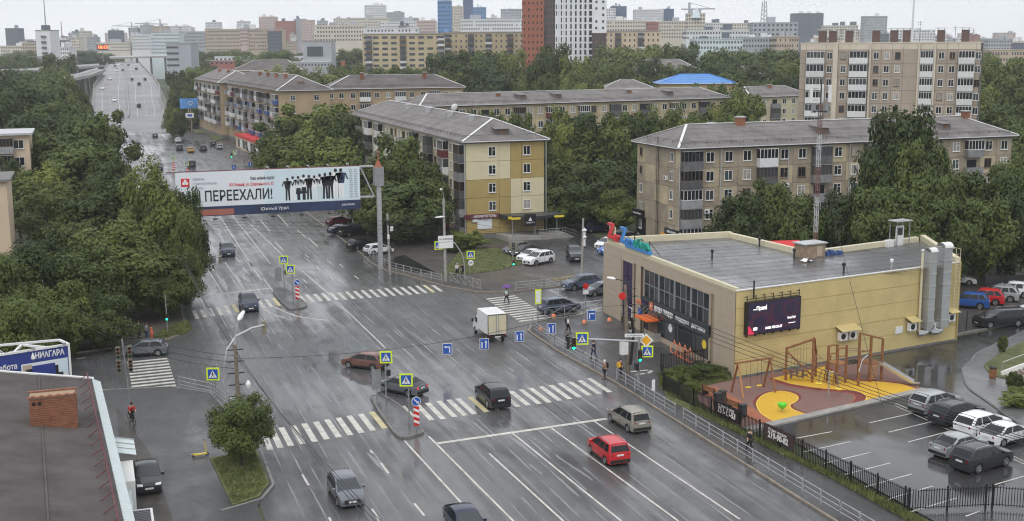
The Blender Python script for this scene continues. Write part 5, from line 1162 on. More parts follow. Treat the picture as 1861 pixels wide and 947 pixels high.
for zz in (za, zb_): b.beam((x0,.3,zz),(-.5,.3,zz),.18,.18); b.beam((x0,.9,zz),(-.5,.9,zz),.18,.18)
n = 14
for k in range(n):
    xa, xb = x0+(-.5-x0)*k/n, x0+(-.5-x0)*(k+1)/n; b.beam((xa,.3,za if k%2 else zb_),(xb,.3,zb_ if k%2 else za),.1,.1); b.beam((xa,.9,za if k%2 else zb_),(xb,.9,zb_ if k%2 else za),.1,.1)
b.build('truss','galv',GA)
xl = -gp.x+6.8
b = MB(); b.box(xl-.27,xl+.27,-.27,.27,-.05,ztop-.2); b.build('column','galv',GA); b = MB(); b.beam((xl,.3,za),(x0,.3,za),.18,.18); b.beam((xl,.3,zb_),(x0,.3,zb_),.18,.18); b.build('truss','galv',GA)
# --- poles
def pole_thing(label, base, top_px, r=.15, m='pole_concrete', y=None, name='utility_pole', cat='pole', h=None):
    bpt = G(*base) if isinstance(base, tuple) else base
    t = X(top_px[0], top_px[1], bpt.y) if top_px else None
    hh = h or t.z; o = thing(name, label, cat, (bpt.x, bpt.y, .08)); lean = (0, 0) if not t else (max(-.35, min(.35, t.x-bpt.x)), 0)
    pole(o, hh, r, m, r*.7, lean); return o, hh, bpt, lean
o, h, p, l = pole_thing('tilted timber pole with a street lamp above the young tree', Vector((9.3, 90.0, 0)), (427, 628), .18, 'wood_pole', name='street_lamp', cat='street lamp'); NP = (p, h)
tube_part(o, 'lamp_arm', [(l[0],0,h-.2),(l[0]+.1,.5,h+.6),(l[0]+.6,2.2,h+1.4)], .04, 'steel_pole'); lamp(o, (l[0]+.55,2.1,h+1.35), (l[0]+1.1,3.2,h+1.75), 1.3)
for k in range(5): b = MB(); b.beam((l[0]-.6,0,h-.4-k*.9),(l[0]+.6,0,h-.4-k*.9),.06,.08); b.build('crossbar','dark_metal',o)
b = MB(); b.box(-.6,-.3,-.2,.2,1.6,2.6); b.build('box','white_metal',o); b = MB(); b.lathe([(.12,0),(.2,.3),(.1,.55)],(.75,-.1,h-3.4)); b.build('camera_housing','lamp_white',o)
o = thing('traffic_signal', 'arched grey signal pipe rising behind the young tree', 'traffic light', (8.6, 92.4, .08)); tube_part(o,'arm',[(0,0,0),(0,0,4.6),(.3,.1,5.8),(1.0,.3,6.7),(2.2,.4,7.2),(3.2,.5,7.35)],.09,'galv'); signal_head(o,3.2,.7,7.1,pi,'n',True)
o = thing('crossing_sign', 'crossing sign on a stub post left of the young tree', 'sign', G(393,735)); pole(o,1.9,.06); ped_sign(o,-.15,-.1,2.6,1.0,FC); pole(o,2.6,.03)
o, h, p, l = pole_thing('thin pole with four signal heads by the left crossing', (238,742), (220,618), .09, 'steel_pole', name='traffic_signal', cat='traffic light'); LP = (p, h)
for dx in (-.45,.45):
    for dz in (-1.1,-1.75 if 0 else -2.2): signal_head(o, dx+l[0]*.8, -.1, h+dz, 0, 'n', True)
o, h, p, l = pole_thing('pale utility pole under the dark trees at the left edge', (92,632), (73,510), .16, 'pole_concrete'); FPl = (p, h); b = MB(); b.box(-.3,.3,-.25,-.1,h-3.2,h-2.7); b.box(-.2,.3,-.3,-.1,h-5,h-4.4); b.build('box','white_metal',o)
o, h, p, l = pole_thing('concrete lamp pole with a white board near the far crossing', (810,513), (806,362), .2, 'pole_concrete', name='street_lamp', cat='street lamp'); RP = (p, h); tube_part(o,'lamp_arm',[(l[0],0,h-.3),(l[0]-.05,-.3,h+.6),(l[0]-.7,-1.6,h+1.3)],.05,'galv'); lamp(o,(l[0]-.65,-1.5,h+1.25),(l[0]-1.0,-2.3,h+1.45)); lamp(o,(-.1,-.2,h-2.2),(-1.3,-.5,h-2.2),.8)
b = MB(); b.box(-.95,.95,-.3,-.24,5.0,5.75); b.box(-.9,.95,-.3,-.24,4.2,4.94); b.build('direction_board','sign_white',o); text('ул. Свободы',.3,'ad_black',o,frame_matrix((.1,-.31,5.35),(1,0,0),(0,0,1)))
o, h, p, l = pole_thing('concrete pole with junction boxes beside the gantry column', (709,500), (704,390), .18, 'pole_concrete'); GP = (p, h)
for k, zz in enumerate((3.4,4.6,5.6,6.4)): b = MB(); b.box(-.3 if k%2 else .1,-.05 if k%2 else .45,-.4,-.18,zz,zz+.6); b.build('box','white_metal' if k%3 else 'dark_metal',o)
o, h, p, l = pole_thing('concrete pole with a lamp in the parking court', (1057,506), (1060,398), .17, 'pole_concrete'); CP = (p, h); lamp(o,(0,0,h-1.5),(.5,-.4,h-1.45),.8); lamp(o,(.1,-.1,5),(.5,-.3,5.2),.8); b = MB(); b.box(.15,.45,-.15,.15,4.0,6.2); b.build('box','white_metal',o)
o, h, p, l = pole_thing('old timber pole with cables and meter box in front of the shop', Vector((43.3, 94.2, 0)), (1131, 520), .2, 'wood_pole'); SP = (p, h); b = MB(); b.box(-.75,-.1,-.25,.2,1.9,3.1); b.build('box','white_metal',o)
tube_part(o,'lamp_arm',[(0,0,h-2),(.15,.1,h-.3),(0,.4,h+.2),(-.9,1.0,h+.4)],.04,'dark_metal'); lamp(o,(-.85,.95,h+.38),(-1.5,1.3,h+.5),.9)
for k in range(6): b = MB(); b.beam((-.7,0,h-.4-k*.7),(.7,0,h-.4-k*.7),.05,.06); b.build('crossbar','dark_metal',o)
b = MB(); b.lathe([(.3,-.05),(.33,0),(.3,.05)],n=18); q = b.build('red_roundel','sign_red',o,(-.75,-.3,h-.9)); q.rotation_euler = (pi/2,0,FC)
b = MB(); b.tube([(.1,-.3,1+.0),(.35,-.3,3.5),(.15,-.3,5.2)],.12,6); b.build('cable_coil','black_paint',o)
for lab, base, topx in (('leaning lamp pole at the far right road', (1768,511), (1779,395)), ('tall grey pole farthest along the right road', (1811,437), (1815,345))):
    o, h, p, l = pole_thing(lab, base, topx, .14, 'pole_concrete'); lamp(o,(0,0,h),(-1.0,-.3,h+.4),.8); RR = (p, h)
o, h, p, l = pole_thing('street lamp beside the road opposite the gantry trees', (514,300), (512,262), .12, 'steel_pole', name='street_lamp', cat='street lamp'); lamp(o,(0,0,h),(-1.6,-.3,h+.6))
# --- signal mast by the shop forecourt with its long arm
mb_ = G(1160, 712); o = thing('signal_mast', 'signal mast with a long arm and crossing signs at the shop corner', 'traffic light', mb_); h = X(1160, 612, mb_.y).z; pole(o, h, .13, 'steel_pole', .11)
e = X(1042, 617, mb_.y+.0)-mb_; e.z -= 0; tube_part(o,'arm',[(0,0,h-.4),(e.x*.5,0,(h-.4+e.z)/2+.05),(e.x-.1,0,e.z+.1)],.08,'galv')
signal_head(o, e.x, -.1, e.z-.35, FC, 'g'); signal_head(o, e.x-.45, 0, e.z-.2, FC+pi/2, 'n'); ped_sign(o, e.x+.72, -.12, e.z+.05, .98, FC)
signal_head(o, .02, -.22, h-1.6, FC, 'g'); ped_sign(o, .72, -.1, h-1.3, .95, FC)
b = MB(); b.add([(.6,-.02,0),(0,-.02,.6),(-.6,-.02,0),(0,-.02,-.6)],[(0,3,2,1) if 0 else (0,1,2,3)[::-1]]); q = b.build('priority_plate','sign_white',o,(.62,-.1,h-.35),FC); b = MB(); b.add([(.42,-.03,0),(0,-.03,.42),(-.42,-.03,0),(0,-.03,-.42)],[(3,2,1,0)]); b.build('priority_diamond','sign_amber',q)
b = MB(); b.box(-1.1,.5,-.03,0,-.14,.14); q = b.build('street_plate','sign_white',o,(-.15,-.12,h+.15),FC); text('ул. Воровского',.17,'ad_black',q,frame_matrix((-.3,-.035,0),(1,0,0),(0,0,1)),fit=1.2)
b = MB(); b.box(-.35,-.05,-.2,.1,1.9,2.5); b.build('box','dark_metal',o)
# --- hanging lane-direction signs
cab = [(813,634),(880,625),(944,611),(1002,597),(1075,573)]
ca, cb_ = Vector((9.3, 90, 0)), None
for i, (px_, py_) in enumerate(cab):
    yy = 100.5+i*1.2; c = X(px_, py_, yy); lab = ['blue hanging sign with a left arrow, first on its cable','blue hanging two arrow sign left of the truck rear','blue hanging two arrow sign right of the truck','blue hanging two arrow sign over the railing','blue hanging right turn sign nearest the shop'][i]
    o = thing('lane_sign', lab, 'sign', c-Vector((0,0,.5)), -.25, 'lane signs hung over the junction'); b = MB(); b.box(-.42,.42,-.03,0,0,1.0); b.build('sign_board','sign_white',o); b = MB(); b.box(-.38,.38,-.038,-.031,.04,.96); b.build('sign_face','sign_blue',o)
    b = MB(); yy2 = -.044
    if i in (0, 4):
        s_ = -1 if i == 0 else 1; b.add([(-s_*.2-.05,yy2,.15),(-s_*.2+.05,yy2,.15),(-s_*.2+.05,yy2,.7),(-s_*.2-.05,yy2,.7)],[(0,1,2,3)]); b.add([(min(-s_*.2,s_*.12),yy2,.62),(max(-s_*.2,s_*.12),yy2,.62),(max(-s_*.2,s_*.12),yy2,.72),(min(-s_*.2,s_*.12),yy2,.72)],[(0,1,2,3)]); b.add([(s_*.12,yy2,.55),(s_*.12,yy2,.8),(s_*.3,yy2,.67)],[(0,1,2)])
    else:
        for dx in (-.2,.15): b.add([(dx-.05,yy2,.12),(dx+.05,yy2,.12),(dx+.05,yy2,.65),(dx-.05,yy2,.65)],[(0,1,2,3)])
        b.add([(.03,yy2,.62),(.27,yy2,.62),(.15,yy2,.85)],[(0,1,2)]); b.add([(-.3,yy2,.12),(-.28,yy2,.12),(-.28,yy2,.88),(-.3,yy2,.88)],[(0,1,2,3)])
    b.build('arrow','sign_white',o); b = MB(); b.beam((-.3,-.015,1.0),(-.3,-.015,1.35),.02,.02); b.beam((.3,-.015,1.0),(.3,-.015,1.35),.02,.02); b.build('hanger','dark_metal',o)
    if i == 0: ca2 = c+Vector((0,0,.85))
    cb_ = c+Vector((0,0,.85))
# --- islands
def island(lab, base_panel, base1, base2, s, p_panel, p_s1, p_s2, p_round):
    o = thing('island_board', 'grey back of a sign board on the '+lab, 'sign', G(*base_panel)); c = X(*p_panel, o.location.y)-o.location; pole(o, c.z+.2, .035); b = MB(); b.box(-.38,.38,-.04,.04,c.z-.9,c.z+.75); b.build('board','steel_pole',o)
    o = thing('crossing_sign', 'crossing sign at the rear of the '+lab, 'sign', G(*base1)); c = X(*p_s1, o.location.y)-o.location; pole(o, c.z+.3, .06); ped_sign(o, .05, -.1, c.z, .95, FC); b = MB(); b.box(.1,.4,-.1,.1,2.3,2.8); b.build('signal_box','black_paint',o)
    o = thing('crossing_sign', 'crossing sign at the front of the '+lab, 'sign', G(*base2)); c = X(*p_s2, o.location.y)-o.location; pole(o, c.z+.3, .06); ped_sign(o, -.2, -.1, c.z, .95, FC); 
    q = G(*p_round[0]); o = thing('keep_right_sign', 'round blue arrow sign above a striped board on the '+lab, 'sign', q); pole(o, 2.6, .05)
    b = MB(); b.box(-.22,.22,-.1,-.06,.55,2.05); k = b.build('striped_board','sign_red',o,None,0)
    for j in range(3): b = MB(); z = .65+j*.45; b.add([(-.22,-.104,z+.22),(.22,-.104,z-.0),(.22,-.104,z+.2),(-.22,-.104,z+.42)],[(0,1,2,3)]); b.build('stripe','sign_white',o)
    b = MB(); b.cyl((0,-.06,2.45),(0,-.1,2.45),.36,n=20); b.build('disc_rim','sign_white',o); b = MB(); b.cyl((0,-.1,2.45),(0,-.108,2.45),.32,n=20); b.build('disc','sign_blue',o)
    b = MB(); b.add([(-.2,-.115,2.6),(-.14,-.115,2.66),(.12,-.115,2.4),(.06,-.115,2.34)],[(0,3,2,1)]); b.add([(.2,-.115,2.27),(.18,-.115,2.48),(0,-.115,2.3)],[(0,1,2)]); b.build('arrow','sign_white',o)
island('near traffic island', (685,724), (702,733), (744,776), 1, (684,688), (707,648), (737,690), ((757,786),))
island('far traffic island', (507,527), (517,534), (533,552), 1, (508,497), (518,472), (527,489), ((541,552),))
# --- corner signs right
o = thing('traffic_signal', 'curved signal pole with crossing and height signs on the lawn corner', 'traffic light', G(845,509)); c = X(840,462,o.location.y)-o.location; tube_part(o,'arm',[(0,0,0),(-.05,0,c.z*.6),(-.3,0,c.z+.0),(-1.3,0,c.z+1.5),(-2.6,0,c.z+1.9)],.08,'galv'); c2 = X(797,446,o.location.y)-o.location; ped_sign(o,c2.x,-.1,c2.z,1.0,FC); c3 = X(855,463,o.location.y)-o.location; ped_sign(o,c3.x,-.1,c3.z,.95,FC)
b = MB(); b.cyl((c3.x,-.1,c3.z-1.0),(c3.x,-.14,c3.z-1.0),.36,n=18); b.build('limit_disc','sign_white',o); b = MB(); b.box(c3.x-.2,c3.x+.2,-.15,-.145,c3.z-1.06,c3.z-.94); b.build('limit_mark','sign_black',o); tube_part(o,'sign_post',[(c3.x-.1,0,0),(c3.x-.1,0,c3.z-.4)],.04,'steel_pole')
o = thing('traffic_signal', 'double signal heads with a green walk light by the white cars', 'traffic light', G(932,500)); pole(o,5.2,.08); signal_head(o,-.3,-.1,3.7,pi/2+.2,'n',True); signal_head(o,.3,-.1,3.7,-pi/2,'n',True); ped_head(o,.05,-.2,1.6,FC)
o = thing('traffic_signal', 'green walk signal on a post under the big left tree', 'traffic light', G(305,606)); c = X(299,535,o.location.y)-o.location; pole(o,c.z,.07,'steel_pole',lean=(c.x*.5,0)); ped_head(o,0,-.2,c.z*.42,FC)
o = thing('overhanging_signal', 'signal head hung on an arm from the left trees', 'traffic light', Vector((8.0,146,0))); c = X(400,470,146)-o.location; pole(o,c.z-.6,.11); tube_part(o,'arm',[(0,0,c.z-.8),(c.x*.5,0,c.z-.2),(c.x+.2,0,c.z+.3)],.07,'galv'); signal_head(o,c.x,.1,c.z-.1,pi,'n',True); b = MB(); b.box(c.x-1.5,c.x-.5,-.05,0,c.z-.5,c.z+.4); b.build('board','steel_pole',o)
o = thing('turn_sign', 'yellow edged white sign on a post by the right side crossing', 'sign', G(978,612)); c = X(981,539,o.location.y)-o.location; pole(o,c.z,.05); b = MB(); b.box(-.32,.32,-.05,-.01,c.z-.75,c.z+.75); q = b.build('sign_board','sign_lime',o); b = MB(); b.box(-.22,.22,-.06,-.052,c.z-.62,c.z+.62); b.build('sign_face','sign_white',o)
o = thing('stop_sign', 'small red sign on a thin post by the side street', 'sign', G(1064,588)); c = X(1064,520,o.location.y)-o.location; pole(o,c.z,.05); b = MB(); b.cyl((0,-.03,c.z),(0,-.07,c.z),.33,n=8); b.build('sign_face','sign_red',o); b = MB(); b.box(-.3,.3,-.05,-.02,c.z-.85,c.z-.45); b.build('plate','sign_white',o)
o = thing('notice_sign', 'small white notice on a short post beside the railing', 'sign', G(1187,722)); pole(o,1.6,.03); b = MB(); b.box(-.14,.14,-.04,0,.55,1.5); b.build('plate','sign_white',o)
o = thing('road_sign', 'crossing sign top at the bottom edge beyond the car park fence', 'sign', Vector((G(1742,964,2.2).x,G(1742,964,2.2).y,.06))); ped_sign(o,0,-.1,2.14,.8,FC); pole(o,2.4,.06)
for i,(px_,py_,lab) in enumerate(((1006,577,'orange hemisphere bollard behind the diagonal fence'),(1062,588,'orange hemisphere bollard at the foot of the red sign'),(1108,584,'orange hemisphere bollard nearest the shop wall'),(982,601,'orange hemisphere bollard behind the corner railing'))):
    o = thing('bollard', lab, 'bollard', G(px_,py_,.12), 0, 'orange hemisphere bollards'); b = MB(); b.lathe([(.3,0),(.3,.08)],n=12); b.build('foot','concrete',o); b = MB(); b.lathe([(.26,.08),(.25,.2),(.19,.32),(.1,.39),(.02,.41)],n=14); b.build('dome','orange_dull',o,smooth=60)
# --- far signals and signs over the second junction
for i,(px_,py_,dd,lab) in enumerate(((421,282,300,'green signal above the far crossing, nearer the road'),(470,291,285,'green signal at the far kerb beside the trees'))):
    c = P(px_,py_,dd); o = thing('traffic_signal', lab, 'traffic light', (c.x,c.y,0)); pole(o,c.z+1,.08); signal_head(o,0,-.15,c.z,FC,'g',s=1.2); ped_sign(o,.9 if i==0 else .8,-.1,c.z+.6,.9,FC)
for i,(px_,py_,dd,lab) in enumerate(((425,304,285,'far blue lane sign over the second crossing, left one'),(455,299,285,'far blue lane sign over the second crossing, right one'),(487,292,280,'far blue sign against the dark tree'))):
    c = P(px_,py_,dd); o = thing('lane_sign', lab, 'sign', (c.x,c.y,0)); pole(o,c.z+.5,.05); b = MB(); b.box(-.45,.45,-.08,-.03,c.z-.5,c.z+.5); b.build('sign_face','sign_blue',o); b = MB(); b.box(-.06,.06,-.09,-.082,c.z-.35,c.z+.35); b.build('arrow','sign_white',o)
for i,(px_,py_,lab) in enumerate(((316,300,'striped board on the far island, left one'),(341,312,'striped board on the far island, right one'))):
    g_ = G(px_,py_+14); o = thing('island_sign', lab, 'sign', g_); pole(o,3.4,.06); b = MB(); b.box(-.3,.3,-.1,-.05,.6,2.4); b.build('striped_board','sign_red',o); ped_sign(o,0,-.1,3.4,.9,FC)
    for j in range(3): b = MB(); z=.8+j*.5; b.add([(-.3,-.104,z+.22),(.3,-.104,z),(.3,-.104,z+.22),(-.3,-.104,z+.44)],[(0,1,2,3)]); b.build('stripe','sign_white',o)
o = thing('clock_display', 'glowing red number display on a pole above the flyover', 'display', P(188,112,760)); b = MB(); c = P(188,86,760)-o.location; b.box(-3.4,3.4,-.3,.2,c.z-1.6,c.z+1.6); b.build('housing','black_paint',o); text('18:13',2.6,'led_red',o,frame_matrix((0,-.35,c.z),(1,0,0),(0,0,1)),fit=5.8,bold=.1); pole(o,c.z-1.6,.2)
b = MB(); b.box(-3.1,3.1,-.34,-.31,c.z-1.3,c.z+1.3); b.build('glow_panel','led_red',o) if 0 else None
bb = P(343,188,392); o = thing('billboard', 'blue billboard with a white heart beside the far road', 'billboard', (bb.x,bb.y,0)); b = MB(); b.box(-2.8,2.8,-.15,.15,bb.z-1.6,bb.z+1.6); b.build('board','ad_sky',o); b = MB(); b.tube([(.5+.75*sin(t)**3*.9,-.2,bb.z+.1+(.65*cos(t)-.25*cos(2*t)-.1*cos(3*t))) for t in [i*2*pi/24 for i in range(25)]],.07,5); b.build('heart','sign_white',o)
b = MB(); b.box(-1.2,1.4,-.12,.1,bb.z-4.6,bb.z-3.1); b.build('small_board','sign_white',o); b = MB(); b.box(-.6,.9,-.14,-.125,bb.z-4.2,bb.z-3.5); b.build('small_board_face','sign_blue',o); b = MB(); b.cyl((-.2,0,-.05),(-.2,0,bb.z-1.2),.1); b.cyl((.5,0,-.05),(.5,0,bb.z-1.2),.1); b.build('post','s_tan',o)
# ------------------------------------------------------------------ railings and fences
def rail_mesh(L):
    def fn():
        b = MB(); r = .028; b.tube([(.06,0,.12),(.06,0,.86),(.14,0,.98),(L-.14,0,.98),(L-.06,0,.86),(L-.06,0,.12)],r,6); b.tube([(.06,0,.62),(L-.06,0,.62)],.022,5); b.tube([(.06,0,.3),(L-.06,0,.3)],.022,5); return b.mesh('rail_panel','galv')
    return cached(('rail',round(L,2)),fn)
def post_mesh():
    def fn(): b = MB(); b.cyl((0,0,0),(0,0,1.05),.045,n=7); return b.mesh('post','galv')
    return cached('railpost',fn)
def railing(label, pts, z=.12, step=2.0):
    p0 = Vector((pts[0][0],pts[0][1],z)); o = thing('railing', label, 'railing', p0)
    for a, c in zip(pts[:-1], pts[1:]):
        a = Vector((a[0],a[1],0)); c = Vector((c[0],c[1],0)); d = c-a; n = max(1,round(d.length/step)); an = math.atan2(d.y,d.x); L = d.length/n
        for i in range(n):
            q = a+d*(i/n)-Vector((p0.x,p0.y,0)); put('rail_panel', rail_mesh(L), o, q, an); put('post', post_mesh(), o, q)
        put('post', post_mesh(), o, c-Vector((p0.x,p0.y,0)))
railing('galvanised railing curving round the shop forecourt corner', [(43.0,116.2),(41.9,114.8),(41.2,112.5),(40.95,106),(41.2,99.5),(41.45,94.6)])
railing('galvanised railing from the signal mast past the beige wagon', [(41.7,93.0),(41.65,81.8)])
railing('longest galvanised railing along the fenced car park pavement', [(41.75,80.6),(41.9,60),(42.1,46)])
railing('galvanised railing beside the far crossing by the gantry column', [(35.2,161.5),(35.5,151.5),(37.2,146.6),(39.5,140.5)])
railing('low galvanised railing by the left crossing', [(5.8,103.7),(8.3,100.4),(9.0,97.0)], .1)
railing('tan railing along the far side of the right street', [(46.3,132.6),(50,133.0),(54.5,133.9)])
railing('railing behind the parked grey cars on the right street', [(58.5,134.9),(62.5,135.6),(67,136.6)])
railing('railing beyond the shop along the right street', [(84,124.8),(92,126.2),(100,127.5)])
def cross_fence(label, a, c, z=.12, n=4, h=1.15):
    a = Vector((a[0],a[1],z)); c = Vector((c[0],c[1],z)); o = thing('crossed_fence', label, 'fence', a, math.atan2((c-a).y,(c-a).x)); L = (c-a).length
    for i in range(n):
        x0,x1 = L*i/n,L*(i+1)/n; b = MB(); b.beam((x0,0,.15),(x1,0,.15),.05,.05); b.beam((x0,0,h),(x1,0,h),.05,.05); b.beam((x0,0,.15),(x1,0,h),.035,.035); b.beam((x0,.02,h),(x1,.02,.15),.035,.035); b.build('fence_panel','galv',o)
    for i in range(n+1): b = MB(); b.beam((L*i/n,0,-.1),(L*i/n,0,h+.05),.07,.07); b.build('post','galv',o)
cross_fence('silver crossed fence below the lamp pole on the far corner', (40.6,140.6), (42.6,134.6))
cross_fence('silver crossed fence behind the corner railing on the side street', (44.2,117.2), (54.0,119.6), n=4)
cross_fence('silver crossed fence beyond the shop roof', (92,130), (104,132), n=6)
# black picket fence round the car park and the playground bed
PICK = [0]
def picket_mesh():
    def fn(): b = MB(); b.box(-.02,.02,-.02,.02,.08,1.42); return b.mesh('picket','black_paint')
    return cached('picket',fn)
def picket_fence(label, pts, step=.17, panel=2.5, z=.15, parts=True):
    p0 = Vector((pts[0][0],pts[0][1],z)); o = thing('picket_fence', label, 'fence', p0)
    mass = MB()
    for a, c in zip(pts[:-1], pts[1:]):
        a = Vector((a[0],a[1],0)); c = Vector((c[0],c[1],0)); d = c-a; an = math.atan2(d.y,d.x); L = d.length; n = int(L/step); base = a-Vector((p0.x,p0.y,0)); dd = d.normalized()
        b = MB(); b.beam(base+Vector((0,0,.2)), base+d+Vector((0,0,.2)), .03,.04); b.beam(base+Vector((0,0,1.3)), base+d+Vector((0,0,1.3)), .03,.04); b.build('rail','black_paint',o)
        for i in range(n):
            q = base+dd*(step*(i+.5))
            if parts and PICK[0] < 300: put('picket', picket_mesh(), o, q, an); PICK[0] += 1
            else: mass.box(q.x-.02,q.x+.02,q.y-.02,q.y+.02,.08,1.42)
        for i in range(int(L/panel)+1):
            q = base+dd*min(L,panel*i); b = MB(); b.box(q.x-.045,q.x+.045,q.y-.045,q.y+.045,-.1,1.55); b.build('post','black_paint',o)
    if mass.f: k = mass.build('picket','black_paint',o); k['kind'] = 'stuff'
picket_fence('long black picket fence along the grass edge of the car park', [(44.1,83.4),(44.6,77),(45.75,64.5),(46.3,59.2)])
picket_fence('black picket fence enclosing the bed beside the shop corner', [(44.1,83.4),(43.9,88.4),(46.6,94.4),(51.2,94.9)])
picket_fence('black picket fence across the bottom of the car park', [(46.3,59.2),(51.6,58.0),(54,56.5)], parts=True)
def mesh_fence(label, pts, h=1.9, z=.1, m='dark_metal', solid=False):
    p0 = Vector((pts[0][0],pts[0][1],z)); o = thing('mesh_fence', label, 'fence', p0)
    for a, c in zip(pts[:-1], pts[1:]):
        a = Vector((a[0],a[1],0)); c = Vector((c[0],c[1],0)); d = c-a; n = max(1,round(d.length/2.8))
        for i in range(n):
            q0 = a+d*(i/n)-Vector((p0.x,p0.y,0)); q1 = a+d*((i+1)/n)-Vector((p0.x,p0.y,0)); b = MB()
            if solid: b.add([q0+Vector((0,0,.1)),q1+Vector((0,0,.1)),q1+Vector((0,0,h)),q0+Vector((0,0,h))],[(0,1,2,3)]); b.beam(q0+Vector((0,0,h)),q1+Vector((0,0,h)),.05,.05)
            else:
                for zz in [.1+k*(h-.15)/8 for k in range(9)]: b.beam(q0+Vector((0,0,zz)),q1+Vector((0,0,zz)),.012,.012)
                for k in range(12): e_ = q0.lerp(q1,k/12); b.beam(e_+Vector((0,0,.1)),e_+Vector((0,0,h)),.01,.01)
            b.build('fence_panel',m,o)
            b = MB(); b.beam(q0-Vector((0,0,.1)),q0+Vector((0,0,h+.1)),.08,.08); b.build('post',m,o)
mesh_fence('dark mesh fence in front of the gravel car yard', [(79.6,96.6),(82,97.4),(95,100.0),(112,103.4)])
mesh_fence('dark mesh fence behind the gravel car yard', [(84,121.5),(104,125),(116,124)])
mesh_fence('black solid fence at the back of the gravel yard, left piece', [(82.5,117.5),(88.5,116.0)], solid=True)
mesh_fence('black solid fence at the right of the gravel yard', [(97,112.5),(112,109)], solid=True)
mesh_fence('black mesh gate at the right end of the car park', [(58.6,62.4),(60.4,64.8),(62,68)], 1.5)
# banners on the picket fence
for i,(a,c,num,lab) in enumerate((((44.55,80.6),(44.78,76.9),'751-13-53','brown banner with number 751-13-53 on the picket fence'),((44.95,73.9),(45.3,70.4),'219-90-82','brown banner with number 219-90-82 on the picket fence'))):
    a = Vector((a[0]-.12,a[1],.15)); c = Vector((c[0]-.12,c[1],.15)); d = (c-a).normalized(); o = thing('banner', lab, 'banner', a); n = Vector((d.y,-d.x,0)); L = (c-a).length; b = MB(); m_ = 6
    for k in range(m_):
        for j in range(3):
            f = lambda u,v: d*(L*u)+n*(.05*sin(u*9+v*2))+Vector((0,0,.35+1.15*v)); b.quad(f(k/m_,j/3),f((k+1)/m_,j/3),f((k+1)/m_,(j+1)/3),f(k/m_,(j+1)/3))
    b.build('cloth','banner_brown',o); u_ = d if n.x < 0 else -d
    nn = n if n.x < 0 else -n
    text(num,.62,'banner_white',o,frame_matrix(d*(L*.5)+nn*.09+Vector((0,0,.8)),d,(0,0,1)),fit=L*.66,bold=.02); text('Отдел продаж',.3,'banner_white',o,frame_matrix(d*(L*.48)+nn*.09+Vector((0,0,1.2)),d,(0,0,1)),fit=L*.6)
# ------------------------------------------------------------------ overhead wires
def wire(label, p, q, s=.6, r=.022, grp=None):
    o = tag(MB().tube(sag(Vector(p),Vector(q),s), r, 4).build('overhead_wire','black_paint'), label, 'wire', grp); return o
np_, nh = NP; sp_, sh_ = SP
wire('cable holding the blue lane signs over the junction', np_+Vector((0,0,nh-1.0)), cb_, 1.2); wire('cable from the blue lane signs to the shop pole', cb_, sp_+Vector((0,0,sh_-1.6)), .1)
for k in range(4): wire('one of the parallel wires sweeping over the playground', sp_+Vector((0,0,sh_-.6-k*.5)), Vector((50.5+k*.9,20,9.5-k*.2)), 1.4, grp='parallel wires over the playground')
for k in range(3): wire('one of the wires running down the left kerb', np_+Vector((.1*k,0,nh-.3-k*.3)), Vector((7.6+.4*k,155,9.5-k*.4)), 1.6, grp='wires along the left kerb'); wire('one of the wires leaving the timber pole towards the camera', np_+Vector((.1*k,0,nh-.5-k*.4)), Vector((12.5+k,20,10-k*.4)), 1.2, grp='wires towards the camera')
for k in range(3): wire('one of the wires from the left pole across to the timber pole', FPl[0]+Vector((0,0,FPl[1]-1-k*.6)), np_+Vector((0,0,nh-.8-k*.5)), 1.3, grp='wires over the left street')
for k in range(4): wire('one of the wires crossing the road below the gantry', Vector((8,150+k*1.5,9-k*.5)), RP[0]+Vector((0,0,RP[1]-2-k*.6)), 1.0, grp='wires crossing below the gantry')
for k in range(3): wire('one of the wires from the far lamp pole to the court pole', RP[0]+Vector((0,0,RP[1]-1.5-k*.7)), CP[0]+Vector((0,0,CP[1]-.6-k*.5)), .8, grp='wires by the ochre wall'); wire('one of the wires between gantry pole and lamp pole', GP[0]+Vector((0,0,GP[1]-.6-k*.6)), RP[0]+Vector((0,0,RP[1]-2.2-k*.6)), .7, grp='wires between gantry and lamp pole')
wire('guy wire of the mast reaching over the roof towards the playground', mp_+Vector((0,0,17)), Vector((58,78,.2)), .2); wire('pale guy rope from the mast to the grey block', mp_+Vector((0,0,8.5)), Vector((77,152,15.5)), .3)
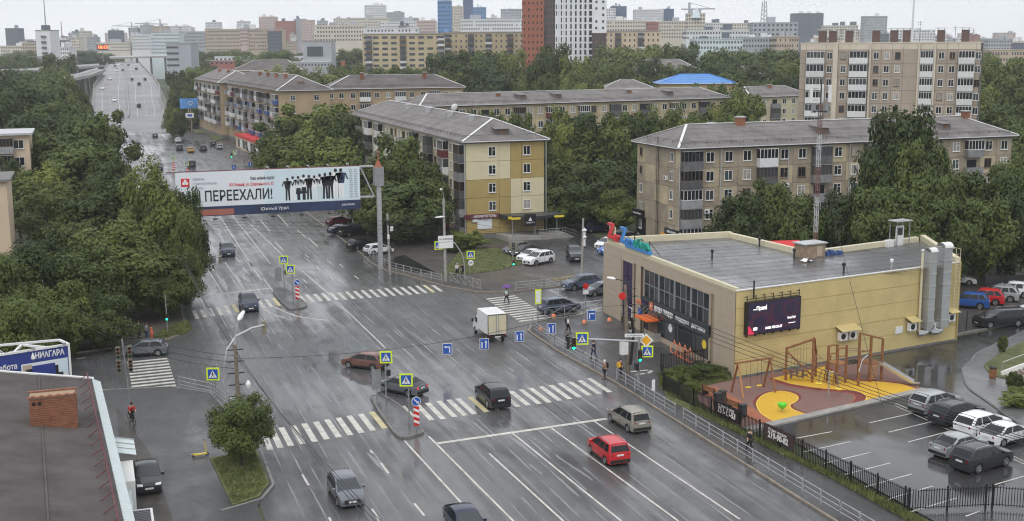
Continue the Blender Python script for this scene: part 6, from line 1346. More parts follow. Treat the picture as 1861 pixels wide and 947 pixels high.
# ------------------------------------------------------------------ vehicles (local +x is forward)
SPEC = {
 'hatch': dict(L=4.15, W=1.74, H=1.50, belt=.95, prof=[(-2.06,.55),(-2.04,.92),(-1.92,1.02),(-1.55,1.40),(-1.2,1.47),(-.1,1.50),(.35,1.42),(1.15,1.0),(1.9,.82),(2.05,.66),(2.07,.5)], wf=1.27, wr=-1.25),
 'sedan': dict(L=4.5, W=1.74, H=1.46, belt=.93, prof=[(-2.24,.55),(-2.22,.95),(-1.65,1.02),(-1.0,1.38),(-.6,1.45),(.1,1.46),(.45,1.38),(1.2,.97),(2.05,.78),(2.23,.62),(2.25,.5)], wf=1.37, wr=-1.33),
 'suv': dict(L=4.6, W=1.88, H=1.70, belt=1.08, prof=[(-2.29,.6),(-2.27,1.05),(-2.18,1.15),(-1.85,1.58),(-1.5,1.67),(-.2,1.70),(.3,1.62),(1.05,1.16),(2.05,1.0),(2.26,.8),(2.3,.55)], wf=1.4, wr=-1.38),
 'wagon': dict(L=4.45, W=1.75, H=1.65, belt=1.0, prof=[(-2.2,.55),(-2.19,1.0),(-2.1,1.1),(-1.95,1.52),(-1.75,1.62),(-.1,1.64),(.4,1.5),(1.15,1.05),(2.0,.84),(2.2,.65),(2.22,.5)], wf=1.4, wr=-1.45),
 'van': dict(L=4.2, W=1.8, H=1.75, belt=1.05, prof=[(-2.08,.55),(-2.06,1.05),(-2.0,1.2),(-1.85,1.62),(-1.6,1.73),(.1,1.75),(.6,1.6),(1.35,1.1),(1.95,.92),(2.07,.7),(2.1,.5)], wf=1.3, wr=-1.3),
 'box': dict(L=4.05, W=1.78, H=1.62, belt=1.02, prof=[(-2.0,.55),(-1.99,1.0),(-1.95,1.15),(-1.82,1.5),(-1.65,1.6),(-.1,1.62),(.5,1.5),(1.1,1.08),(1.85,.95),(2.0,.75),(2.02,.5)], wf=1.28, wr=-1.27),
 'pickup': dict(L=5.2, W=1.9, H=1.78, belt=1.15, prof=[(-2.6,.65),(-2.58,1.1),(-2.5,1.68),(-2.2,1.74),(-.2,1.78),(.35,1.68),(1.1,1.22),(2.35,1.08),(2.55,.85),(2.6,.6)], wf=1.6, wr=-1.6),
}
def lerp_prof(pr, x):
    if x <= pr[0][0]: return pr[0][1]
    for (x0,z0),(x1,z1) in zip(pr[:-1],pr[1:]):
        if x <= x1: return z0+(z1-z0)*((x-x0)/(x1-x0) if x1 > x0 else 0)
    return pr[-1][1]
def inv_prof(pr, z, front):
    """x where the upper profile crosses height z, from the front or the rear"""
    it = list(zip(pr[:-1],pr[1:]))
    if front: it = it[::-1]
    for (x0,z0),(x1,z1) in it:
        if min(z0,z1) <= z <= max(z0,z1) and z0 != z1:
            return x0+(x1-x0)*(z-z0)/(z1-z0)
    return pr[-1][0] if front else pr[0][0]
WR = .325
def car_mesh(kind):
    S = SPEC[kind]; L, Wd, H, belt, pr = S['L'], S['W'], S['H'], S['belt'], S['prof']; wr_ = WR*(1.13 if kind in ('suv','pickup') else 1.0)
    def wid(x, z):
        u = abs(x)/(L/2); plan = 1-.13*max(0,(u-.55)/.45)**2.2
        if z > belt: s = 1-.235*((z-belt)/(H-belt))**.9
        else: s = 1-.05*((belt-z)/(belt-.2))**2-.02*max(0,(z-.75)/(belt-.75))
        return Wd/2*plan*s
    ar = wr_+.06
    def zb(x):
        z = .24
        for xw in (S['wf'],S['wr']):
            d = abs(x-xw)
            if d < ar: z = max(z, wr_+sqrt(ar*ar-d*d))
        return z
    xs = set(round(x,3) for x,z in pr)
    for xw in (S['wf'],S['wr']):
        for k in range(9): xs.add(round(xw+ar*cos(pi*k/8)*.999,3))
        xs.add(round(xw-ar-.01,3)); xs.add(round(xw+ar+.01,3))
    k = -L/2
    while k < L/2: xs.add(round(k,3)); k += .3
    xs = sorted(x for x in xs if pr[0][0] <= x <= pr[-1][0]); nl_ = 8; nt = 5
    b = MB(); ring = []
    for x in xs:
        zt_, z0 = lerp_prof(pr,x), zb(x); zt_ = max(zt_, z0+.05); left = []
        for j in range(nl_):
            t = j/(nl_-1); z = z0+(zt_-z0-.03)*t; left.append((x, wid(x,z), z))
        tops = []
        for j in range(1,nt+1):
            s = 1-2*j/(nt+1); tops.append((x, wid(x,zt_)*.94*s, zt_+.035*(1-s*s)))
        ring.append(left+tops+[(x,-y,z) for x,y,z in left[::-1]])
    n = len(ring[0])
    for r in ring: b.v += r
    for i in range(len(ring)-1):
        for j in range(n-1): b.f.append((i*n+j,(i+1)*n+j,(i+1)*n+j+1,i*n+j+1))
    b.f.append(tuple(range(n))); b.f.append(tuple((len(ring)-1)*n+j for j in range(n))[::-1]); b.m = [0]*len(b.f)
    out = {'body': b.mesh('body','car_white',38)}
    # under tray
    u = MB(); u.box(-L/2+.1,L/2-.1,-Wd/2+.14,Wd/2-.14,.2,.55); out['underbody'] = u.mesh('underbody','trim_black')
    # side windows
    zt_ = H-.1; zbm = belt+.04
    xf0,xf1 = inv_prof(pr,zbm,True)-.12, inv_prof(pr,zt_,True)-.12; xr0,xr1 = inv_prof(pr,zbm,False)+.14, inv_prof(pr,zt_,False)+.16
    xf1 = min(xf1, xf0-.15); wins = []
    cuts = [0,.52,1.0] if kind in ('hatch','sedan') else [0,.4,.74,1.0]
    for side in (1,-1):
        for c0,c1 in zip(cuts[:-1],cuts[1:]):
            g_ = MB(); e = .03
            def pt(c,t):
                xb = xf0+(xr0-xf0)*c; xt = xf1+(xr1-xf1)*c; x = xb+(xt-xb)*t; z = zbm+(zt_-zbm)*t; return (x, side*(wid(x,z)+.008), z)
            for i in range(3):
                a0,a1 = c0+(c1-c0)*i/3, c0+(c1-c0)*(i+1)/3
                if i == 0: a0 += e*.5
                if i == 2: a1 -= e*.5
                q = [pt(a0,0),pt(a1,0),pt(a1,1),pt(a0,1)]
                if side == 1: q = q[::-1]
                g_.quad(*q[::-1])
            wins.append(g_.mesh('side_window','glass_dark'))
    out['side_window'] = wins
    def screen(front):
        g_ = MB(); zs = [belt+.03+(H-.07-belt-.03)*k/4 for k in range(5)]; rows = []
        for z in zs:
            x = inv_prof(pr,z,front)+(.012 if front else -.012); rows.append([(x, wid(x,z)*.9*s, z+.03*(1-s*s)+.012) for s in (-1,-.5,0,.5,1)])
        for r0,r1 in zip(rows[:-1],rows[1:]):
            for j in range(4): q = (r0[j],r0[j+1],r1[j+1],r1[j]); g_.quad(*(q if front else q[::-1]))
        return g_
    out['windscreen'] = screen(True).mesh('windscreen','glass_grey'); out['rear_window'] = screen(False).mesh('rear_window','glass_dark')
    def tyre():
        g_ = MB()
        prof = [(wr_*.62,-.095),(wr_*.95,-.1),(wr_,-.06),(wr_,.06),(wr_*.95,.1),(wr_*.62,.095)]
        nn = 18
        for r,yy in prof:
            for k in range(nn): g_.v.append((r*cos(2*pi*k/nn),yy,r*sin(2*pi*k/nn)))
        for i in range(len(prof)-1):
            for k in range(nn): g_.f.append((i*nn+k,i*nn+(k+1)%nn,(i+1)*nn+(k+1)%nn,(i+1)*nn+k))
        g_.f += [tuple(range(nn)),tuple(range((len(prof)-1)*nn,len(prof)*nn))[::-1]]; g_.m = [0]*len(g_.f); return g_.mesh('tyre','rubber')
    def rim():
        g_ = MB()
        for s in (-1,1):
            g_.cyl((0,s*.07,0),(0,s*.1,0),wr_*.16,n=10)
            for k in range(5):
                t = k*2*pi/5; g_.beam((0,s*.085,0),(wr_*.6*cos(t),s*.09,wr_*.6*sin(t)),.07,.07)
            pts = [(wr_*.6*cos(t),s*.088,wr_*.6*sin(t)) for t in [i*2*pi/16 for i in range(17)]]; g_.tube(pts,.025,4)
        return g_.mesh('rim','rim')
    out['tyre'] = cached(('tyre',round(wr_,3)),tyre); out['rim'] = cached(('rim',round(wr_,3)),rim)
    out['wheels'] = [(S[k],s*(Wd/2-.13),wr_) for k in ('wf','wr') for s in (1,-1)]
    def lampm(front, side):
        g_ = MB(); x = (L/2-.22) if front else (-L/2+.06); z = .66 if front else dict(sedan=.74,hatch=.74,suv=.84,wagon=.84,van=.86,box=.8,pickup=.9)[kind]
        if front and kind in ('suv','van','wagon','box','pickup'): z += .1
        zt_ = z+(.14 if front else .2)
        xe = pr[-1][0]-.02 if front else pr[0][0]-.012; y0, y1 = wid(x,z)*(.5 if front else .7), wid(x,z)+.012
        p = [(xe,side*y0,z),(xe-(.06 if front else -.03),side*(y1-.06),z),(x-(.12 if front else -.12),side*y1,z+.02)]
        g_v = p+[(q[0]-(.1 if front else -.02),q[1],zt_ if i != 0 else zt_-.03) for i,q in enumerate(p)]
        g_.add(g_v,[(0,1,4,3),(1,2,5,4)]); g_.add(g_v,[(3,4,1,0),(4,5,2,1)]); return g_.mesh('headlight' if front else 'tail_light','head_lamp' if front else 'tail_lamp')
    out['headlight'] = [lampm(True,s) for s in (1,-1)]; out['tail_light'] = [lampm(False,s) for s in (1,-1)]
    g_ = MB(); g_.box(pr[-1][0]-.03,pr[-1][0]+.02,-Wd*.3,Wd*.3,.36,.62); out['grille'] = g_.mesh('grille','trim_black')
    g_ = MB(); g_.box(pr[0][0]-.05,pr[0][0]+.1,-Wd*.42,Wd*.42,.3,.52); out['bumper'] = g_.mesh('bumper','trim_black')
    g_ = MB(); g_.box(pr[-1][0]+.015,pr[-1][0]+.04,-.26,.26,.43,.55); out['plate_f'] = g_.mesh('number_plate','plate')
    zp = .78 if kind not in ('sedan',) else .72; g_ = MB(); g_.box(pr[0][0]-.035,pr[0][0]-.005,-.26,.26,zp,zp+.12); out['plate_r'] = g_.mesh('number_plate','plate')
    st_ = []
    for s in (1,-1):
        g_ = MB(); x0_, x1_ = S['wr']+ar+.02, S['wf']-ar-.02; y = s*(wid(0,.3)+.006); g_.add([(x0_,y-s*.02,.2),(x1_,y-s*.02,.2),(x1_,y+s*.012,.37),(x0_,y+s*.012,.37)],[(0,1,2,3) if s < 0 else (3,2,1,0)]); st_.append(g_.mesh('sill_trim','trim_black'))
    out['sill_trim'] = st_; dl = []
    for s in (1,-1):
        g_ = MB()
        for xd in (xf0-.35,xf0-1.3,xr0+.25):
            pts = [(xd,s*(wid(xd,z)+.004),z) for z in (.4,.6,.8,belt)]
            for a_,c_ in zip(pts[:-1],pts[1:]): g_.add([(a_[0]-.012,a_[1],a_[2]),(a_[0]+.012,a_[1],a_[2]),(c_[0]+.012,c_[1],c_[2]),(c_[0]-.012,c_[1],c_[2])],[(0,1,2,3) if s < 0 else (3,2,1,0)])
        k_ = g_.mesh('door_seam','trim_black'); dl.append(k_)
    out['door_seam'] = dl
    ms_ = []
    for s in (1,-1):
        g_ = MB(); x = xf0-.12; y = s*(wid(x,belt)+.1); g_.box(x-.08,x+.08,y-.1,y+.1,belt-.02,belt+.14); ms_.append(g_.mesh('mirror','trim_black'))
    out['mirror'] = ms_
    rl = []
    for s in (1,-1):
        g_ = MB(); yy = s*wid(0,H)*.9; g_.tube([(xr1+.2,yy,H+.0),(xr1+.3,yy,H+.06),(xf1-.35,yy,H+.06),(xf1-.25,yy,H-.0)],.022,5); rl.append(g_.mesh('roof_rail','rim'))
    out['roof_rail'] = rl
    return out
ROAD_Z = [0.0]
def car(kind, color, label, px=None, heading=0.0, name=None, z=0.0, pos=None, lit=False, brake=False, rails=False, group=None, scale=1.0, brown=None, detail=True):
    Mx = cached(('car',kind),lambda: car_mesh(kind))
    p = pos if pos is not None else G(px[0],px[1],z)
    nm = name or {'hatch':'hatchback_car','sedan':'sedan_car','suv':'suv','wagon':'wagon_car','van':'minivan','box':'hatchback_car','pickup':'pickup_car'}[kind]
    o = thing(nm, label, 'car', (p.x,p.y,p.z if pos is not None else z), heading, group); o.scale = (scale,)*3
    put('body',Mx['body'],o,None,0,'car_'+color); put('underbody',Mx['underbody'],o)
    put('windscreen',Mx['windscreen'],o); put('rear_window',Mx['rear_window'],o)
    for m in Mx['side_window']: put('side_window',m,o)
    for q in Mx['wheels']:
        wv = put('wheel',Mx['tyre'],o,q); put('rim',Mx['rim'],wv)
    for m in Mx['headlight']: put('headlight',m,o,None,0,'head_lamp_lit' if lit else 'head_lamp')
    for m in Mx['tail_light']: put('tail_light',m,o,None,0,'tail_lamp_lit' if brake else 'tail_lamp')
    if detail:
        for k in ('grille','bumper'): put(k,Mx[k],o)
        for m in Mx['sill_trim']: put('sill_trim',m,o)
        for m in Mx['door_seam']: q = put('door_seam',m,o); q['kind'] = 'stuff'
        put('number_plate',Mx['plate_f'],o); put('number_plate',Mx['plate_r'],o)
        for m in Mx['mirror']: put('mirror',m,o,None,0,'car_'+color)
        if rails:
            for m in Mx['roof_rail']: put('roof_rail',m,o)
    return o
N_, S_, E_, W2 = pi/2, -pi/2, 0.0, pi
car('hatch','grey','grey hatchback driving towards the camera at the bottom',(628,905),S_+.03)
car('sedan','navy','dark car cut off by the bottom edge of the picture',(845,966),S_)
car('sedan','charcoal','dark sedan parked on the pavement beside the low house',(268,880),S_+.02,z=.1)
car('hatch','brown','copper brown hatchback turning left with brake lights on',(664,668),W2-.75,brake=True)
car('sedan','grey','grey sedan behind the near island signs, waiting to turn left',(731,713),W2-.95,brake=True)
car('suv','black','black suv driving over the near zebra crossing',(895,732),N_,rails=False)
car('wagon','wagon','beige grey wagon with roof bars beyond the stop line',(1142,774),N_+.05,rails=True)
car('box','red','bright red boxy hatchback below the stop line',(1106,832),N_,rails=True)
car('suv','navy','dark suv with headlights on crossing the far zebra',(452,561),S_,lit=True,rails=True)
car('suv','navy','dark blue car approaching below the gantry',(413,463),S_,lit=True)
car('hatch','grey','grey hatchback leaving over the left side crossing',(264,645),W2-.16)
car('suv','bluegrey','grey blue suv facing left in the right street, farther of the waiting pair',(1056,524),W2+.12,rails=True)
car('hatch','grey','silver grey hatchback facing left in the right street, nearer of the waiting pair',(1092,535),W2+.13)
car('suv','navy','car at the shop edge behind the waiting grey pair',(1130,525),W2+.13)
car('suv','bluegrey','slate blue suv entering the right street beside the zebra',(1016,567),.13)
car('hatch','grey','dark grey hatchback at the head of the lawn parking row',(938,459),W2+.55,z=.11); car('sedan','charcoal','black sedan second in the lawn parking row',(952,464),W2+.5,z=.11); car('sedan','white','white sedan behind the white suv in the lawn row',(966,472),W2+.5,z=.11); car('suv','white','white suv nearest in the lawn parking row',(979,479),W2+.45,z=.11)
car('pickup','charcoal','dark pickup facing the camera beside the court pole',(1044,471),S_-.25,z=.11); car('hatch','white','white hatchback beside the blue car near the roof letters',(1104,450),W2+.5,z=.11); car('sedan','skyblue','bright blue sedan partly behind the roof letters',(1113,460),W2+.25,z=.11); car('van','navy','dark blue minivan under the trees of the court',(1083,421),.1,z=.11); car('sedan','black','black car half hidden behind the roof letters',(1135,432),-.5,z=.11)
car('hatch','black','black hatchback behind the gantry column',(655,452),.5,z=.11); car('hatch','white','white hatchback behind the gantry column',(688,461),.3,z=.11); car('pickup','black','black off roader in the lay by left of the gantry column',(646,428),.3,z=.11); car('sedan','navy','dark sedan beside the black off roader',(622,424),.35,z=.11); car('hatch','maroon','dark red car farthest in the lay by group',(616,409),.4,z=.11); car('van','charcoal','dark van half hidden under the poster',(572,378),.3,z=.11)
car('suv','blue','blue suv in the gravel yard nearest the yellow wall',(1757,558),2.4,z=.1,scale=1.0); car('suv','red','red suv in the gravel yard',(1785,551),2.4,z=.1); car('suv','silver','silver suv in the gravel yard',(1812,545),2.4,z=.1,rails=True); car('suv','white','white suv at the end of the gravel yard row',(1838,538),2.4,z=.1)
car('pickup','black','long black off roader behind the mesh fence',(1815,592),W2-.1,z=.1,rails=True); car('suv','white','white car cut by the right edge behind the mesh fence',(1862,585),W2-.1,z=.1); car('sedan','charcoal','dark car passing on the far right road',(1745,447),W2+.1); car('sedan','white','white car nose peeking past the yellow wall',(1738,516),-.6,z=.1)
car('suv','silver','silver suv first in the car park row by the playground',(1701,746),.2,z=.06); car('suv','charcoal','black suv second in the car park row',(1738,766),.2,z=.06,rails=True); car('suv','white','white suv third in the car park row',(1785,787),.2,z=.06); car('sedan','white','white sedan fourth in the car park row, at the edge',(1828,802),.2,z=.06)
car('sedan','silver','silver sedan in the nearer car park row',(1742,823),.2,z=.06); car('suv','charcoal','dark grey suv nearest in the car park',(1783,848),.2,z=.06,rails=True)
# the far road
for kind,c,px_,hd,lab,lt in (('suv','black',(348,303),N_,'black car at the far crossing behind the poster',0),('suv','black',(369,274),N_,'black suv right of the yellow taxi',0),('sedan','taxi',(347,277),N_,'yellow taxi queueing beyond the poster',0),('suv','charcoal',(326,273),N_,'dark car queueing left of the taxi',0),('hatch','white',(324,259),N_,'white car behind the dark queueing car',0),('sedan','charcoal',(282,250),N_,'lone dark car farther up the away lanes',0),('hatch','black',(387,265),N_,'black car parked at the far right kerb',0),('hatch','silver',(399,271),N_,'silver car parked at the far right kerb',0),('sedan','beige',(361,232),.1,'brown car on the verge under the far billboard',0),('suv','white',(413,239),.1,'white suv at the far driveway',0),('sedan','charcoal',(248,268),S_,'dark oncoming car, rear of the lit pair',1),('sedan','charcoal',(247,280),S_,'dark oncoming car, front of the lit pair',1),('suv','navy',(289,309),S_,'oncoming dark suv left of the poster edge',1)):
    car(kind,c,lab,px_,hd,lit=bool(lt))
k = 0
for s,t,c,lab in ((.66,.18,'charcoal','dark car low on the away side of the flyover'),(.31,.27,'white','white car low on the oncoming side of the flyover'),(.13,.4,'white','white car beside the left flyover parapet'),(.7,.45,'charcoal','dark car alone in the middle of the away lanes'),(.6,.52,'charcoal','dark car climbing nearest the barrier'),(.83,.52,'charcoal','dark car climbing by the right parapet'),(.2,.53,'white','white car descending near the left parapet'),(.3,.67,'white','white car leading the descending bunch'),(.3,.72,'silver','silver car second in the descending bunch'),(.24,.78,'charcoal','dark car in the descending bunch'),(.44,.68,'charcoal','dark car descending beside the barrier'),(.32,.84,'white','white van high on the descending side'),(.78,.7,'charcoal','dark car high on the climbing side'),(.62,.82,'charcoal','dark car near the flyover crest'),(.84,.84,'white','white car near the flyover crest by the parapet'),(.42,.86,'silver','silver car near the crest beside the barrier')):
    p = far_road_pt(t,s); q = far_road_pt(min(1,t+.05),s); d = q-p; o = car('hatch' if k%3 else 'suv',c,lab,pos=p+Vector((0,0,.05)),heading=math.atan2(d.y,d.x)+(0 if s > .5 else pi),lit=False,detail=False); k += 1
    o.rotation_euler = (0, -math.atan2(d.z, Vector((d.x,d.y)).length)*(1 if s > .5 else -1), o.rotation_euler.z)
# delivery truck
o = thing('box_truck','white box truck with closed rear doors heading away','truck',(G(903,622).x,G(903,622).y+2.2,0),N_)
b = MB(); b.box(-2.4,.95,-1.0,1.0,.85,2.85); b.build('cargo_box','white_metal',o); b = MB()
for s in (-1,1): b.box(-2.42,-2.4,s*.5-.47,s*.5+.47,.95,2.75)
b.build('rear_door','parapet_cream',o)
for s in (-1,1): b = MB(); b.box(-2.46,-2.42,s*.97-.03,s*.97+.03,.85,2.85); b.build('door_frame','trim_black',o); b = MB(); b.cyl((-2.45,s*.12,.9),(-2.45,s*.12,2.8),.025,n=5); b.build('lock_bar','steel_pole',o)
b = MB(); b.box(-2.45,-2.41,-1.0,1.0,2.78,2.85); b.build('door_frame','trim_black',o)
b = MB(); b.add([(1.05,-.92,.5),(1.05,.92,.5),(2.9,.88,.5),(2.9,-.88,.5),(1.05,-.9,1.95),(1.05,.9,1.95),(1.7,.82,2.0),(1.7,-.82,2.0),(2.35,.88,1.25),(2.35,-.88,1.25),(2.9,.85,1.0),(2.9,-.85,1.0)],[(0,3,2,1),(0,1,5,4),(4,5,6,7),(7,6,8,9),(9,8,10,11),(11,10,2,3),(0,4,7,9,11,3),(1,2,10,8,6,5)]); b.build('cab','white_metal',o)
b = MB(); b.quad((1.74,-.78,1.96),(2.33,-.82,1.29),(2.33,.82,1.29),(1.74,.78,1.96)); g2 = b.build('windscreen','glass_dark',o); g2.location.z = .02; g2.location.x = .015
for s in (-1,1): b = MB(); b.box(1.25,1.95,s*.915-.012,s*.915+.012,1.3,1.8); b.build('side_window','glass_dark',o); b = MB(); b.box(1.9,2.0,s*1.2-.09,s*1.2+.09,1.3,1.65); b.build('mirror','trim_black',o)
b = MB(); b.box(-2.4,2.2,-.45,.45,.5,.83); b.build('chassis','trim_black',o); b = MB(); b.box(-2.5,-2.35,-.95,.95,.5,.68); b.build('bumper','trim_black',o)
Mx = cached(('car','suv'),lambda: car_mesh('suv'))
for x in (-1.5,2.1):
    for s in (-1,1): wv = put('wheel',Mx['tyre'],o,(x,s*.83,.367)); put('rim',Mx['rim'],wv)
for s in (-1,1): b = MB(); b.box(-2.48,-2.42,s*.75-.12,s*.75+.12,.7,.8); b.build('tail_light','tail_lamp',o)
b = MB(); b.box(-2.53,-2.5,-.3,.3,.55,.67); b.build('number_plate','plate',o)
# ------------------------------------------------------------------ people (a skinned skeleton each)
def person(label, px, heading, top, legs, hair='hair', z=.12, pose='walk', h=1.72, pos=None, extra=None, sleeve=None):
    p = pos if pos is not None else G(px[0],px[1],z); o = thing('person', label, 'person', (p.x,p.y,p.z if pos is not None else z), heading); k = h/1.72
    st = {'walk':.26,'stand':.03,'sit':.0}[pose]
    if pose == 'sit': J = dict(pelvis=(0,0,.95),lk=(.3,.1,.62),la=(.1,.11,.28),rk=(.34,-.1,.75),ra=(.22,-.11,.42),ch=(.2,0,1.38),nk=(.24,0,1.5),hd=(.3,0,1.66),lh=(.58,.2,1.02),rh=(.58,-.2,1.02),le=(.4,.24,1.15),re=(.4,-.24,1.15))
    else: J = dict(pelvis=(0,0,.95),lk=(st*.6+.03,.1,.52),la=(st*.85,.1,.1),rk=(-st*.25,-.1,.52),ra=(-st*1.1,-.1,.14),ch=(.02,0,1.36),nk=(.02,0,1.5),hd=(.05,0,1.62),lh=(-st*.7,.27,.86),rh=(st*.8+.05,-.27,.9),le=(-st*.4,.26,1.12),re=(st*.3,-.26,1.1))
    names = ['pelvis','waist','ch','nk','hd','crown','lhip','lk','la','lt','rhip','rk','ra','rt','ls','le','lh','rs','re','rh']
    pl_, cv = Vector(J['pelvis']), Vector(J['ch'])
    J['waist'] = tuple(pl_.lerp(cv,.45)); J['crown'] = (J['hd'][0],0,J['hd'][2]+.09); J['lhip'] = tuple(pl_+Vector((0,.09,-.06))); J['rhip'] = tuple(pl_+Vector((0,-.09,-.06)))
    J['lt'] = (J['la'][0]+.16,J['la'][1],J['la'][2]-.06); J['rt'] = (J['ra'][0]+.16,J['ra'][1],J['ra'][2]-.05); J['ls'] = tuple(cv+Vector((0,.18,.03))); J['rs'] = tuple(cv+Vector((0,-.18,.03)))
    R = dict(pelvis=.15,waist=.13,ch=.15,nk=.055,hd=.095,crown=.08,lhip=.095,lk=.07,la=.045,lt=.04,rhip=.095,rk=.07,ra=.045,rt=.04,ls=.07,le=.05,lh=.035,rs=.07,re=.05,rh=.035)
    E = [('pelvis','waist'),('waist','ch'),('ch','nk'),('nk','hd'),('hd','crown'),('pelvis','lhip'),('lhip','lk'),('lk','la'),('la','lt'),('pelvis','rhip'),('rhip','rk'),('rk','ra'),('ra','rt'),('ch','ls'),('ls','le'),('le','lh'),('ch','rs'),('rs','re'),('re','rh')]
    def skin(nm, keep, m, grow=0.0):
        vs_ = [v for v in names if any(v in e for e in keep)]; me = bpy.data.meshes.new(nm); me.from_pydata([tuple(c*k for c in J[v]) for v in vs_],[(vs_.index(a),vs_.index(c)) for a,c in keep],[]); ob = put(nm,me,o); me.materials.append(M[m])
        md = ob.modifiers.new('skin','SKIN'); md.use_smooth_shade = True
        for i,v in enumerate(vs_): sv = me.skin_vertices[0].data[i]; r = (R[v]+grow)*k; sv.radius = (r,r*(1.2 if v in ('ch','waist','pelvis') else 1)); sv.use_root = (i == 0)
        s2 = ob.modifiers.new('sub','SUBSURF'); s2.levels = 1; s2.render_levels = 1; return ob
    skin('body',E,'skin'); 
    up_ = [e for e in E if e[0] in ('waist','ls','rs') or e in (('pelvis','waist'),('ch','ls'),('ch','rs'))]
    skin('jacket',up_,top,.022); skin('trousers',[e for e in E if 'pelvis' in e and 'waist' not in e or e in (('lhip','lk'),('lk','la'),('rhip','rk'),('rk','ra'))],legs,.014)
    for f in ('l','r'): b = MB(); a = Vector(J[f+'a'])*k; b.box(a.x-.07,a.x+.2,a.y-.045,a.y+.045,a.z-.1,a.z-.02); b.build('shoe','trim_black',o)
    hd = Vector(J['hd'])*k; b = MB(); b.lathe([(.1,-.02),(.118,.05),(.1,.13),(.03,.17)],(hd.x-.02,hd.y,hd.z),10); b.build('hair',hair,o,smooth=60)
    b = MB(); b.add([tuple(hd+Vector(q)) for q in ((.09,-.015,.0),(.09,.015,.0),(.125,0,-.02),(.09,0,.045))],[(0,1,2),(0,2,3),(1,3,2)]); b.build('nose','skin',o)
    for s in (-1,1): b = MB(); b.lathe([(.012,-.012),(.016,0),(.012,.012)],tuple(hd+Vector((.088,s*.032,.03))),6); b.build('eye','sign_black',o)
    b = MB(); b.box(hd.x+.075,hd.x+.092,-.025,.025,hd.z-.055,hd.z-.042); b.build('mouth','board_maroon',o)
    if extra: extra(o,J,k)
    return o
def umbrella(o,J,k):
    h_ = Vector(J['rh']); b = MB(); b.cyl((.1,-.2,1.0),(.1,-.15,2.0),.012,n=5); b.build('umbrella_shaft','dark_metal',o); b = MB(); b.lathe([(.62,1.82),(.5,1.98),(.28,2.09),(.02,2.13)],(.1,-.12,0),10); b.build('umbrella_canopy','cloth_purple',o)
def bag(o,J,k): h_ = Vector(J['rh'])*k; b = MB(); b.add([tuple(h_+Vector(q)) for q in ((-.14,-.05,-.42),(.14,-.05,-.42),(.14,.05,-.42),(-.14,.05,-.42),(0,-.03,.0),(0,.03,.0))],[(0,1,4),(2,3,5),(1,2,5,4),(3,0,4,5),(0,3,2,1)]); b.build('shopping_bag','cloth_white',o)
def pack(o,J,k): c = Vector(J['ch'])*k; b = MB(); b.box(c.x-.32,c.x-.15,-.15,.15,c.z-.3,c.z+.12); b.build('backpack','cloth_black',o)
person('walker in pale mint under a purple umbrella on the right side crossing',(921,551),N_+.4,'cloth_mint','cloth_navy',z=0,extra=umbrella)
person('walker in a dark jacket crossing the shop forecourt',(1032,606),-.4,'cloth_white','cloth_black',extra=pack); person('crouching passer by half hidden behind the signal head',(1030,622),-1.2,'cloth_grey','cloth_black',pose='stand',h=1.3)
person('walker in a navy top and jeans carrying a white bag',(1079,652),2.2,'cloth_navy','cloth_jeans',extra=bag); person('person in a tan coat waiting at the near crossing kerb',(1099,690),W2,'cloth_tan','cloth_navy',pose='stand',hair='cloth_white',extra=pack); person('person in dark red with a yellow bag behind the timber pole',(1128,686),W2,'board_maroon','cloth_black',pose='stand',extra=lambda o,J,k: (MB().box(.05,.3,-.2,.2,.95,1.35).build('yellow_bag','cloth_yellow',o)))
person('person in black carrying a white triangular bag below the banner',(1362,822),N_,'cloth_black','cloth_black',extra=bag)
person('person in a white top walking away near the far lamp pole',(831,503),N_,'cloth_white','cloth_black',z=.11,hair='s_grey'); person('person in black with a backpack beside the curved signal pole',(842,503),N_,'cloth_black','cloth_navy',z=.11,extra=pack)
person('waiting person in khaki under the left trees, farthest left',(239,616),-.6,'cloth_khaki','cloth_black',pose='stand'); person('waiting person in black under the left trees',(253,614),-.7,'cloth_black','cloth_black',pose='stand'); person('waiting woman in pale blue jeans under the left trees',(267,618),-.6,'cloth_grey','cloth_jeans',pose='stand'); person('child in a bright orange suit under the left trees',(276,617),-.8,'cloth_orange','cloth_orange',pose='stand',h=1.15,hair='cloth_orange')
person('dark figure standing by the far shop row',(447,263),-.5,'cloth_black','cloth_black',z=.1,pose='walk'); person('dark figure crossing by the far kerb',(450,278),-.5,'cloth_black','cloth_black',z=.1)
# cyclist
cp = G(239,770,.1); person('cyclist in a red top riding on the left pavement',None,S_+.3,'cloth_red','cloth_black',pose='sit',pos=cp,extra=lambda o,J,k: None)
def bike(label, p, hd_, m):
    o = thing('bicycle', label, 'bicycle', p, hd_)
    for x in (-.42,.62): b = MB(); b.tube([(x+.33*cos(t),0,.35+.33*sin(t)) for t in [i*2*pi/18 for i in range(19)]],.024,5); wv = b.build('wheel','rubber',o); b = MB(); [b.beam((x,0,.35),(x+.32*cos(t),0,.35+.32*sin(t)),.006,.006) for t in [i*pi/5 for i in range(10)]]; b.build('spokes','rim',o)
    b = MB(); 
    for a,c in (((-.42,0,.35),(.05,0,.36)),((.05,0,.36),(-.1,0,.85)),((-.42,0,.35),(-.1,0,.8)),((-.08,0,.78),(.5,0,.82)),((.05,0,.36),(.48,0,.75)),((.62,0,.35),(.47,0,.98))): b.cyl(a,c,.022,n=6)
    b.build('frame',m,o); b = MB(); b.tube([(.42,-.28,1.02),(.5,-.1,1.0),(.5,.1,1.0),(.42,.28,1.02)],.016,5); b.build('handlebar','dark_metal',o); b = MB(); b.box(-.24,.04,-.08,.08,.86,.92); b.build('saddle','trim_black',o)
bike('bicycle under the cyclist in red', cp, S_+.3, 'dark_metal')
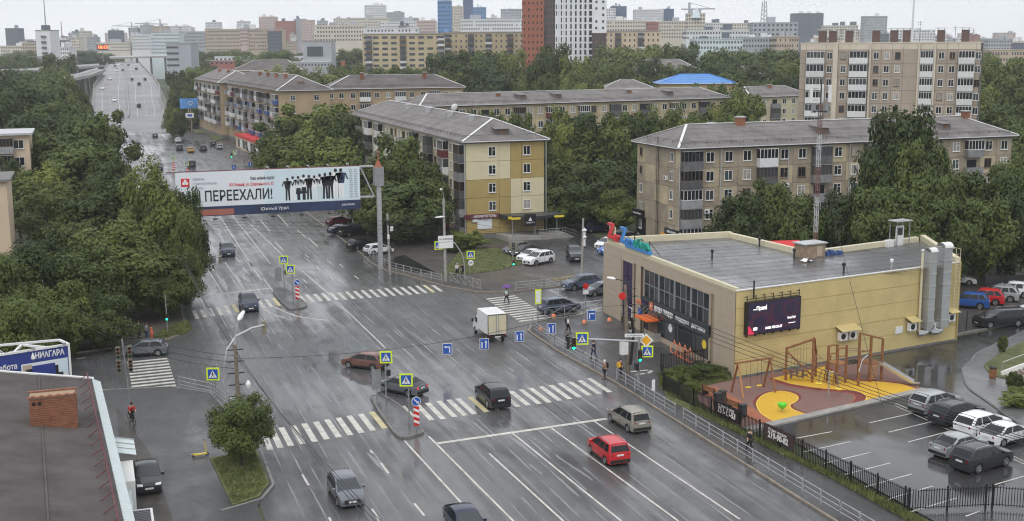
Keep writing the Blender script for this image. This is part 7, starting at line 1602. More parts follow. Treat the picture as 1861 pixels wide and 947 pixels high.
# kick scooter
sp2 = G(365,829,.1); o = thing('kick_scooter','yellow rental kick scooter standing on the left pavement','scooter',sp2,.1); b = MB(); b.box(-.5,.4,-.09,.09,.13,.2); b.build('deck','yellow_plastic',o); b = MB(); b.cyl((.42,0,.15),(.3,0,1.1),.035,n=7); b.build('stem','yellow_plastic',o); b = MB(); b.tube([(.28,-.25,1.12),(.3,0,1.14),(.28,.25,1.12)],.022,5); b.build('handlebar','trim_black',o)
for x in (-.52,.46): b = MB(); b.tube([(x+.09*cos(t),0,.11+.09*sin(t)) for t in [i*2*pi/12 for i in range(13)]],.03,5); b.build('wheel','rubber',o)
b = MB(); b.add([(-.65,-.05,.22),(-.65,.05,.22),(-.4,.05,.26),(-.4,-.05,.26)],[(0,1,2,3)]); b.build('mudguard','yellow_plastic',o)
# ------------------------------------------------------------------ the city beyond
def balcony_strips(cols_, rows, rh=3.0, m='board_dark'):
    def f(o, L, zt):
        for c in cols_:
            for r in range(rows):
                b = MB(); z1 = zt-.7-r*rh; b.box(c*L-1.6, c*L+1.6, -1.0, -.02, z1-2.3, z1-1.3); b.build('balcony', random.choice(['board_dark','board_white','board_grey','frame_brown','board_dark']), o); b = MB(); b.box(c*L-1.5, c*L+1.5, -.3, -.02, z1-1.28, z1); b.build('balcony_glass', 'glass_far', o)
    return f
far_block('apartment_block','pale brown nine storey block beyond the tree belt',658,806,63,600,'brick_tan',9,9,14,win=(.62,.42),rowh=2.75,pyt2=60,extra=balcony_strips([.08,.5,.97],7,2.75),cat='apartment block')
far_block('apartment_block','longer pale brown block continuing right towards the rust tower',806,952,60,620,'brick_tan',9,16,14,win=(.3,.4),rowh=2.75,pyt2=58,extra=balcony_strips([.05,.34,.56,.83],7,2.75),cat='apartment block')
far_block('apartment_block','beige nine storey block right of the white tower',1098,1200,58,620,'brick_beige',9,12,14,win=(.32,.45),rowh=2.8,extra=balcony_strips([.25,.65],7,2.8),cat='apartment block')
# the high-rise pair
def white_grid(o, L, zt):
    for k in range(7):
        b = MB(); x = L*(.07+.13*k); b.box(x-.35, x+.35, -.45, -.02, 6, zt); b.build('facade_rib','tower_white',o)
def rust_rows(o, L, zt): pass
far_block('tower_block','rust red slab of the high rise pair',949,988,-60,565,'tower_rust',30,5,20,win=(.3,.4),glass='glass_dark',rowh=3.0,roof='tower_rust',cat='tower')
far_block('tower_block','dark brown glazed bay between rust and white towers',988,1009,-55,568,'tower_brown',30,4,16,win=(.6,.6),glass='glass_grey',rowh=3.0,roof='tower_brown',cat='tower')
far_block('tower_block','white gridded tower of the high rise pair',1009,1078,-55,566,'tower_white',30,8,20,win=(.6,.74),glass='glass_dark',rowh=3.0,roof='tower_white',extra=white_grid,cat='tower')
far_block('tower_block','white end bay of the high rise with few windows',1078,1103,-50,566.5,'tower_white',30,2,20,win=(.28,.36),glass='glass_dark',rowh=3.0,roof='tower_white',cat='tower')
far_block('tower_block','brown clad lower corner of the white tower',1077,1102,62,560,'tower_brown',14,4,5,win=(.5,.7),glass='glass_grey',rowh=3.0,roof='tower_brown',cat='tower')
# pxl, pxr, ytop, depth, wall, rows, cols, glass, phrase
SKY = [(9,33,52,1500,'s_dark',9,5,'grey tower standing alone at the far left'),(0,63,84,1200,'s_cream',3,14,'low cream row below the lone left tower'),(97,118,74,1300,'s_dark',6,5,'dark block beside the thin left mast'),(124,141,60,1500,'s_grey',10,4,'grey twin block, left one, near the thin mast'),(142,158,57,1500,'s_cream',10,4,'pale twin block, right one, near the thin mast'),(158,173,68,1450,'s_grey',6,4,'small grey block right of the twin blocks'),(196,217,56,1500,'s_dark',8,5,'slate block above the glowing number display'),(176,236,78,1250,'s_cream',3,12,'low cream row behind the number display'),(233,249,51,1700,'s_grey',8,4,'thin grey tower left of the crane'),(254,273,46,1700,'s_grey',9,5,'grey tower under the crane'),(277,302,48,1600,'s_tan',8,6,'tan tower right of the crane'),(307,326,48,1700,'s_white',8,5,'white tower above the mint block'),(328,342,48,1700,'s_white',8,4,'narrow white tower near the mint block'),(238,272,64,1250,'s_white',5,8,'white block left of the mint block'),(274,325,61,1100,'s_mint',6,14,'mint and white checked block near the flyover'),(325,374,58,1150,'s_grey',5,11,'grey block right of the mint block'),(372,512,54,1050,'s_tan',6,34,'long tan block with many windows'),(373,398,41,1600,'s_white',6,6,'white tower left above the long tan block'),(430,450,39,1650,'s_white',6,5,'white tower middle above the long tan block'),(470,500,31,1500,'s_pink',9,7,'pink tower left of the brick tower'),(500,533,39,1400,'s_brick',9,8,'brick red tower beside the pink tower'),(534,546,35,1550,'s_grey',9,3,'slim grey tower right of the brick tower'),(546,568,37,1400,'s_pink',9,5,'pinkish tower right of the slim grey tower'),(576,592,38,1600,'s_grey',8,4,'grey tower above the beige civic block'),(606,640,34,1700,'s_cream',6,8,'pale tower row above the beige civic block'),(570,662,47,950,'s_cream',4,18,'beige civic block with slit windows'),(662,700,10,1700,'s_white',9,8,'white stepped tower left of centre'),(702,733,23,1600,'s_grey',9,8,'grey striped tower beside the white stepped tower'),(640,705,33,1350,'s_cream',8,14,'cream mid rise under the white stepped tower'),(690,760,40,1250,'s_white',8,16,'white mid rise row before the blue tower'),(757,791,38,1200,'s_pink',7,8,'pink mid rise left of the blue tower'),(733,760,33,1650,'s_grey',5,7,'low grey rise behind the white row'),(795,819,2,930,'s_blue',9,5,'blue glass tower with a white side panel'),(820,841,12,1300,'s_cream',12,5,'cream tower right of the blue tower'),(841,859,-12,1500,'s_navy',14,5,'tallest navy tower cut by the top edge'),(859,883,14,1350,'s_blue',12,7,'blue striped tower below the tallest one'),(884,912,33,1400,'s_cream',6,7,'cream row right of the blue striped tower'),(910,948,17,1500,'s_grey',8,8,'grey tower left of the rust high rise'),(838,950,36,1050,'s_white',5,26,'long white row under the navy towers'),(1103,1119,16,1500,'s_white',9,5,'white slab just right of the white tower'),(1112,1139,12,1520,'s_navy',9,5,'navy block behind the white slab'),(1153,1206,18,1500,'s_white',9,12,'white slab with blue bands'),(1200,1225,17,1520,'s_navy',9,5,'navy block right of the banded slab'),(1103,1178,38,1050,'s_cream',5,16,'cream row with orange roofs right of the tower'),(1178,1197,41,980,'s_brick',5,5,'brick striped block in the right city'),(1197,1252,39,1100,'s_cream',5,12,'cream block left of the green roofed tower'),(1251,1282,25,1050,'s_cream',7,6,'cream tower with a green pointed roof'),(1284,1312,42,1200,'s_white',6,7,'white block right of the green roofed tower'),(1312,1370,43,1250,'s_cream',5,13,'cream row before the tv lattice'),(1248,1362,56,820,'s_white',2,22,'white colonnaded hall in the right city'),(1262,1350,72,700,'s_mint',3,16,'pale mint mansion row above the trees'),(1350,1412,69,720,'s_grey',2,12,'grey pilastered hall above the trees'),(1369,1450,42,850,'s_grey',4,10,'grey modern office with long window bands'),(1412,1452,68,690,'s_tan',3,9,'tan low block next to the nine storey block'),(1442,1497,25,1500,'s_dark',9,11,'dark twin tower behind the nine storey block'),(1572,1613,30,1500,'s_grey',9,9,'grey crowned tower behind the nine storey block'),(1500,1560,47,1300,'s_cream',5,12,'cream rise behind the rooftop shafts'),(1630,1700,55,1400,'s_white',4,14,'white rise behind the rooftop shafts, right'),(1796,1840,72,1000,'s_grey',5,9,'grey slab at the right horizon'),(1836,1861,76,1100,'s_cream',5,6,'cream slab at the right edge horizon'),(1798,1868,92,640,'s_tan',5,14,'tan five storey block above the right trees'),(1700,1796,70,1600,'s_white',3,18,'faint white row right of the nine storey block'),(660,760,52,900,'s_white',3,16,'white row above the pale brown block'),(105,125,86,1000,'s_white',2,5,'small white house row by the left viaduct'),(40,66,78,1150,'s_tan',4,6,'tan block left of the white mast tower')]
for (a,c,yt,d,wl,rw,nc,lab) in SKY:
    far_block('city_building',lab,a,c,yt,d,wl,rw,nc,18,win=(.5,.45),rowh=3.1,roof=wl,cat='building',pyt2=yt)
def rise(lab,x0,x1,yt,d,wl): far_block('city_building',lab,x0,x1,yt,d,wl,5,max(3,(x1-x0)//4),16,win=(.5,.45),roof=wl)
rr = random.Random(11)
phr = ['hazy','distant','faint']
for i in range(46):        # the faint farthest rank of the skyline
    x0 = 20+i*40+rr.randint(-12,12); wd_ = rr.randint(16,38); yt = rr.randint(52,64)-(12 if 420 < x0 < 950 else 0)+(8 if x0 < 300 or x0 > 1650 else 0)
    o = far_block('city_building','faint apartment block in the farthest rank of the skyline',x0,x0+wd_,yt,rr.randint(1900,2500),rr.choice(['s_white','s_cream','s_grey','s_pink','s_white']),5,max(3,wd_//5),18,win=(.5,.45),rowh=3.4,roof='s_grey',group='farthest rank of the skyline')
for i in range(90):        # small blocks between the named ones
    x0 = rr.randint(-10,1850); wd_ = rr.randint(9,26); d = rr.randint(950,1800); yt = rr.randint(58,86)-(10 if 420 < x0 < 950 else 0)+(6 if x0 < 300 or x0 > 1650 else 0)
    if 150 < x0 < 310 and d < 1500: d += 600
    o = far_block('city_building','small apartment block among the middle ranks of the skyline',x0,x0+wd_,yt,d,rr.choice(['s_white','s_cream','s_grey','s_pink','s_white','s_tan','s_brick','s_mint','s_dark']),5,max(3,wd_//3),14,win=(.5,.5),rowh=3.0,roof=rr.choice(['s_grey','s_brick','s_dark']),group='middle ranks of the skyline')
for o in [q for q in list(col.objects) if q.name.startswith('city_building') and q.type == 'EMPTY']:   # roof plant
    w_ = next(c for c in o.children if c.name.startswith('parapet')); v = [c.co for c in w_.data.vertices]; zt_ = max(c.z for c in v); L = max(c.x for c in v); b = MB()
    for k in range(rr.randint(1,3)): x = rr.uniform(.1,.8)*L; b.box(x,x+rr.uniform(.06,.16)*L+1,3,9,zt_,zt_+rr.uniform(1.2,4.0))
    b.build('roof_plant',rr.choice(['s_grey','s_white','s_dark']),o)
# features of single far buildings
o = thing('blue_pyramid','blue glass pyramid at the foot of the blue tower','building',(0,0,0)); a, c, t = P(793,64,925), P(830,62,925), P(812,36,925); b = MB(); b.add([(a.x,a.y,10),(c.x,c.y,10),(c.x+6,c.y+22,10),(a.x+6,a.y+22,10),((a.x+c.x)/2+3,(a.y+c.y)/2+11,t.z)],[(0,1,4),(1,2,4),(2,3,4),(3,0,4)]); b.build('glass_slope','s_blue',o); b = MB(); b.prism([(a.x,a.y),(c.x,c.y),(c.x+6,c.y+22),(a.x+6,a.y+22)],-.05,10); b.build('base','s_cream',o)
o = thing('spire_roof','green pointed roof on the cream tower','roof',(0,0,0)); c = P(1272,28,1045); b = MB(); b.lathe([(5.5,0),(.2,9)],(c.x,c.y+6,c.z-2),4); b.build('spire','s_mint',o)
for lab,px_,yt,yb,d,m in (('thin red and white mast at the far left skyline',114,38,85,1400,'s_brick'),('tall thin pole over the nine storey block',1657,-30,80,700,'s_white'),('lattice tv mast over the grey office',1388,-20,52,1100,'s_grey')):
    p = P(px_,yb,d); t = P(px_,yt,d); o = thing('mast',lab,'mast',(p.x,p.y,0)); b = MB(); b.cyl((0,0,0),(0,0,t.z),1.2 if 'lattice' not in lab else .6,.35,6); b.build('pole',m,o)
    if 'lattice' in lab:
        b = MB()
        for k in range(6): b.beam((-4+k*.3,0,p.z+k*4),(4-k*.3,0,p.z+k*4),.5,.5); b.beam((-4+k*.3,0,p.z+k*4),(3.7-k*.3,0,p.z+k*4+4),.4,.4)
        for s in (-1,1): b.beam((s*4,0,p.z-4),(s*2,0,p.z+24),.6,.6)
        b.build('lattice',m,o)
for lab,px_,yt,d,arm in (('tower crane over the right city',1252,5,1100,26),('tower crane over the left skyline',292,35,1500,-30),('second tower crane far on the left skyline',240,40,1700,-26)):
    p = P(px_,60,d); t = P(px_,yt,d); o = thing('tower_crane',lab,'crane',(p.x,p.y,0)); b = MB(); b.beam((0,0,0),(0,0,t.z),1.6,1.6); b.build('tower','s_grey',o); b = MB(); b.beam((-arm*.3,0,t.z-6),(arm,0,t.z-5.4),1.0,1.2); b.beam((0,0,t.z),(arm*.8,0,t.z-5),.4,.4); b.build('jib','s_grey',o)
# white tower with mast at the left
def mastop(o,L,zt):
    b = MB(); b.box(L*.3,L*.7,3,9,zt,zt+3.5); b.build('plant_room','s_dark',o); b = MB(); b.cyl((L*.5,6,zt+3.5),(L*.5,6,zt+30),.5,.15,6); b.build('antenna','s_grey',o)
    for k in range(9): b = MB(); b.box(L*.4,L*.72,-1.2,-.02,zt-3-k*3.4-1.2,zt-3-k*3.4); b.build('balcony','s_dark',o)
far_block('tower_block','white slab tower with a tall antenna at the left',64,90,56,760,'s_white',0,1,16,extra=mastop,cat='tower')
far_block('low_building','grey low building at the foot of the white slab tower',50,80,104,745,'s_grey',2,6,10,win=(.5,.4))
def bands(o,L,zt):
    for k in range(4): b = MB(); b.box(-.1,L*.5,-.2,-.02,zt-2.5-k*3.4,zt-1.4-k*3.4); b.build('window_band','glass_far',o)
far_block('office_building','grey office with dark window bands beside the flyover',302,346,80,700,'s_grey',0,1,18,extra=bands,cat='building')
far_block('station_building','modern dark glazed station block near the railway',550,602,76,760,'s_grey',0,1,18,extra=lambda o,L,zt: (MB().box(L*.15,L*.7,-.3,-.02,zt-9,zt-3).build('glazing','glass_far',o)),cat='building')
for lab,x0,x1,yt,d,m in (('long white platform roof by the railway',640-250,560,104,840,'s_white'),('white shed roofs right of the station',600,662,100,800,'s_white'),('red and grey train standing below the platform roof',355,545,111,820,'s_brick'),('grey goods shed by the railway',470,600,114,760,'s_grey')): far_block('railway_shed' if 'train' not in lab else 'train',lab,x0,x1,yt,d,m,1,22,6,win=(.5,.4),roof='s_white' if 'train' not in lab else 's_grey',cat='shed' if 'train' not in lab else 'train')
# viaduct on the left and behind the flyover
for lab,pts,dd in (('concrete viaduct with slender piers left of the flyover',[(-20,134),(60,130),(130,124),(180,120)],(560,640,760,900)),('lower ramp bridge under the left viaduct',[(60,150),(110,146),(150,138),(178,128)],(520,560,640,760)),('bridge deck crossing beyond the flyover crest',[(0,122),(100,113),(200,106),(300,103),(420,110)],(1000,1050,1100,1050,900))):
    o = thing('viaduct',lab,'bridge',(0,0,0)); q = [P(x,y,d) for (x,y),d in zip(pts,dd)]
    for a,c in zip(q[:-1],q[1:]):
        b = MB(); b.beam(a,c,9,1.4); b.build('deck','concrete',o); b = MB(); b.beam(a+Vector((0,-4.5,1.3)),c+Vector((0,-4.5,1.3)),.3,1.1); b.build('parapet','s_white',o)
        for k in range(4): p = a.lerp(c,k/4); b = MB(); b.cyl((p.x,p.y,-.05),(p.x,p.y,p.z-.6),.9,n=8); b.build('pier','concrete_dark',o)
def hip_house(lab,pxl,pxr,pye,depth,dp,wall,rm,rh,pye2=None,win=8,hip=None,nm='house',ridge='white_metal',ch=()):
    a = P(pxl,pye,depth); c = P(pxr,pye2 or pye,depth); L = Vector((c.x-a.x,c.y-a.y)).length; o = thing(nm,lab,'house',(a.x,a.y,0),math.atan2(c.y-a.y,c.x-a.x)); zt = a.z
    b = MB(); b.box(0,L,0,dp,-.05,zt); b.build('wall',wall,o); hip_roof(o,0,L,0,dp,zt+.02,rh,rm,hip=hip,ridge=ridge,rail=False,ch=ch)
    f = Face(o,0,0,0)
    for k in range(win):
        for j in range(2): f.window(L*(k+.5)/win,zt-2.4-j*3.1,1.3,1.5,.2) if zt-2.4-j*3.1 > .5 else None
    return o
hip_house('ochre two storey house with a grey hip roof in the trees',1146,1270,128,480,14,'stucco_sand','slate_roof',4.2,win=7,ch=[(6,3,1,1),(16,3,1,1)])
hip_house('house under a bright blue metal roof',1200,1338,152,410,16,'stucco_sand','metal_blue_roof',3.0,win=0,ridge='metal_blue_roof')
hip_house('grey roofed low building left of the blue roof',1098,1185,160,400,12,'s_tan','slate_roof',2.6,win=0); hip_house('brown roofed low houses beyond the blue roof',1278,1385,137,480,14,'s_tan','slate_brown',3.4,win=0); hip_house('grey roofed house near the nine storey block',1330,1366,128,560,12,'s_tan','slate_roof',3,win=0); hip_house('dark roofed long house behind the street block',425,548,128,560,16,'s_tan','slate_brown',4.6,win=0,ch=[(50,4,2,1.4)]); hip_house('small grey roof left of the nine storey block',1395,1452,160,420,12,'s_tan','slate_roof',3.2,win=0)
pp = P(1364,182,330); o2, t2 = block('apartment_block','stained yellowish block half hidden left of the nine storey block',pp.x,pp.y,radians(14),22,12,5,2.75,max(.3,pp.z-13.9),'panel_cream','slate_roof',cols('wwbwwb'),cols('wnw'),'panel_cream',vis=2); hip_roof(o2,0,22,0,12,t2+.35,2.5,'slate_roof',hip=4,ch=[(12,5,.9,.8)])
# building at the left edge, and the pale wall below it
pl2 = P(52,245,205); o3 = thing('apartment_block','pale block with stacked loggias cut by the left edge','apartment block',(pl2.x-22,pl2.y,0)); b = MB(); b.box(0,22,0,12,-.05,pl2.z); b.build('wall','brick_beige',o3); b = MB(); b.box(-.5,22.6,-.8,12.5,pl2.z,pl2.z+.35); b.build('roof','zinc',o3); f = Face(o3,0,0,0)
for j in range(4):
    for k in range(3): f.window(20.3-k*4.2,pl2.z-2.3-j*2.9,1.6,1.5,.1); f.balcony(18.2-k*4.2,pl2.z-2.9-j*2.9,2.6,'grey') if k < 2 else None
pl3 = P(11,330,150); o4 = thing('apartment_block','yellow green wall sliver at the left edge','apartment block',(pl3.x-14,pl3.y,0)); b = MB(); b.box(0,14,0,10,-.05,pl3.z); b.build('wall','brick_beige',o4); b = MB(); b.box(-.3,14.5,-.5,10.3,pl3.z,pl3.z+.3); b.build('roof','concrete_dark',o4)
for j in range(3): Face(o4,0,0,0).window(11.5,pl3.z-2.6-j*2.8)
# ------------------------------------------------------------------ trees
def crown_mesh(seed, nc, nleaf, ls, mat_, sh=(1,1,1), low=.0):
    r = random.Random(seed); v = []; f = []
    cl = []
    for i in range(nc):
        u = r.uniform(-1,1); t = r.uniform(0,2*pi); s = sqrt(1-u*u); k = r.uniform(.45,.95)
        c = Vector((s*cos(t)*k, s*sin(t)*k, u*k)); lump = 1+.18*sin(3*t+seed)*s+.12*sin(5*u+seed)
        if c.z < -.3: c.x *= .8; c.y *= .8
        cl.append((c*lump, r.uniform(.17,.33)))
    for c, rad in cl:
        for j in range(nleaf):
            d = Vector((r.gauss(0,1), r.gauss(0,1), r.gauss(.25,1))); d.normalize(); p = c+d*rad*(r.random()**.4)
            nrm = (d*1.0+p.normalized()*.6+Vector((r.uniform(-.9,.9), r.uniform(-.9,.9), r.uniform(-.4,.9)))).normalized(); a = nrm.orthogonal().normalized(); b_ = nrm.cross(a); q = r.uniform(0,pi); a, b_ = a*cos(q)+b_*sin(q), b_*cos(q)-a*sin(q); z = ls*r.uniform(.55,1.25)
            o = len(v); v += [p-a*z, p+b_*z*.55-nrm*z*.2, p+a*z, p-b_*z*.55-nrm*z*.2]; f.append((o,o+1,o+2,o+3))
    me = bpy.data.meshes.new('crown'); me.from_pydata([tuple(q) for q in v], [], f); me.materials.append(M[mat_]); me.update(); return me, [c for c, _ in cl[:9]]
def trunk_mesh(seed):
    r = random.Random(seed); b = MB()     # unit trunk: height 1, crown from z=.3 up
    b.tube([(0,0,-.01),(.01,.005,.2),(-.01,.01,.5),(.0,0,.85)],[.028,.022,.014,.004],7)
    for k in range(7):
        t = r.uniform(0,2*pi); z = r.uniform(.22,.55); l = r.uniform(.15,.3); b.tube([(0,0,z),(l*.5*cos(t),l*.5*sin(t),z+l*.55),(l*cos(t),l*sin(t),z+l*1.2)],[.012,.008,.002],5)
    return b.mesh('trunk','bark')
TR = [trunk_mesh(s) for s in (1,2)]
CR = {}
for i,(m,ls,nc,nl_) in enumerate((('leaf_dark',.062,85,125),('leaf_dark',.068,70,120),('leaf_mid',.062,85,125),('leaf_mid',.07,65,115),('leaf_light',.065,75,115))): CR[i] = crown_mesh(20+i,nc,nl_,ls,m)[0]
CRN = {0: crown_mesh(40,120,210,.045,'leaf_mid')[0], 1: crown_mesh(41,120,210,.045,'leaf_dark')[0], 2: crown_mesh(42,110,200,.046,'leaf_light')[0]}
rt_ = random.Random(5)
def tree(label, group, px, pyt, wpx, depth, var=None, low=.22, near=None, nm='deciduous_tree', base=0.0, hmax=None, name=None):
    t = P(px,pyt,depth); H_ = t.z-base; W3 = wpx*depth/FPX; o = thing(nm,label,'tree',(t.x,t.y,base-.05),rt_.uniform(0,6),group)
    me = CRN[near] if near is not None else CR[var if var is not None else rt_.randint(0,3)]
    ch_ = H_*(1-low); c = put('crown',me,o,(0,0,base+H_*low+ch_/2)); c.scale = (W3/2*1.05,W3/2*rt_.uniform(.95,1.15),ch_/2*1.02)
    k = put('trunk',TR[rt_.randint(0,1)],o); k.scale = (H_*.95,H_*.95,H_*.95); return o
def grove(label, group, lst, var=None, low=.22, near=None):
    for (px,yt,w_,d) in lst: tree(label,group,px,yt,w_,d,(rt_.choice(var) if isinstance(var,(list,tuple)) else var),low,near)
L1 = 'large tree in the near clump left of the road'
grove(L1,'near clump left of the road',[(272,310,130,137),(190,335,200,150),(105,345,150,165),(300,395,150,138),(215,418,215,128)],low=.1,near=0)
grove(L1,'near clump left of the road',[(334,350,74,139),(328,385,80,136),(135,455,180,122),(285,470,140,128),(320,470,90,133)],low=.1,near=1)
grove('dark tree at the left edge beside the pale pole','trees by the left pale pole',[(50,442,160,118),(0,465,140,112),(95,520,130,113),(15,545,130,104),(180,540,110,116),(60,590,90,106)],low=.03,near=1)
grove('tall dark tree in the belt behind the near left clump','dark belt behind the left clump',[(158,186,135,235),(115,228,150,212),(60,200,130,252),(95,172,110,292),(190,240,80,205),(150,258,150,196),(195,285,75,190)],var=[0,1],low=.1)
grove('tree at the far upper left above the dark belt','upper left trees',[(30,140,140,302),(0,150,90,290),(75,150,90,330),(108,165,70,340),(135,172,50,330),(140,152,40,400)],var=[0,1,2],low=.1)
grove('yellowish tree in front of the left edge buildings','yellowish trees by left edge',[(28,315,110,178),(75,300,80,190),(70,285,70,215),(10,290,70,200)],var=[4,2],low=.12)
grove('tree in the low far left woodland below the towers','far left woodland',[(40,92,90,700),(105,100,80,620),(10,112,100,450),(60,128,130,390),(120,142,50,400),(0,130,80,380),(150,90,50,1250),(190,92,50,1400),(240,90,60,1400),(275,92,60,1300),(310,94,50,1200),(80,112,80,520),(350,92,60,1000)],var=[0,1,2],low=.05)
grove('tree in the clump hiding the tan street block','clump before the street block',[(565,188,150,262),(515,216,110,264),(625,203,105,252),(545,248,120,240),(605,250,120,238),(500,250,80,255),(640,235,70,245)],var=[2,3],low=.08)
grove('tree along the cream block behind the gantry column','trees behind the gantry column',[(720,250,120,192),(676,284,115,186),(765,285,100,188),(652,320,90,198),(735,326,140,176),(690,340,110,180),(785,330,80,180)],var=[2,3,0],low=.08)
grove('tree in the leafy court between cream and grey blocks','court between the blocks',[(1030,292,115,200),(1092,280,115,206),(1135,302,95,196),(1010,335,100,190),(1062,332,115,190),(1125,345,80,186),(1060,238,130,236),(1122,228,120,236),(1003,252,105,236),(962,238,95,236),(1040,208,110,236),(900,212,90,236),(940,205,80,236),(870,205,70,236),(1085,205,90,236)],var=[0,1,2,3],low=.06)
grove('tree in the sunny row before the long pale block','row before the long pale block',[(1022,196,75,234),(1150,203,90,234),(1200,198,90,234),(1250,202,95,234),(1300,197,90,244),(1345,182,95,240),(1180,216,110,234),(1240,216,110,234),(1300,214,100,228),(1225,190,70,234),(1350,210,60,228),(1110,215,70,234)],var=[3,4,2],low=.06)
grove('tree behind the right end of the long pale block','trees beyond the long block end',[(1330,152,95,305),(1285,152,75,322),(1355,170,60,300),(1420,222,60,246),(1340,165,80,290)],var=[2,3,4],low=.06)
grove('tree between the shop roof and the grey block','trees before the grey block',[(1350,345,115,152),(1398,332,105,152),(1452,346,105,150),(1540,342,110,150),(1592,332,110,148)],var=[0,2,3],low=.12)
tree('tallest tree standing above the grey block roof',None,1640,183,160,152,0,.1); tree('second stem of the tall tree at the grey block',None,1670,225,120,149,1,.12)
grove('dark tree over the right road before the grey block','dark trees by the right road',[(1630,332,130,144),(1690,295,125,146),(1742,302,115,150),(1792,292,125,152),(1842,282,115,155),(1722,350,115,141),(1782,352,125,143),(1850,342,110,144),(1830,300,100,150),(1660,380,90,141)],var=[0,1,0],low=.1)
grove('tree in the dense wood right of the nine storey block','wood at the right edge',[(1802,116,95,332),(1850,132,105,322),(1822,172,115,264),(1862,200,115,232),(1792,212,85,242),(1842,242,95,216),(1790,160,70,300),(1830,105,80,420),(1861,110,80,400),(1795,100,60,480)],var=[1,2,3],low=.05)
grove('tree in the low belt before the pale brown block','belt before the pale brown block',[(500,122,85,472),(545,119,85,482),(585,126,95,472),(632,121,95,482),(675,123,95,492),(722,121,95,482),(765,123,85,482),(610,140,100,440),(700,135,100,450),(560,140,90,440),(650,138,90,440),(770,138,80,430),(480,128,70,480)],var=[2,3,4],low=.05)
grove('tree in the tall clump left of the rust tower','clump left of the rust tower',[(882,76,110,442),(832,90,105,452),(932,96,85,442),(862,112,125,422),(912,130,105,402),(800,90,75,472),(820,135,80,420),(940,135,60,400)],var=[0,1,2],low=.05)
grove('tree at the foot of the rust and white towers','trees at the tower foot',[(1010,86,100,402),(1042,106,75,396),(985,112,75,402),(1072,150,75,345),(1060,128,60,380),(960,150,50,380)],var=[2,0,3],low=.06)
grove('tree in the far park below the right city','far park below the right city',[(1120,78,95,525),(1160,88,95,502),(1200,78,100,522),(1242,82,90,520),(1110,104,85,450),(1135,114,85,425),(1300,89,95,522),(1342,84,105,502),(1382,80,105,522),(1422,84,95,502),(1272,104,95,452),(1312,110,95,432),(1400,120,105,422),(1442,110,85,402),(1355,120,105,422),(1180,107,70,470),(1230,104,80,470),(1440,132,60,380),(1380,132,80,400),(1330,127,70,420)],var=[0,1,2],low=.05)
grove('tree on the slope right of the flyover ramp','slope right of the flyover',[(328,128,55,522),(345,126,55,560),(362,122,50,600),(340,150,60,450),(322,172,48,430),(350,165,50,430),(312,196,34,392),(362,148,45,470),(326,205,30,385)],var=[2,3],low=.05)
grove('tree on the railway embankment in front of the left city','railway embankment trees',[(x,88+(x*7)%9,70,780+(x*13)%120) for x in range(352,660,26)]+[(x,90+(x*5)%7,60,1000+(x*11)%150) for x in range(20,190,24)]+[(x,92,50,1350+(x*7)%80) for x in range(300,352,22)],var=[0,1,2],low=.3)
tree('young round tree on the grass strip at the near kerb',None,434,727,112,depth_of(G(432,858)),None,.14,near=1,nm='young_tree',base=.1)
# shrubs
def shrub(label, group, p, r, h, var=2):
    o = thing('shrub',label,'shrub',p,rt_.uniform(0,6),group); c = put('crown',CR[var],o,(0,0,h*.5)); c.scale = (r,r,h*.55); k = put('trunk',TR[0],o); k.scale = (h,h,h)
shrub('dark shrub on the bare ground under the left trees',None,G(178,612,.1),1.9,2.6,0)
shrub('round shrub by the ochre wall of the corner block',None,G(848,452,.1),3.0,2.4,3); shrub('smaller shrub beside the shop sign board',None,G(824,458,.1),1.7,1.6,2)
for px_,py_,r,h,lab in ((1245,695,1.5,1.4,'shrub inside the picket fence bed, nearest the bins'),(1222,700,1.2,1.3,'shrub inside the picket fence bed, street side'),(1290,684,1.6,1.0,'low shrub in the fence bed by the yellow wall'),(1260,712,1.0,.8,'weedy shrub at the fence bed corner')): shrub(lab,None,G(px_,py_,.16),r,h,2)
for px_,py_,lab in ((1822,640,'sapling on the small lawn by the steps'),(1850,715,'sapling on the dry grass at the right edge'),(1838,708,'second sapling on the dry grass')): shrub(lab,None,G(px_,py_,.2),.5,1.6,0)
shrub('broad low bush on the dry grass',None,G(1858,735,.2),2.0,1.0,3)
# grass blades on the verges
def grass(poly, n, h, m='grass_blade', z=.16, label=''):
    xs = [p[0] for p in poly]; ys = [p[1] for p in poly]; b = MB(); k = 0; r = random.Random(n)
    def ins(x,y):
        c = False
        for (x0,y0),(x1,y1) in zip(poly,poly[1:]+poly[:1]):
            if (y0 > y) != (y1 > y) and x < (x1-x0)*(y-y0)/(y1-y0)+x0: c = not c
        return c
    while k < n:
        x,y = r.uniform(min(xs),max(xs)),r.uniform(min(ys),max(ys))
        if not ins(x,y): continue
        k += 1; t = r.uniform(0,pi); hh = h*r.uniform(.4,1.3); dx,dy = .04*cos(t),.04*sin(t); lx,ly = r.uniform(-.1,.1),r.uniform(-.1,.1); b.add([(x-dx,y-dy,z),(x+dx,y+dy,z),(x+lx,y+ly,z+hh)],[(0,1,2)])
    o = b.build('grass',m); tag(o,label,'grass',None,'stuff')
v2 = lambda l: [(p.x,p.y) for p in l]
grass([(43.4,40),(45.7,40),(45.1,66),(44.1,76),(43.5,83),(44.2,83),(44.8,76),(46.0,64),(46.6,40)],9000,.3,label='rough grass along the picket fence')
grass([(43.6,86.5),(44.5,83),(46.8,88.3),(51,89.4),(50.8,94.2),(46.6,93.6),(44.4,90)],4500,.35,label='weeds in the bed beside the shop corner')
grass([(6.7,84),(8.7,84.4),(9.7,86.4),(9.6,78),(8.7,75.7),(7.1,74.8)],5000,.12,z=.17,label='grass of the strip under the young tree')
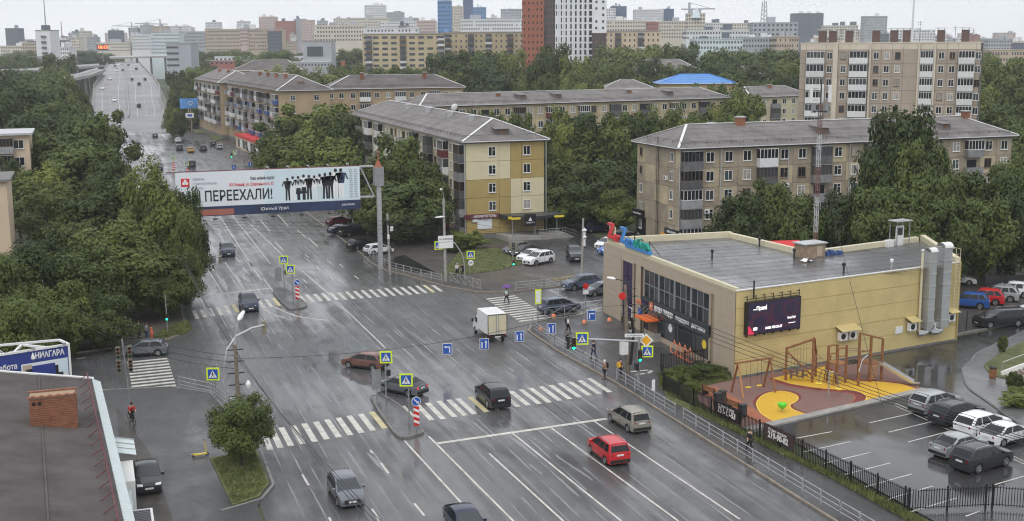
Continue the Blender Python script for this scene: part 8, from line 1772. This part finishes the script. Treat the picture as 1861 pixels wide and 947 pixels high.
grass(v2([G(800,503),G(838,455),G(900,452),G(962,474),G(945,483),G(900,494),G(850,500)]),5000,.16,z=.17,label='lawn before the ochre block')
grass(v2([G(300,600),G(340,585),G(349,598),G(335,608),G(305,615),G(270,622)]),2500,.18,z=.15,label='grass at the left corner under the trees')
grass([(71.4,78.4),(73.5,78.0),(79.5,78.6),(79.5,66.5),(67,66.5),(68.8,72.5)],5000,.2,'dry_grass',.2,'dry grass at the right edge')
# one far mass of woodland between the districts
b = MB(); r = random.Random(77)
for i in range(420):
    px_,py_,d = r.uniform(-40,1900),r.uniform(96,124),r.uniform(650,1500)
    if 150 < px_ < 330 and d < 1300: continue
    g0 = P(px_,py_,d); hh = r.uniform(7,14)
    for j in range(34):
        dd = Vector((r.gauss(0,1),r.gauss(0,1),r.gauss(0,1))).normalized(); p = Vector((g0.x,g0.y,hh*.55))+Vector((dd.x*6.5,dd.y*6.5,dd.z*hh*.5)); a = dd.orthogonal().normalized()*r.uniform(1.2,2.4); c = dd.cross(a)
        b.add([p-a,p+c*.8,p+a,p-c*.8],[(0,1,2,3)])
tag(b.build('woodland','leaf_dark'),'dark belts of trees between the far districts','woodland',None,'stuff')
# ------------------------------------------------------------------ playground equipment
def log(root, name, a, c, r=.09, m='timber'): b = MB(); b.cyl(a,c,r,n=8); return b.build(name,m,root,smooth=40)
def PZ(x, y): return G(1280+x/4.431,600+y/4.431,.18)
a1,a2,a3,a4,t1,t2_ = PZ(218,498),PZ(315,552),PZ(475,458),PZ(572,502),None,None
o = thing('swing_set','timber swing frame with two yellow seats','swing',(a1+a2+a3+a4)/4); c = o.location.copy(); m1,m2 = (a1+a2)/2,(a3+a4)/2; tz = 2.75
for p,m in ((a1,m1),(a2,m1),(a3,m2),(a4,m2)): log(o,'leg',p-c,m-c+Vector((0,0,tz)),.085,'timber_light' if p in (a2,) else 'timber')
d = (m2-m1).normalized(); log(o,'top_beam',m1-c-d*.3+Vector((0,0,tz)),m2-c+d*.3+Vector((0,0,tz)),.09)
for f_ in (.33,.67):
    q = m1.lerp(m2,f_)-c; b = MB(); b.box(q.x-.24,q.x+.24,q.y-.1,q.y+.1,.5,.56); b.build('seat','yellow_plastic',o); b = MB(); b.box(q.x-.24,q.x+.24,q.y+.02,q.y+.1,.75,1.0) if 0 else None
    for s in (-.22,.22): b = MB(); b.cyl((q.x+s,q.y,.55),(q.x+s*.7,q.y,tz),.012,n=5); b.build('chain','dark_metal',o)
# triangular climbing frame with hanging nets
p1,p2,p3 = PZ(655,402),PZ(868,420),PZ(875,300) ; p3 = PZ(945,395)
o = thing('climbing_frame','timber climbing frame with hanging ropes and discs','climbing frame',p1); c = p1; hA = 3.1; q2 = p2-c
for p,h_ in ((p1,2.9),(p2,3.95)): log(o,'post',p-c,p-c+Vector((0,0,h_)),.11)
log(o,'beam',Vector((0,0,2.8)),q2+Vector((0,0,3.8)),.1); log(o,'beam',Vector((0,0,2.55)),q2+Vector((0,-.1,.55)),.1); q3 = q2+Vector((1.3,1.5,0)); log(o,'post',q2+Vector((.1,0,3.8)),q3+Vector((0,0,1.9)),.09); log(o,'post',q2+Vector((0,0,.5)),q3+Vector((0,0,2.2)),.09); log(o,'post',q3,q3+Vector((0,0,2.4)),.1)
b = MB(); e3 = q3+Vector((.9,-2.6,0))
for s in (-.25,.25):
    b.tube([q3+Vector((s,0,1.9)),e3+Vector((s,0,.1))],.02,5)
for k in range(8): p = (q3+Vector((0,0,1.9))).lerp(e3+Vector((0,0,.1)),k/8); b.beam(p+Vector((-.25,0,0)),p+Vector((.25,0,0)),.05,.03)
b.build('rope_bridge','wood_pole',o)
for k in range(6):
    t = .2+.11*k; q = q2*t; zt_ = 2.8+1.0*t; b = MB(); b.cyl((q.x,q.y,.45),(q.x,q.y,zt_),.012,n=5); b.build('rope','wood_pole',o); b = MB(); b.lathe([(.02,.35),(.2,.38),(.2,.45),(.02,.48)] if k % 2 else [(.09,.2),(.11,.3),(.11,.85),(.08,.9)],(q.x,q.y,.1*(k%3)),10); b.build('hanging_disc','frame_brown',o)
b = MB(); b.lathe([(.3,.75),(.32,.82),(.3,.9)],n=10); b.build('collar','timber',o)
for j in range(4): b = MB(); q = q2*.42; b.beam(Vector((q.x-.3,q.y,1.5+j*.45)),Vector((q.x+.4,q.y,1.5+j*.45)),.02,.02); b.build('net_rung','wood_pole',o)
# tower with slide
tb = PZ(1330,395); o = thing('slide_tower','timber play tower with rope ladders and a steel slide','play tower',tb,.17)
for x,y,h_ in ((-.6,-.6,4.0),(.75,-.6,3.6),(-.6,.75,4.0),(.75,.75,3.6),(-2.6,.2,3.3),(-3.6,.2,3.2),(-3.6,1.3,3.1),(-2.6,1.3,3.1),(-2.2,-.9,3.0)): log(o,'post',(x,y,0),(x,y,h_),.11)
b = MB(); b.box(-.6,.75,-.6,.75,1.45,1.55); b.build('deck','timber',o); b = MB(); b.box(-3.6,-2.6,.2,1.3,1.7,1.8); b.build('deck','timber_light',o)
for y in (-.6,.75): log(o,'rail',(-.6,y,4.0),(.75,y,3.6),.07); log(o,'rail',(-.6,y,2.3),(.75,y,2.3),.05)
for x,hh in ((-.6,4.0),(.75,3.6)): log(o,'rail',(x,-.6,hh),(x,.75,hh),.07)
for y in (.2,1.3): log(o,'rail',(-3.6,y,3.1),(-2.6,y,3.1),.06); log(o,'rail',(-3.6,y,2.4),(-2.6,y,2.4),.05); log(o,'bridge_rope',(-2.6,y,2.8),(-.6,y*.6,2.6),.03,'wood_pole')
for k in range(7): b = MB(); b.box(-2.5+k*.27,-2.28+k*.27,.25,1.2,1.5+.02*abs(k-3),1.55+.02*abs(k-3)); b.build('bridge_plank','dark_metal',o)
for k in range(6): b = MB(); b.box(-.55+.0,.1,-.62,-.68,.2+k*.22,.3+k*.22); b.build('climbing_plank','timber_light',o)
b = MB()
sa, sb_ = Vector((.5,-.65,1.6)), Vector((1.9,-3.1,.25)); sn_ = Vector((.87,.5,0))*.28
for s in (-1,1): b.beam(sa+sn_*s,sb_+sn_*s,.05,.24)
b.beam(sa-Vector((0,0,.08)),sb_-Vector((0,0,.06)),.52,.05); b.beam(sb_-Vector((0,0,.05)),sb_+Vector((.27,-.47,-.05)),.52,.06); b.build('slide','steel_bright',o)
b = MB(); b.tube([(-.6,-.7,2.0),(-1.2,-.9,2.5),(-1.9,-.95,2.2),(-2.3,-1.0,1.2)],.045,6); b.tube([(-.6,-.4,2.0),(-1.1,-.6,2.4)],.03,5); b.build('steel_rail','steel_bright',o)
for k in range(5): log(o,'ladder_rung',(-3.9,.25+.0,.3+k*.33),(-3.9,1.25,.3+k*.33),.03)
log(o,'post',(-4.0,.2,0),(-3.7,.2,2.0),.05); log(o,'post',(-4.0,1.3,0),(-3.7,1.3,2.0),.05)
# arch carousel, bowl spinner
cp_ = PZ(997,545); o = thing('arch_carousel','steel arch carousel with two yellow seats','carousel',cp_); log(o,'post',(0,0,0),(0,0,2.1),.07,'steel_bright'); e1,e2 = PZ(900,468)-cp_,PZ(1100,522)-cp_
for e in (e1*.8,e2*.8):
    b = MB(); b.tube([(0,0,2.1),(e.x*.4,e.y*.4,2.15),(e.x*.75,e.y*.75,1.8),(e.x*.95,e.y*.95,1.2),(e.x,e.y,.55)],.05,6); b.build('arm','steel_bright',o); b = MB(); b.lathe([(.05,.5),(.28,.52),(.3,.6),(.1,.62)],(e.x,e.y,0),12); b.build('seat','yellow_plastic',o)
o = thing('bowl_spinner','lime green bowl spinner on the yellow rubber','spinner',PZ(626,658)); o.scale = (.8,.8,.8); b = MB(); b.cyl((0,0,0),(0,0,.35),.06); b.build('stem','steel_bright',o); b = MB(); b.lathe([(.08,.3),(.25,.38),(.42,.62),(.46,.85),(.4,.85),(.34,.62),(.1,.45)],n=16); b.build('bowl','lime_plastic',o,smooth=50)
o = thing('wooden_post','short timber post by the yellow wall','post',PZ(1015,268)); log(o,'post',(0,0,0),(0,0,.7),.07); log(o,'cap',(0,0,.7),(0,0,.76),.08)
# benches and bins along the fence
for i,(px_,py_,lab) in enumerate(((1288,722,'timber bench nearest the shop inside the picket fence'),(1332,748,'timber bench between the two banners inside the fence'))):
    p = G(px_,py_,.16); o = thing('bench',lab,'bench',p,-1.45)
    for k in range(4): b = MB(); b.box(-1.0,1.0,.05+k*.12,.15+k*.12,.42,.47); b.build('seat_slat','timber_light',o)
    for k in range(3): b = MB(); b.box(-1.0,1.0,-.06,-.02,.55+k*.13,.65+k*.13); b.build('back_slat','timber',o)
    for s in (-.8,.8): b = MB(); b.box(s-.05,s+.05,-.05,.5,-.02,.42); b.build('leg','dark_metal',o); b = MB(); b.box(s-.03,s+.03,-.1,-.06,.3,.98); b.build('back_post','dark_metal',o)
for px_,py_,lab in ((1304,736,'dark litter bin left of the bench pair'),(1313,732,'taller dark litter bin beside the benches'),(1350,758,'dark litter bin after the second bench')):
    p = G(px_,py_,.16); o = thing('litter_bin',lab,'bin',p,-1.45); b = MB(); b.prism([(-.22,-.22),(.22,-.22),(.22,.22),(-.22,.22)],.05,.85); b.build('body','anthracite',o); b = MB(); b.prism([(-.27,-.27),(.27,-.27),(.27,.27),(-.27,.27)],.95,1.03); b.box(-.2,-.16,-.2,.2,.85,.95); b.box(.16,.2,-.2,.2,.85,.95); b.build('lid','anthracite',o)
o = thing('litter_bin','brown litter bin at the small lawn on the right','bin',G(1804,686,.18)); b = MB(); b.lathe([(.26,0),(.3,.1),(.3,.8)],n=12); b.build('body','timber',o); b = MB(); b.lathe([(.32,.8),(.32,.92),(.2,.98)],n=12); b.build('lid','dark_metal',o)
# steps with white cheeks at the right edge
sp3 = G(1836,690,.16); o = thing('outdoor_steps','flight of paved steps with white side walls at the right edge','steps',sp3,-.35)
for k in range(8): b = MB(); b.box(k*.38,k*.38+6-k*.2,-3.2,1.2,-.1,.15*(k+1)); b.build('step','kerb_stone',o)
for y0 in (1.2,-3.45): b = MB(); b.add([(-.3,y0,-.1),(6,y0,-.1),(6,y0,1.9),(2.8,y0,1.55),(-.3,y0,.35),(-.3,y0+.25,-.1),(6,y0+.25,-.1),(6,y0+.25,1.9),(2.8,y0+.25,1.55),(-.3,y0+.25,.35)],[(0,1,2,3,4),(9,8,7,6,5),(4,3,8,9),(3,2,7,8),(0,4,9,5)]); b.build('side_wall','frame_white',o); b = MB(); b.tube([(-.2,y0+.12,1.2),(2.8,y0+.12,2.4),(5.5,y0+.12,2.8)],.03,5); b.tube([(-.2,y0+.12,.35),(-.2,y0+.12,1.2)],.03,5); b.tube([(2.8,y0+.12,1.5),(2.8,y0+.12,2.4)],.03,5); b.build('handrail','galv',o)
# dark roots and branches heaped behind the fence
o = thing('branch_heap','heap of dark cut branches behind the picket fence','branches',G(1268,672,.16)); r = random.Random(4)
for k in range(26): t = r.uniform(0,pi); l = r.uniform(.6,1.5); z = r.uniform(.05,.6); b = MB(); b.tube([(-l*cos(t)+r.uniform(-.8,.8),-l*sin(t)*.5,z*.3),(r.uniform(-.6,.6),0,z+.3),(l*cos(t),l*sin(t)*.5,z*.5)],[.05,.035,.01],5); b.build('branch','dark_metal',o)
# ------------------------------------------------------------------ haze: one closed box of pale air
hz = MB(); hz.box(-1500,2600,-60,2750,-1.1,140); ho = bpy.data.objects.new('haze', None)
mh_ = bpy.data.materials.new('haze_air'); mh_.use_nodes = True; n = mh_.node_tree.nodes; n.clear(); out_ = n.new('ShaderNodeOutputMaterial'); pv = n.new('ShaderNodeVolumePrincipled')
pv.inputs['Color'].default_value = (.93,.96,1,1); pv.inputs['Density'].default_value = .00016; pv.inputs['Anisotropy'].default_value = .2; mh_.node_tree.links.new(pv.outputs[0], out_.inputs['Volume'])
bpy.data.objects.remove(ho); M['haze_air'] = mh_; ho = hz.build('haze','haze_air'); tag(ho,'pale rainy haze over the whole district','haze',None,'stuff')
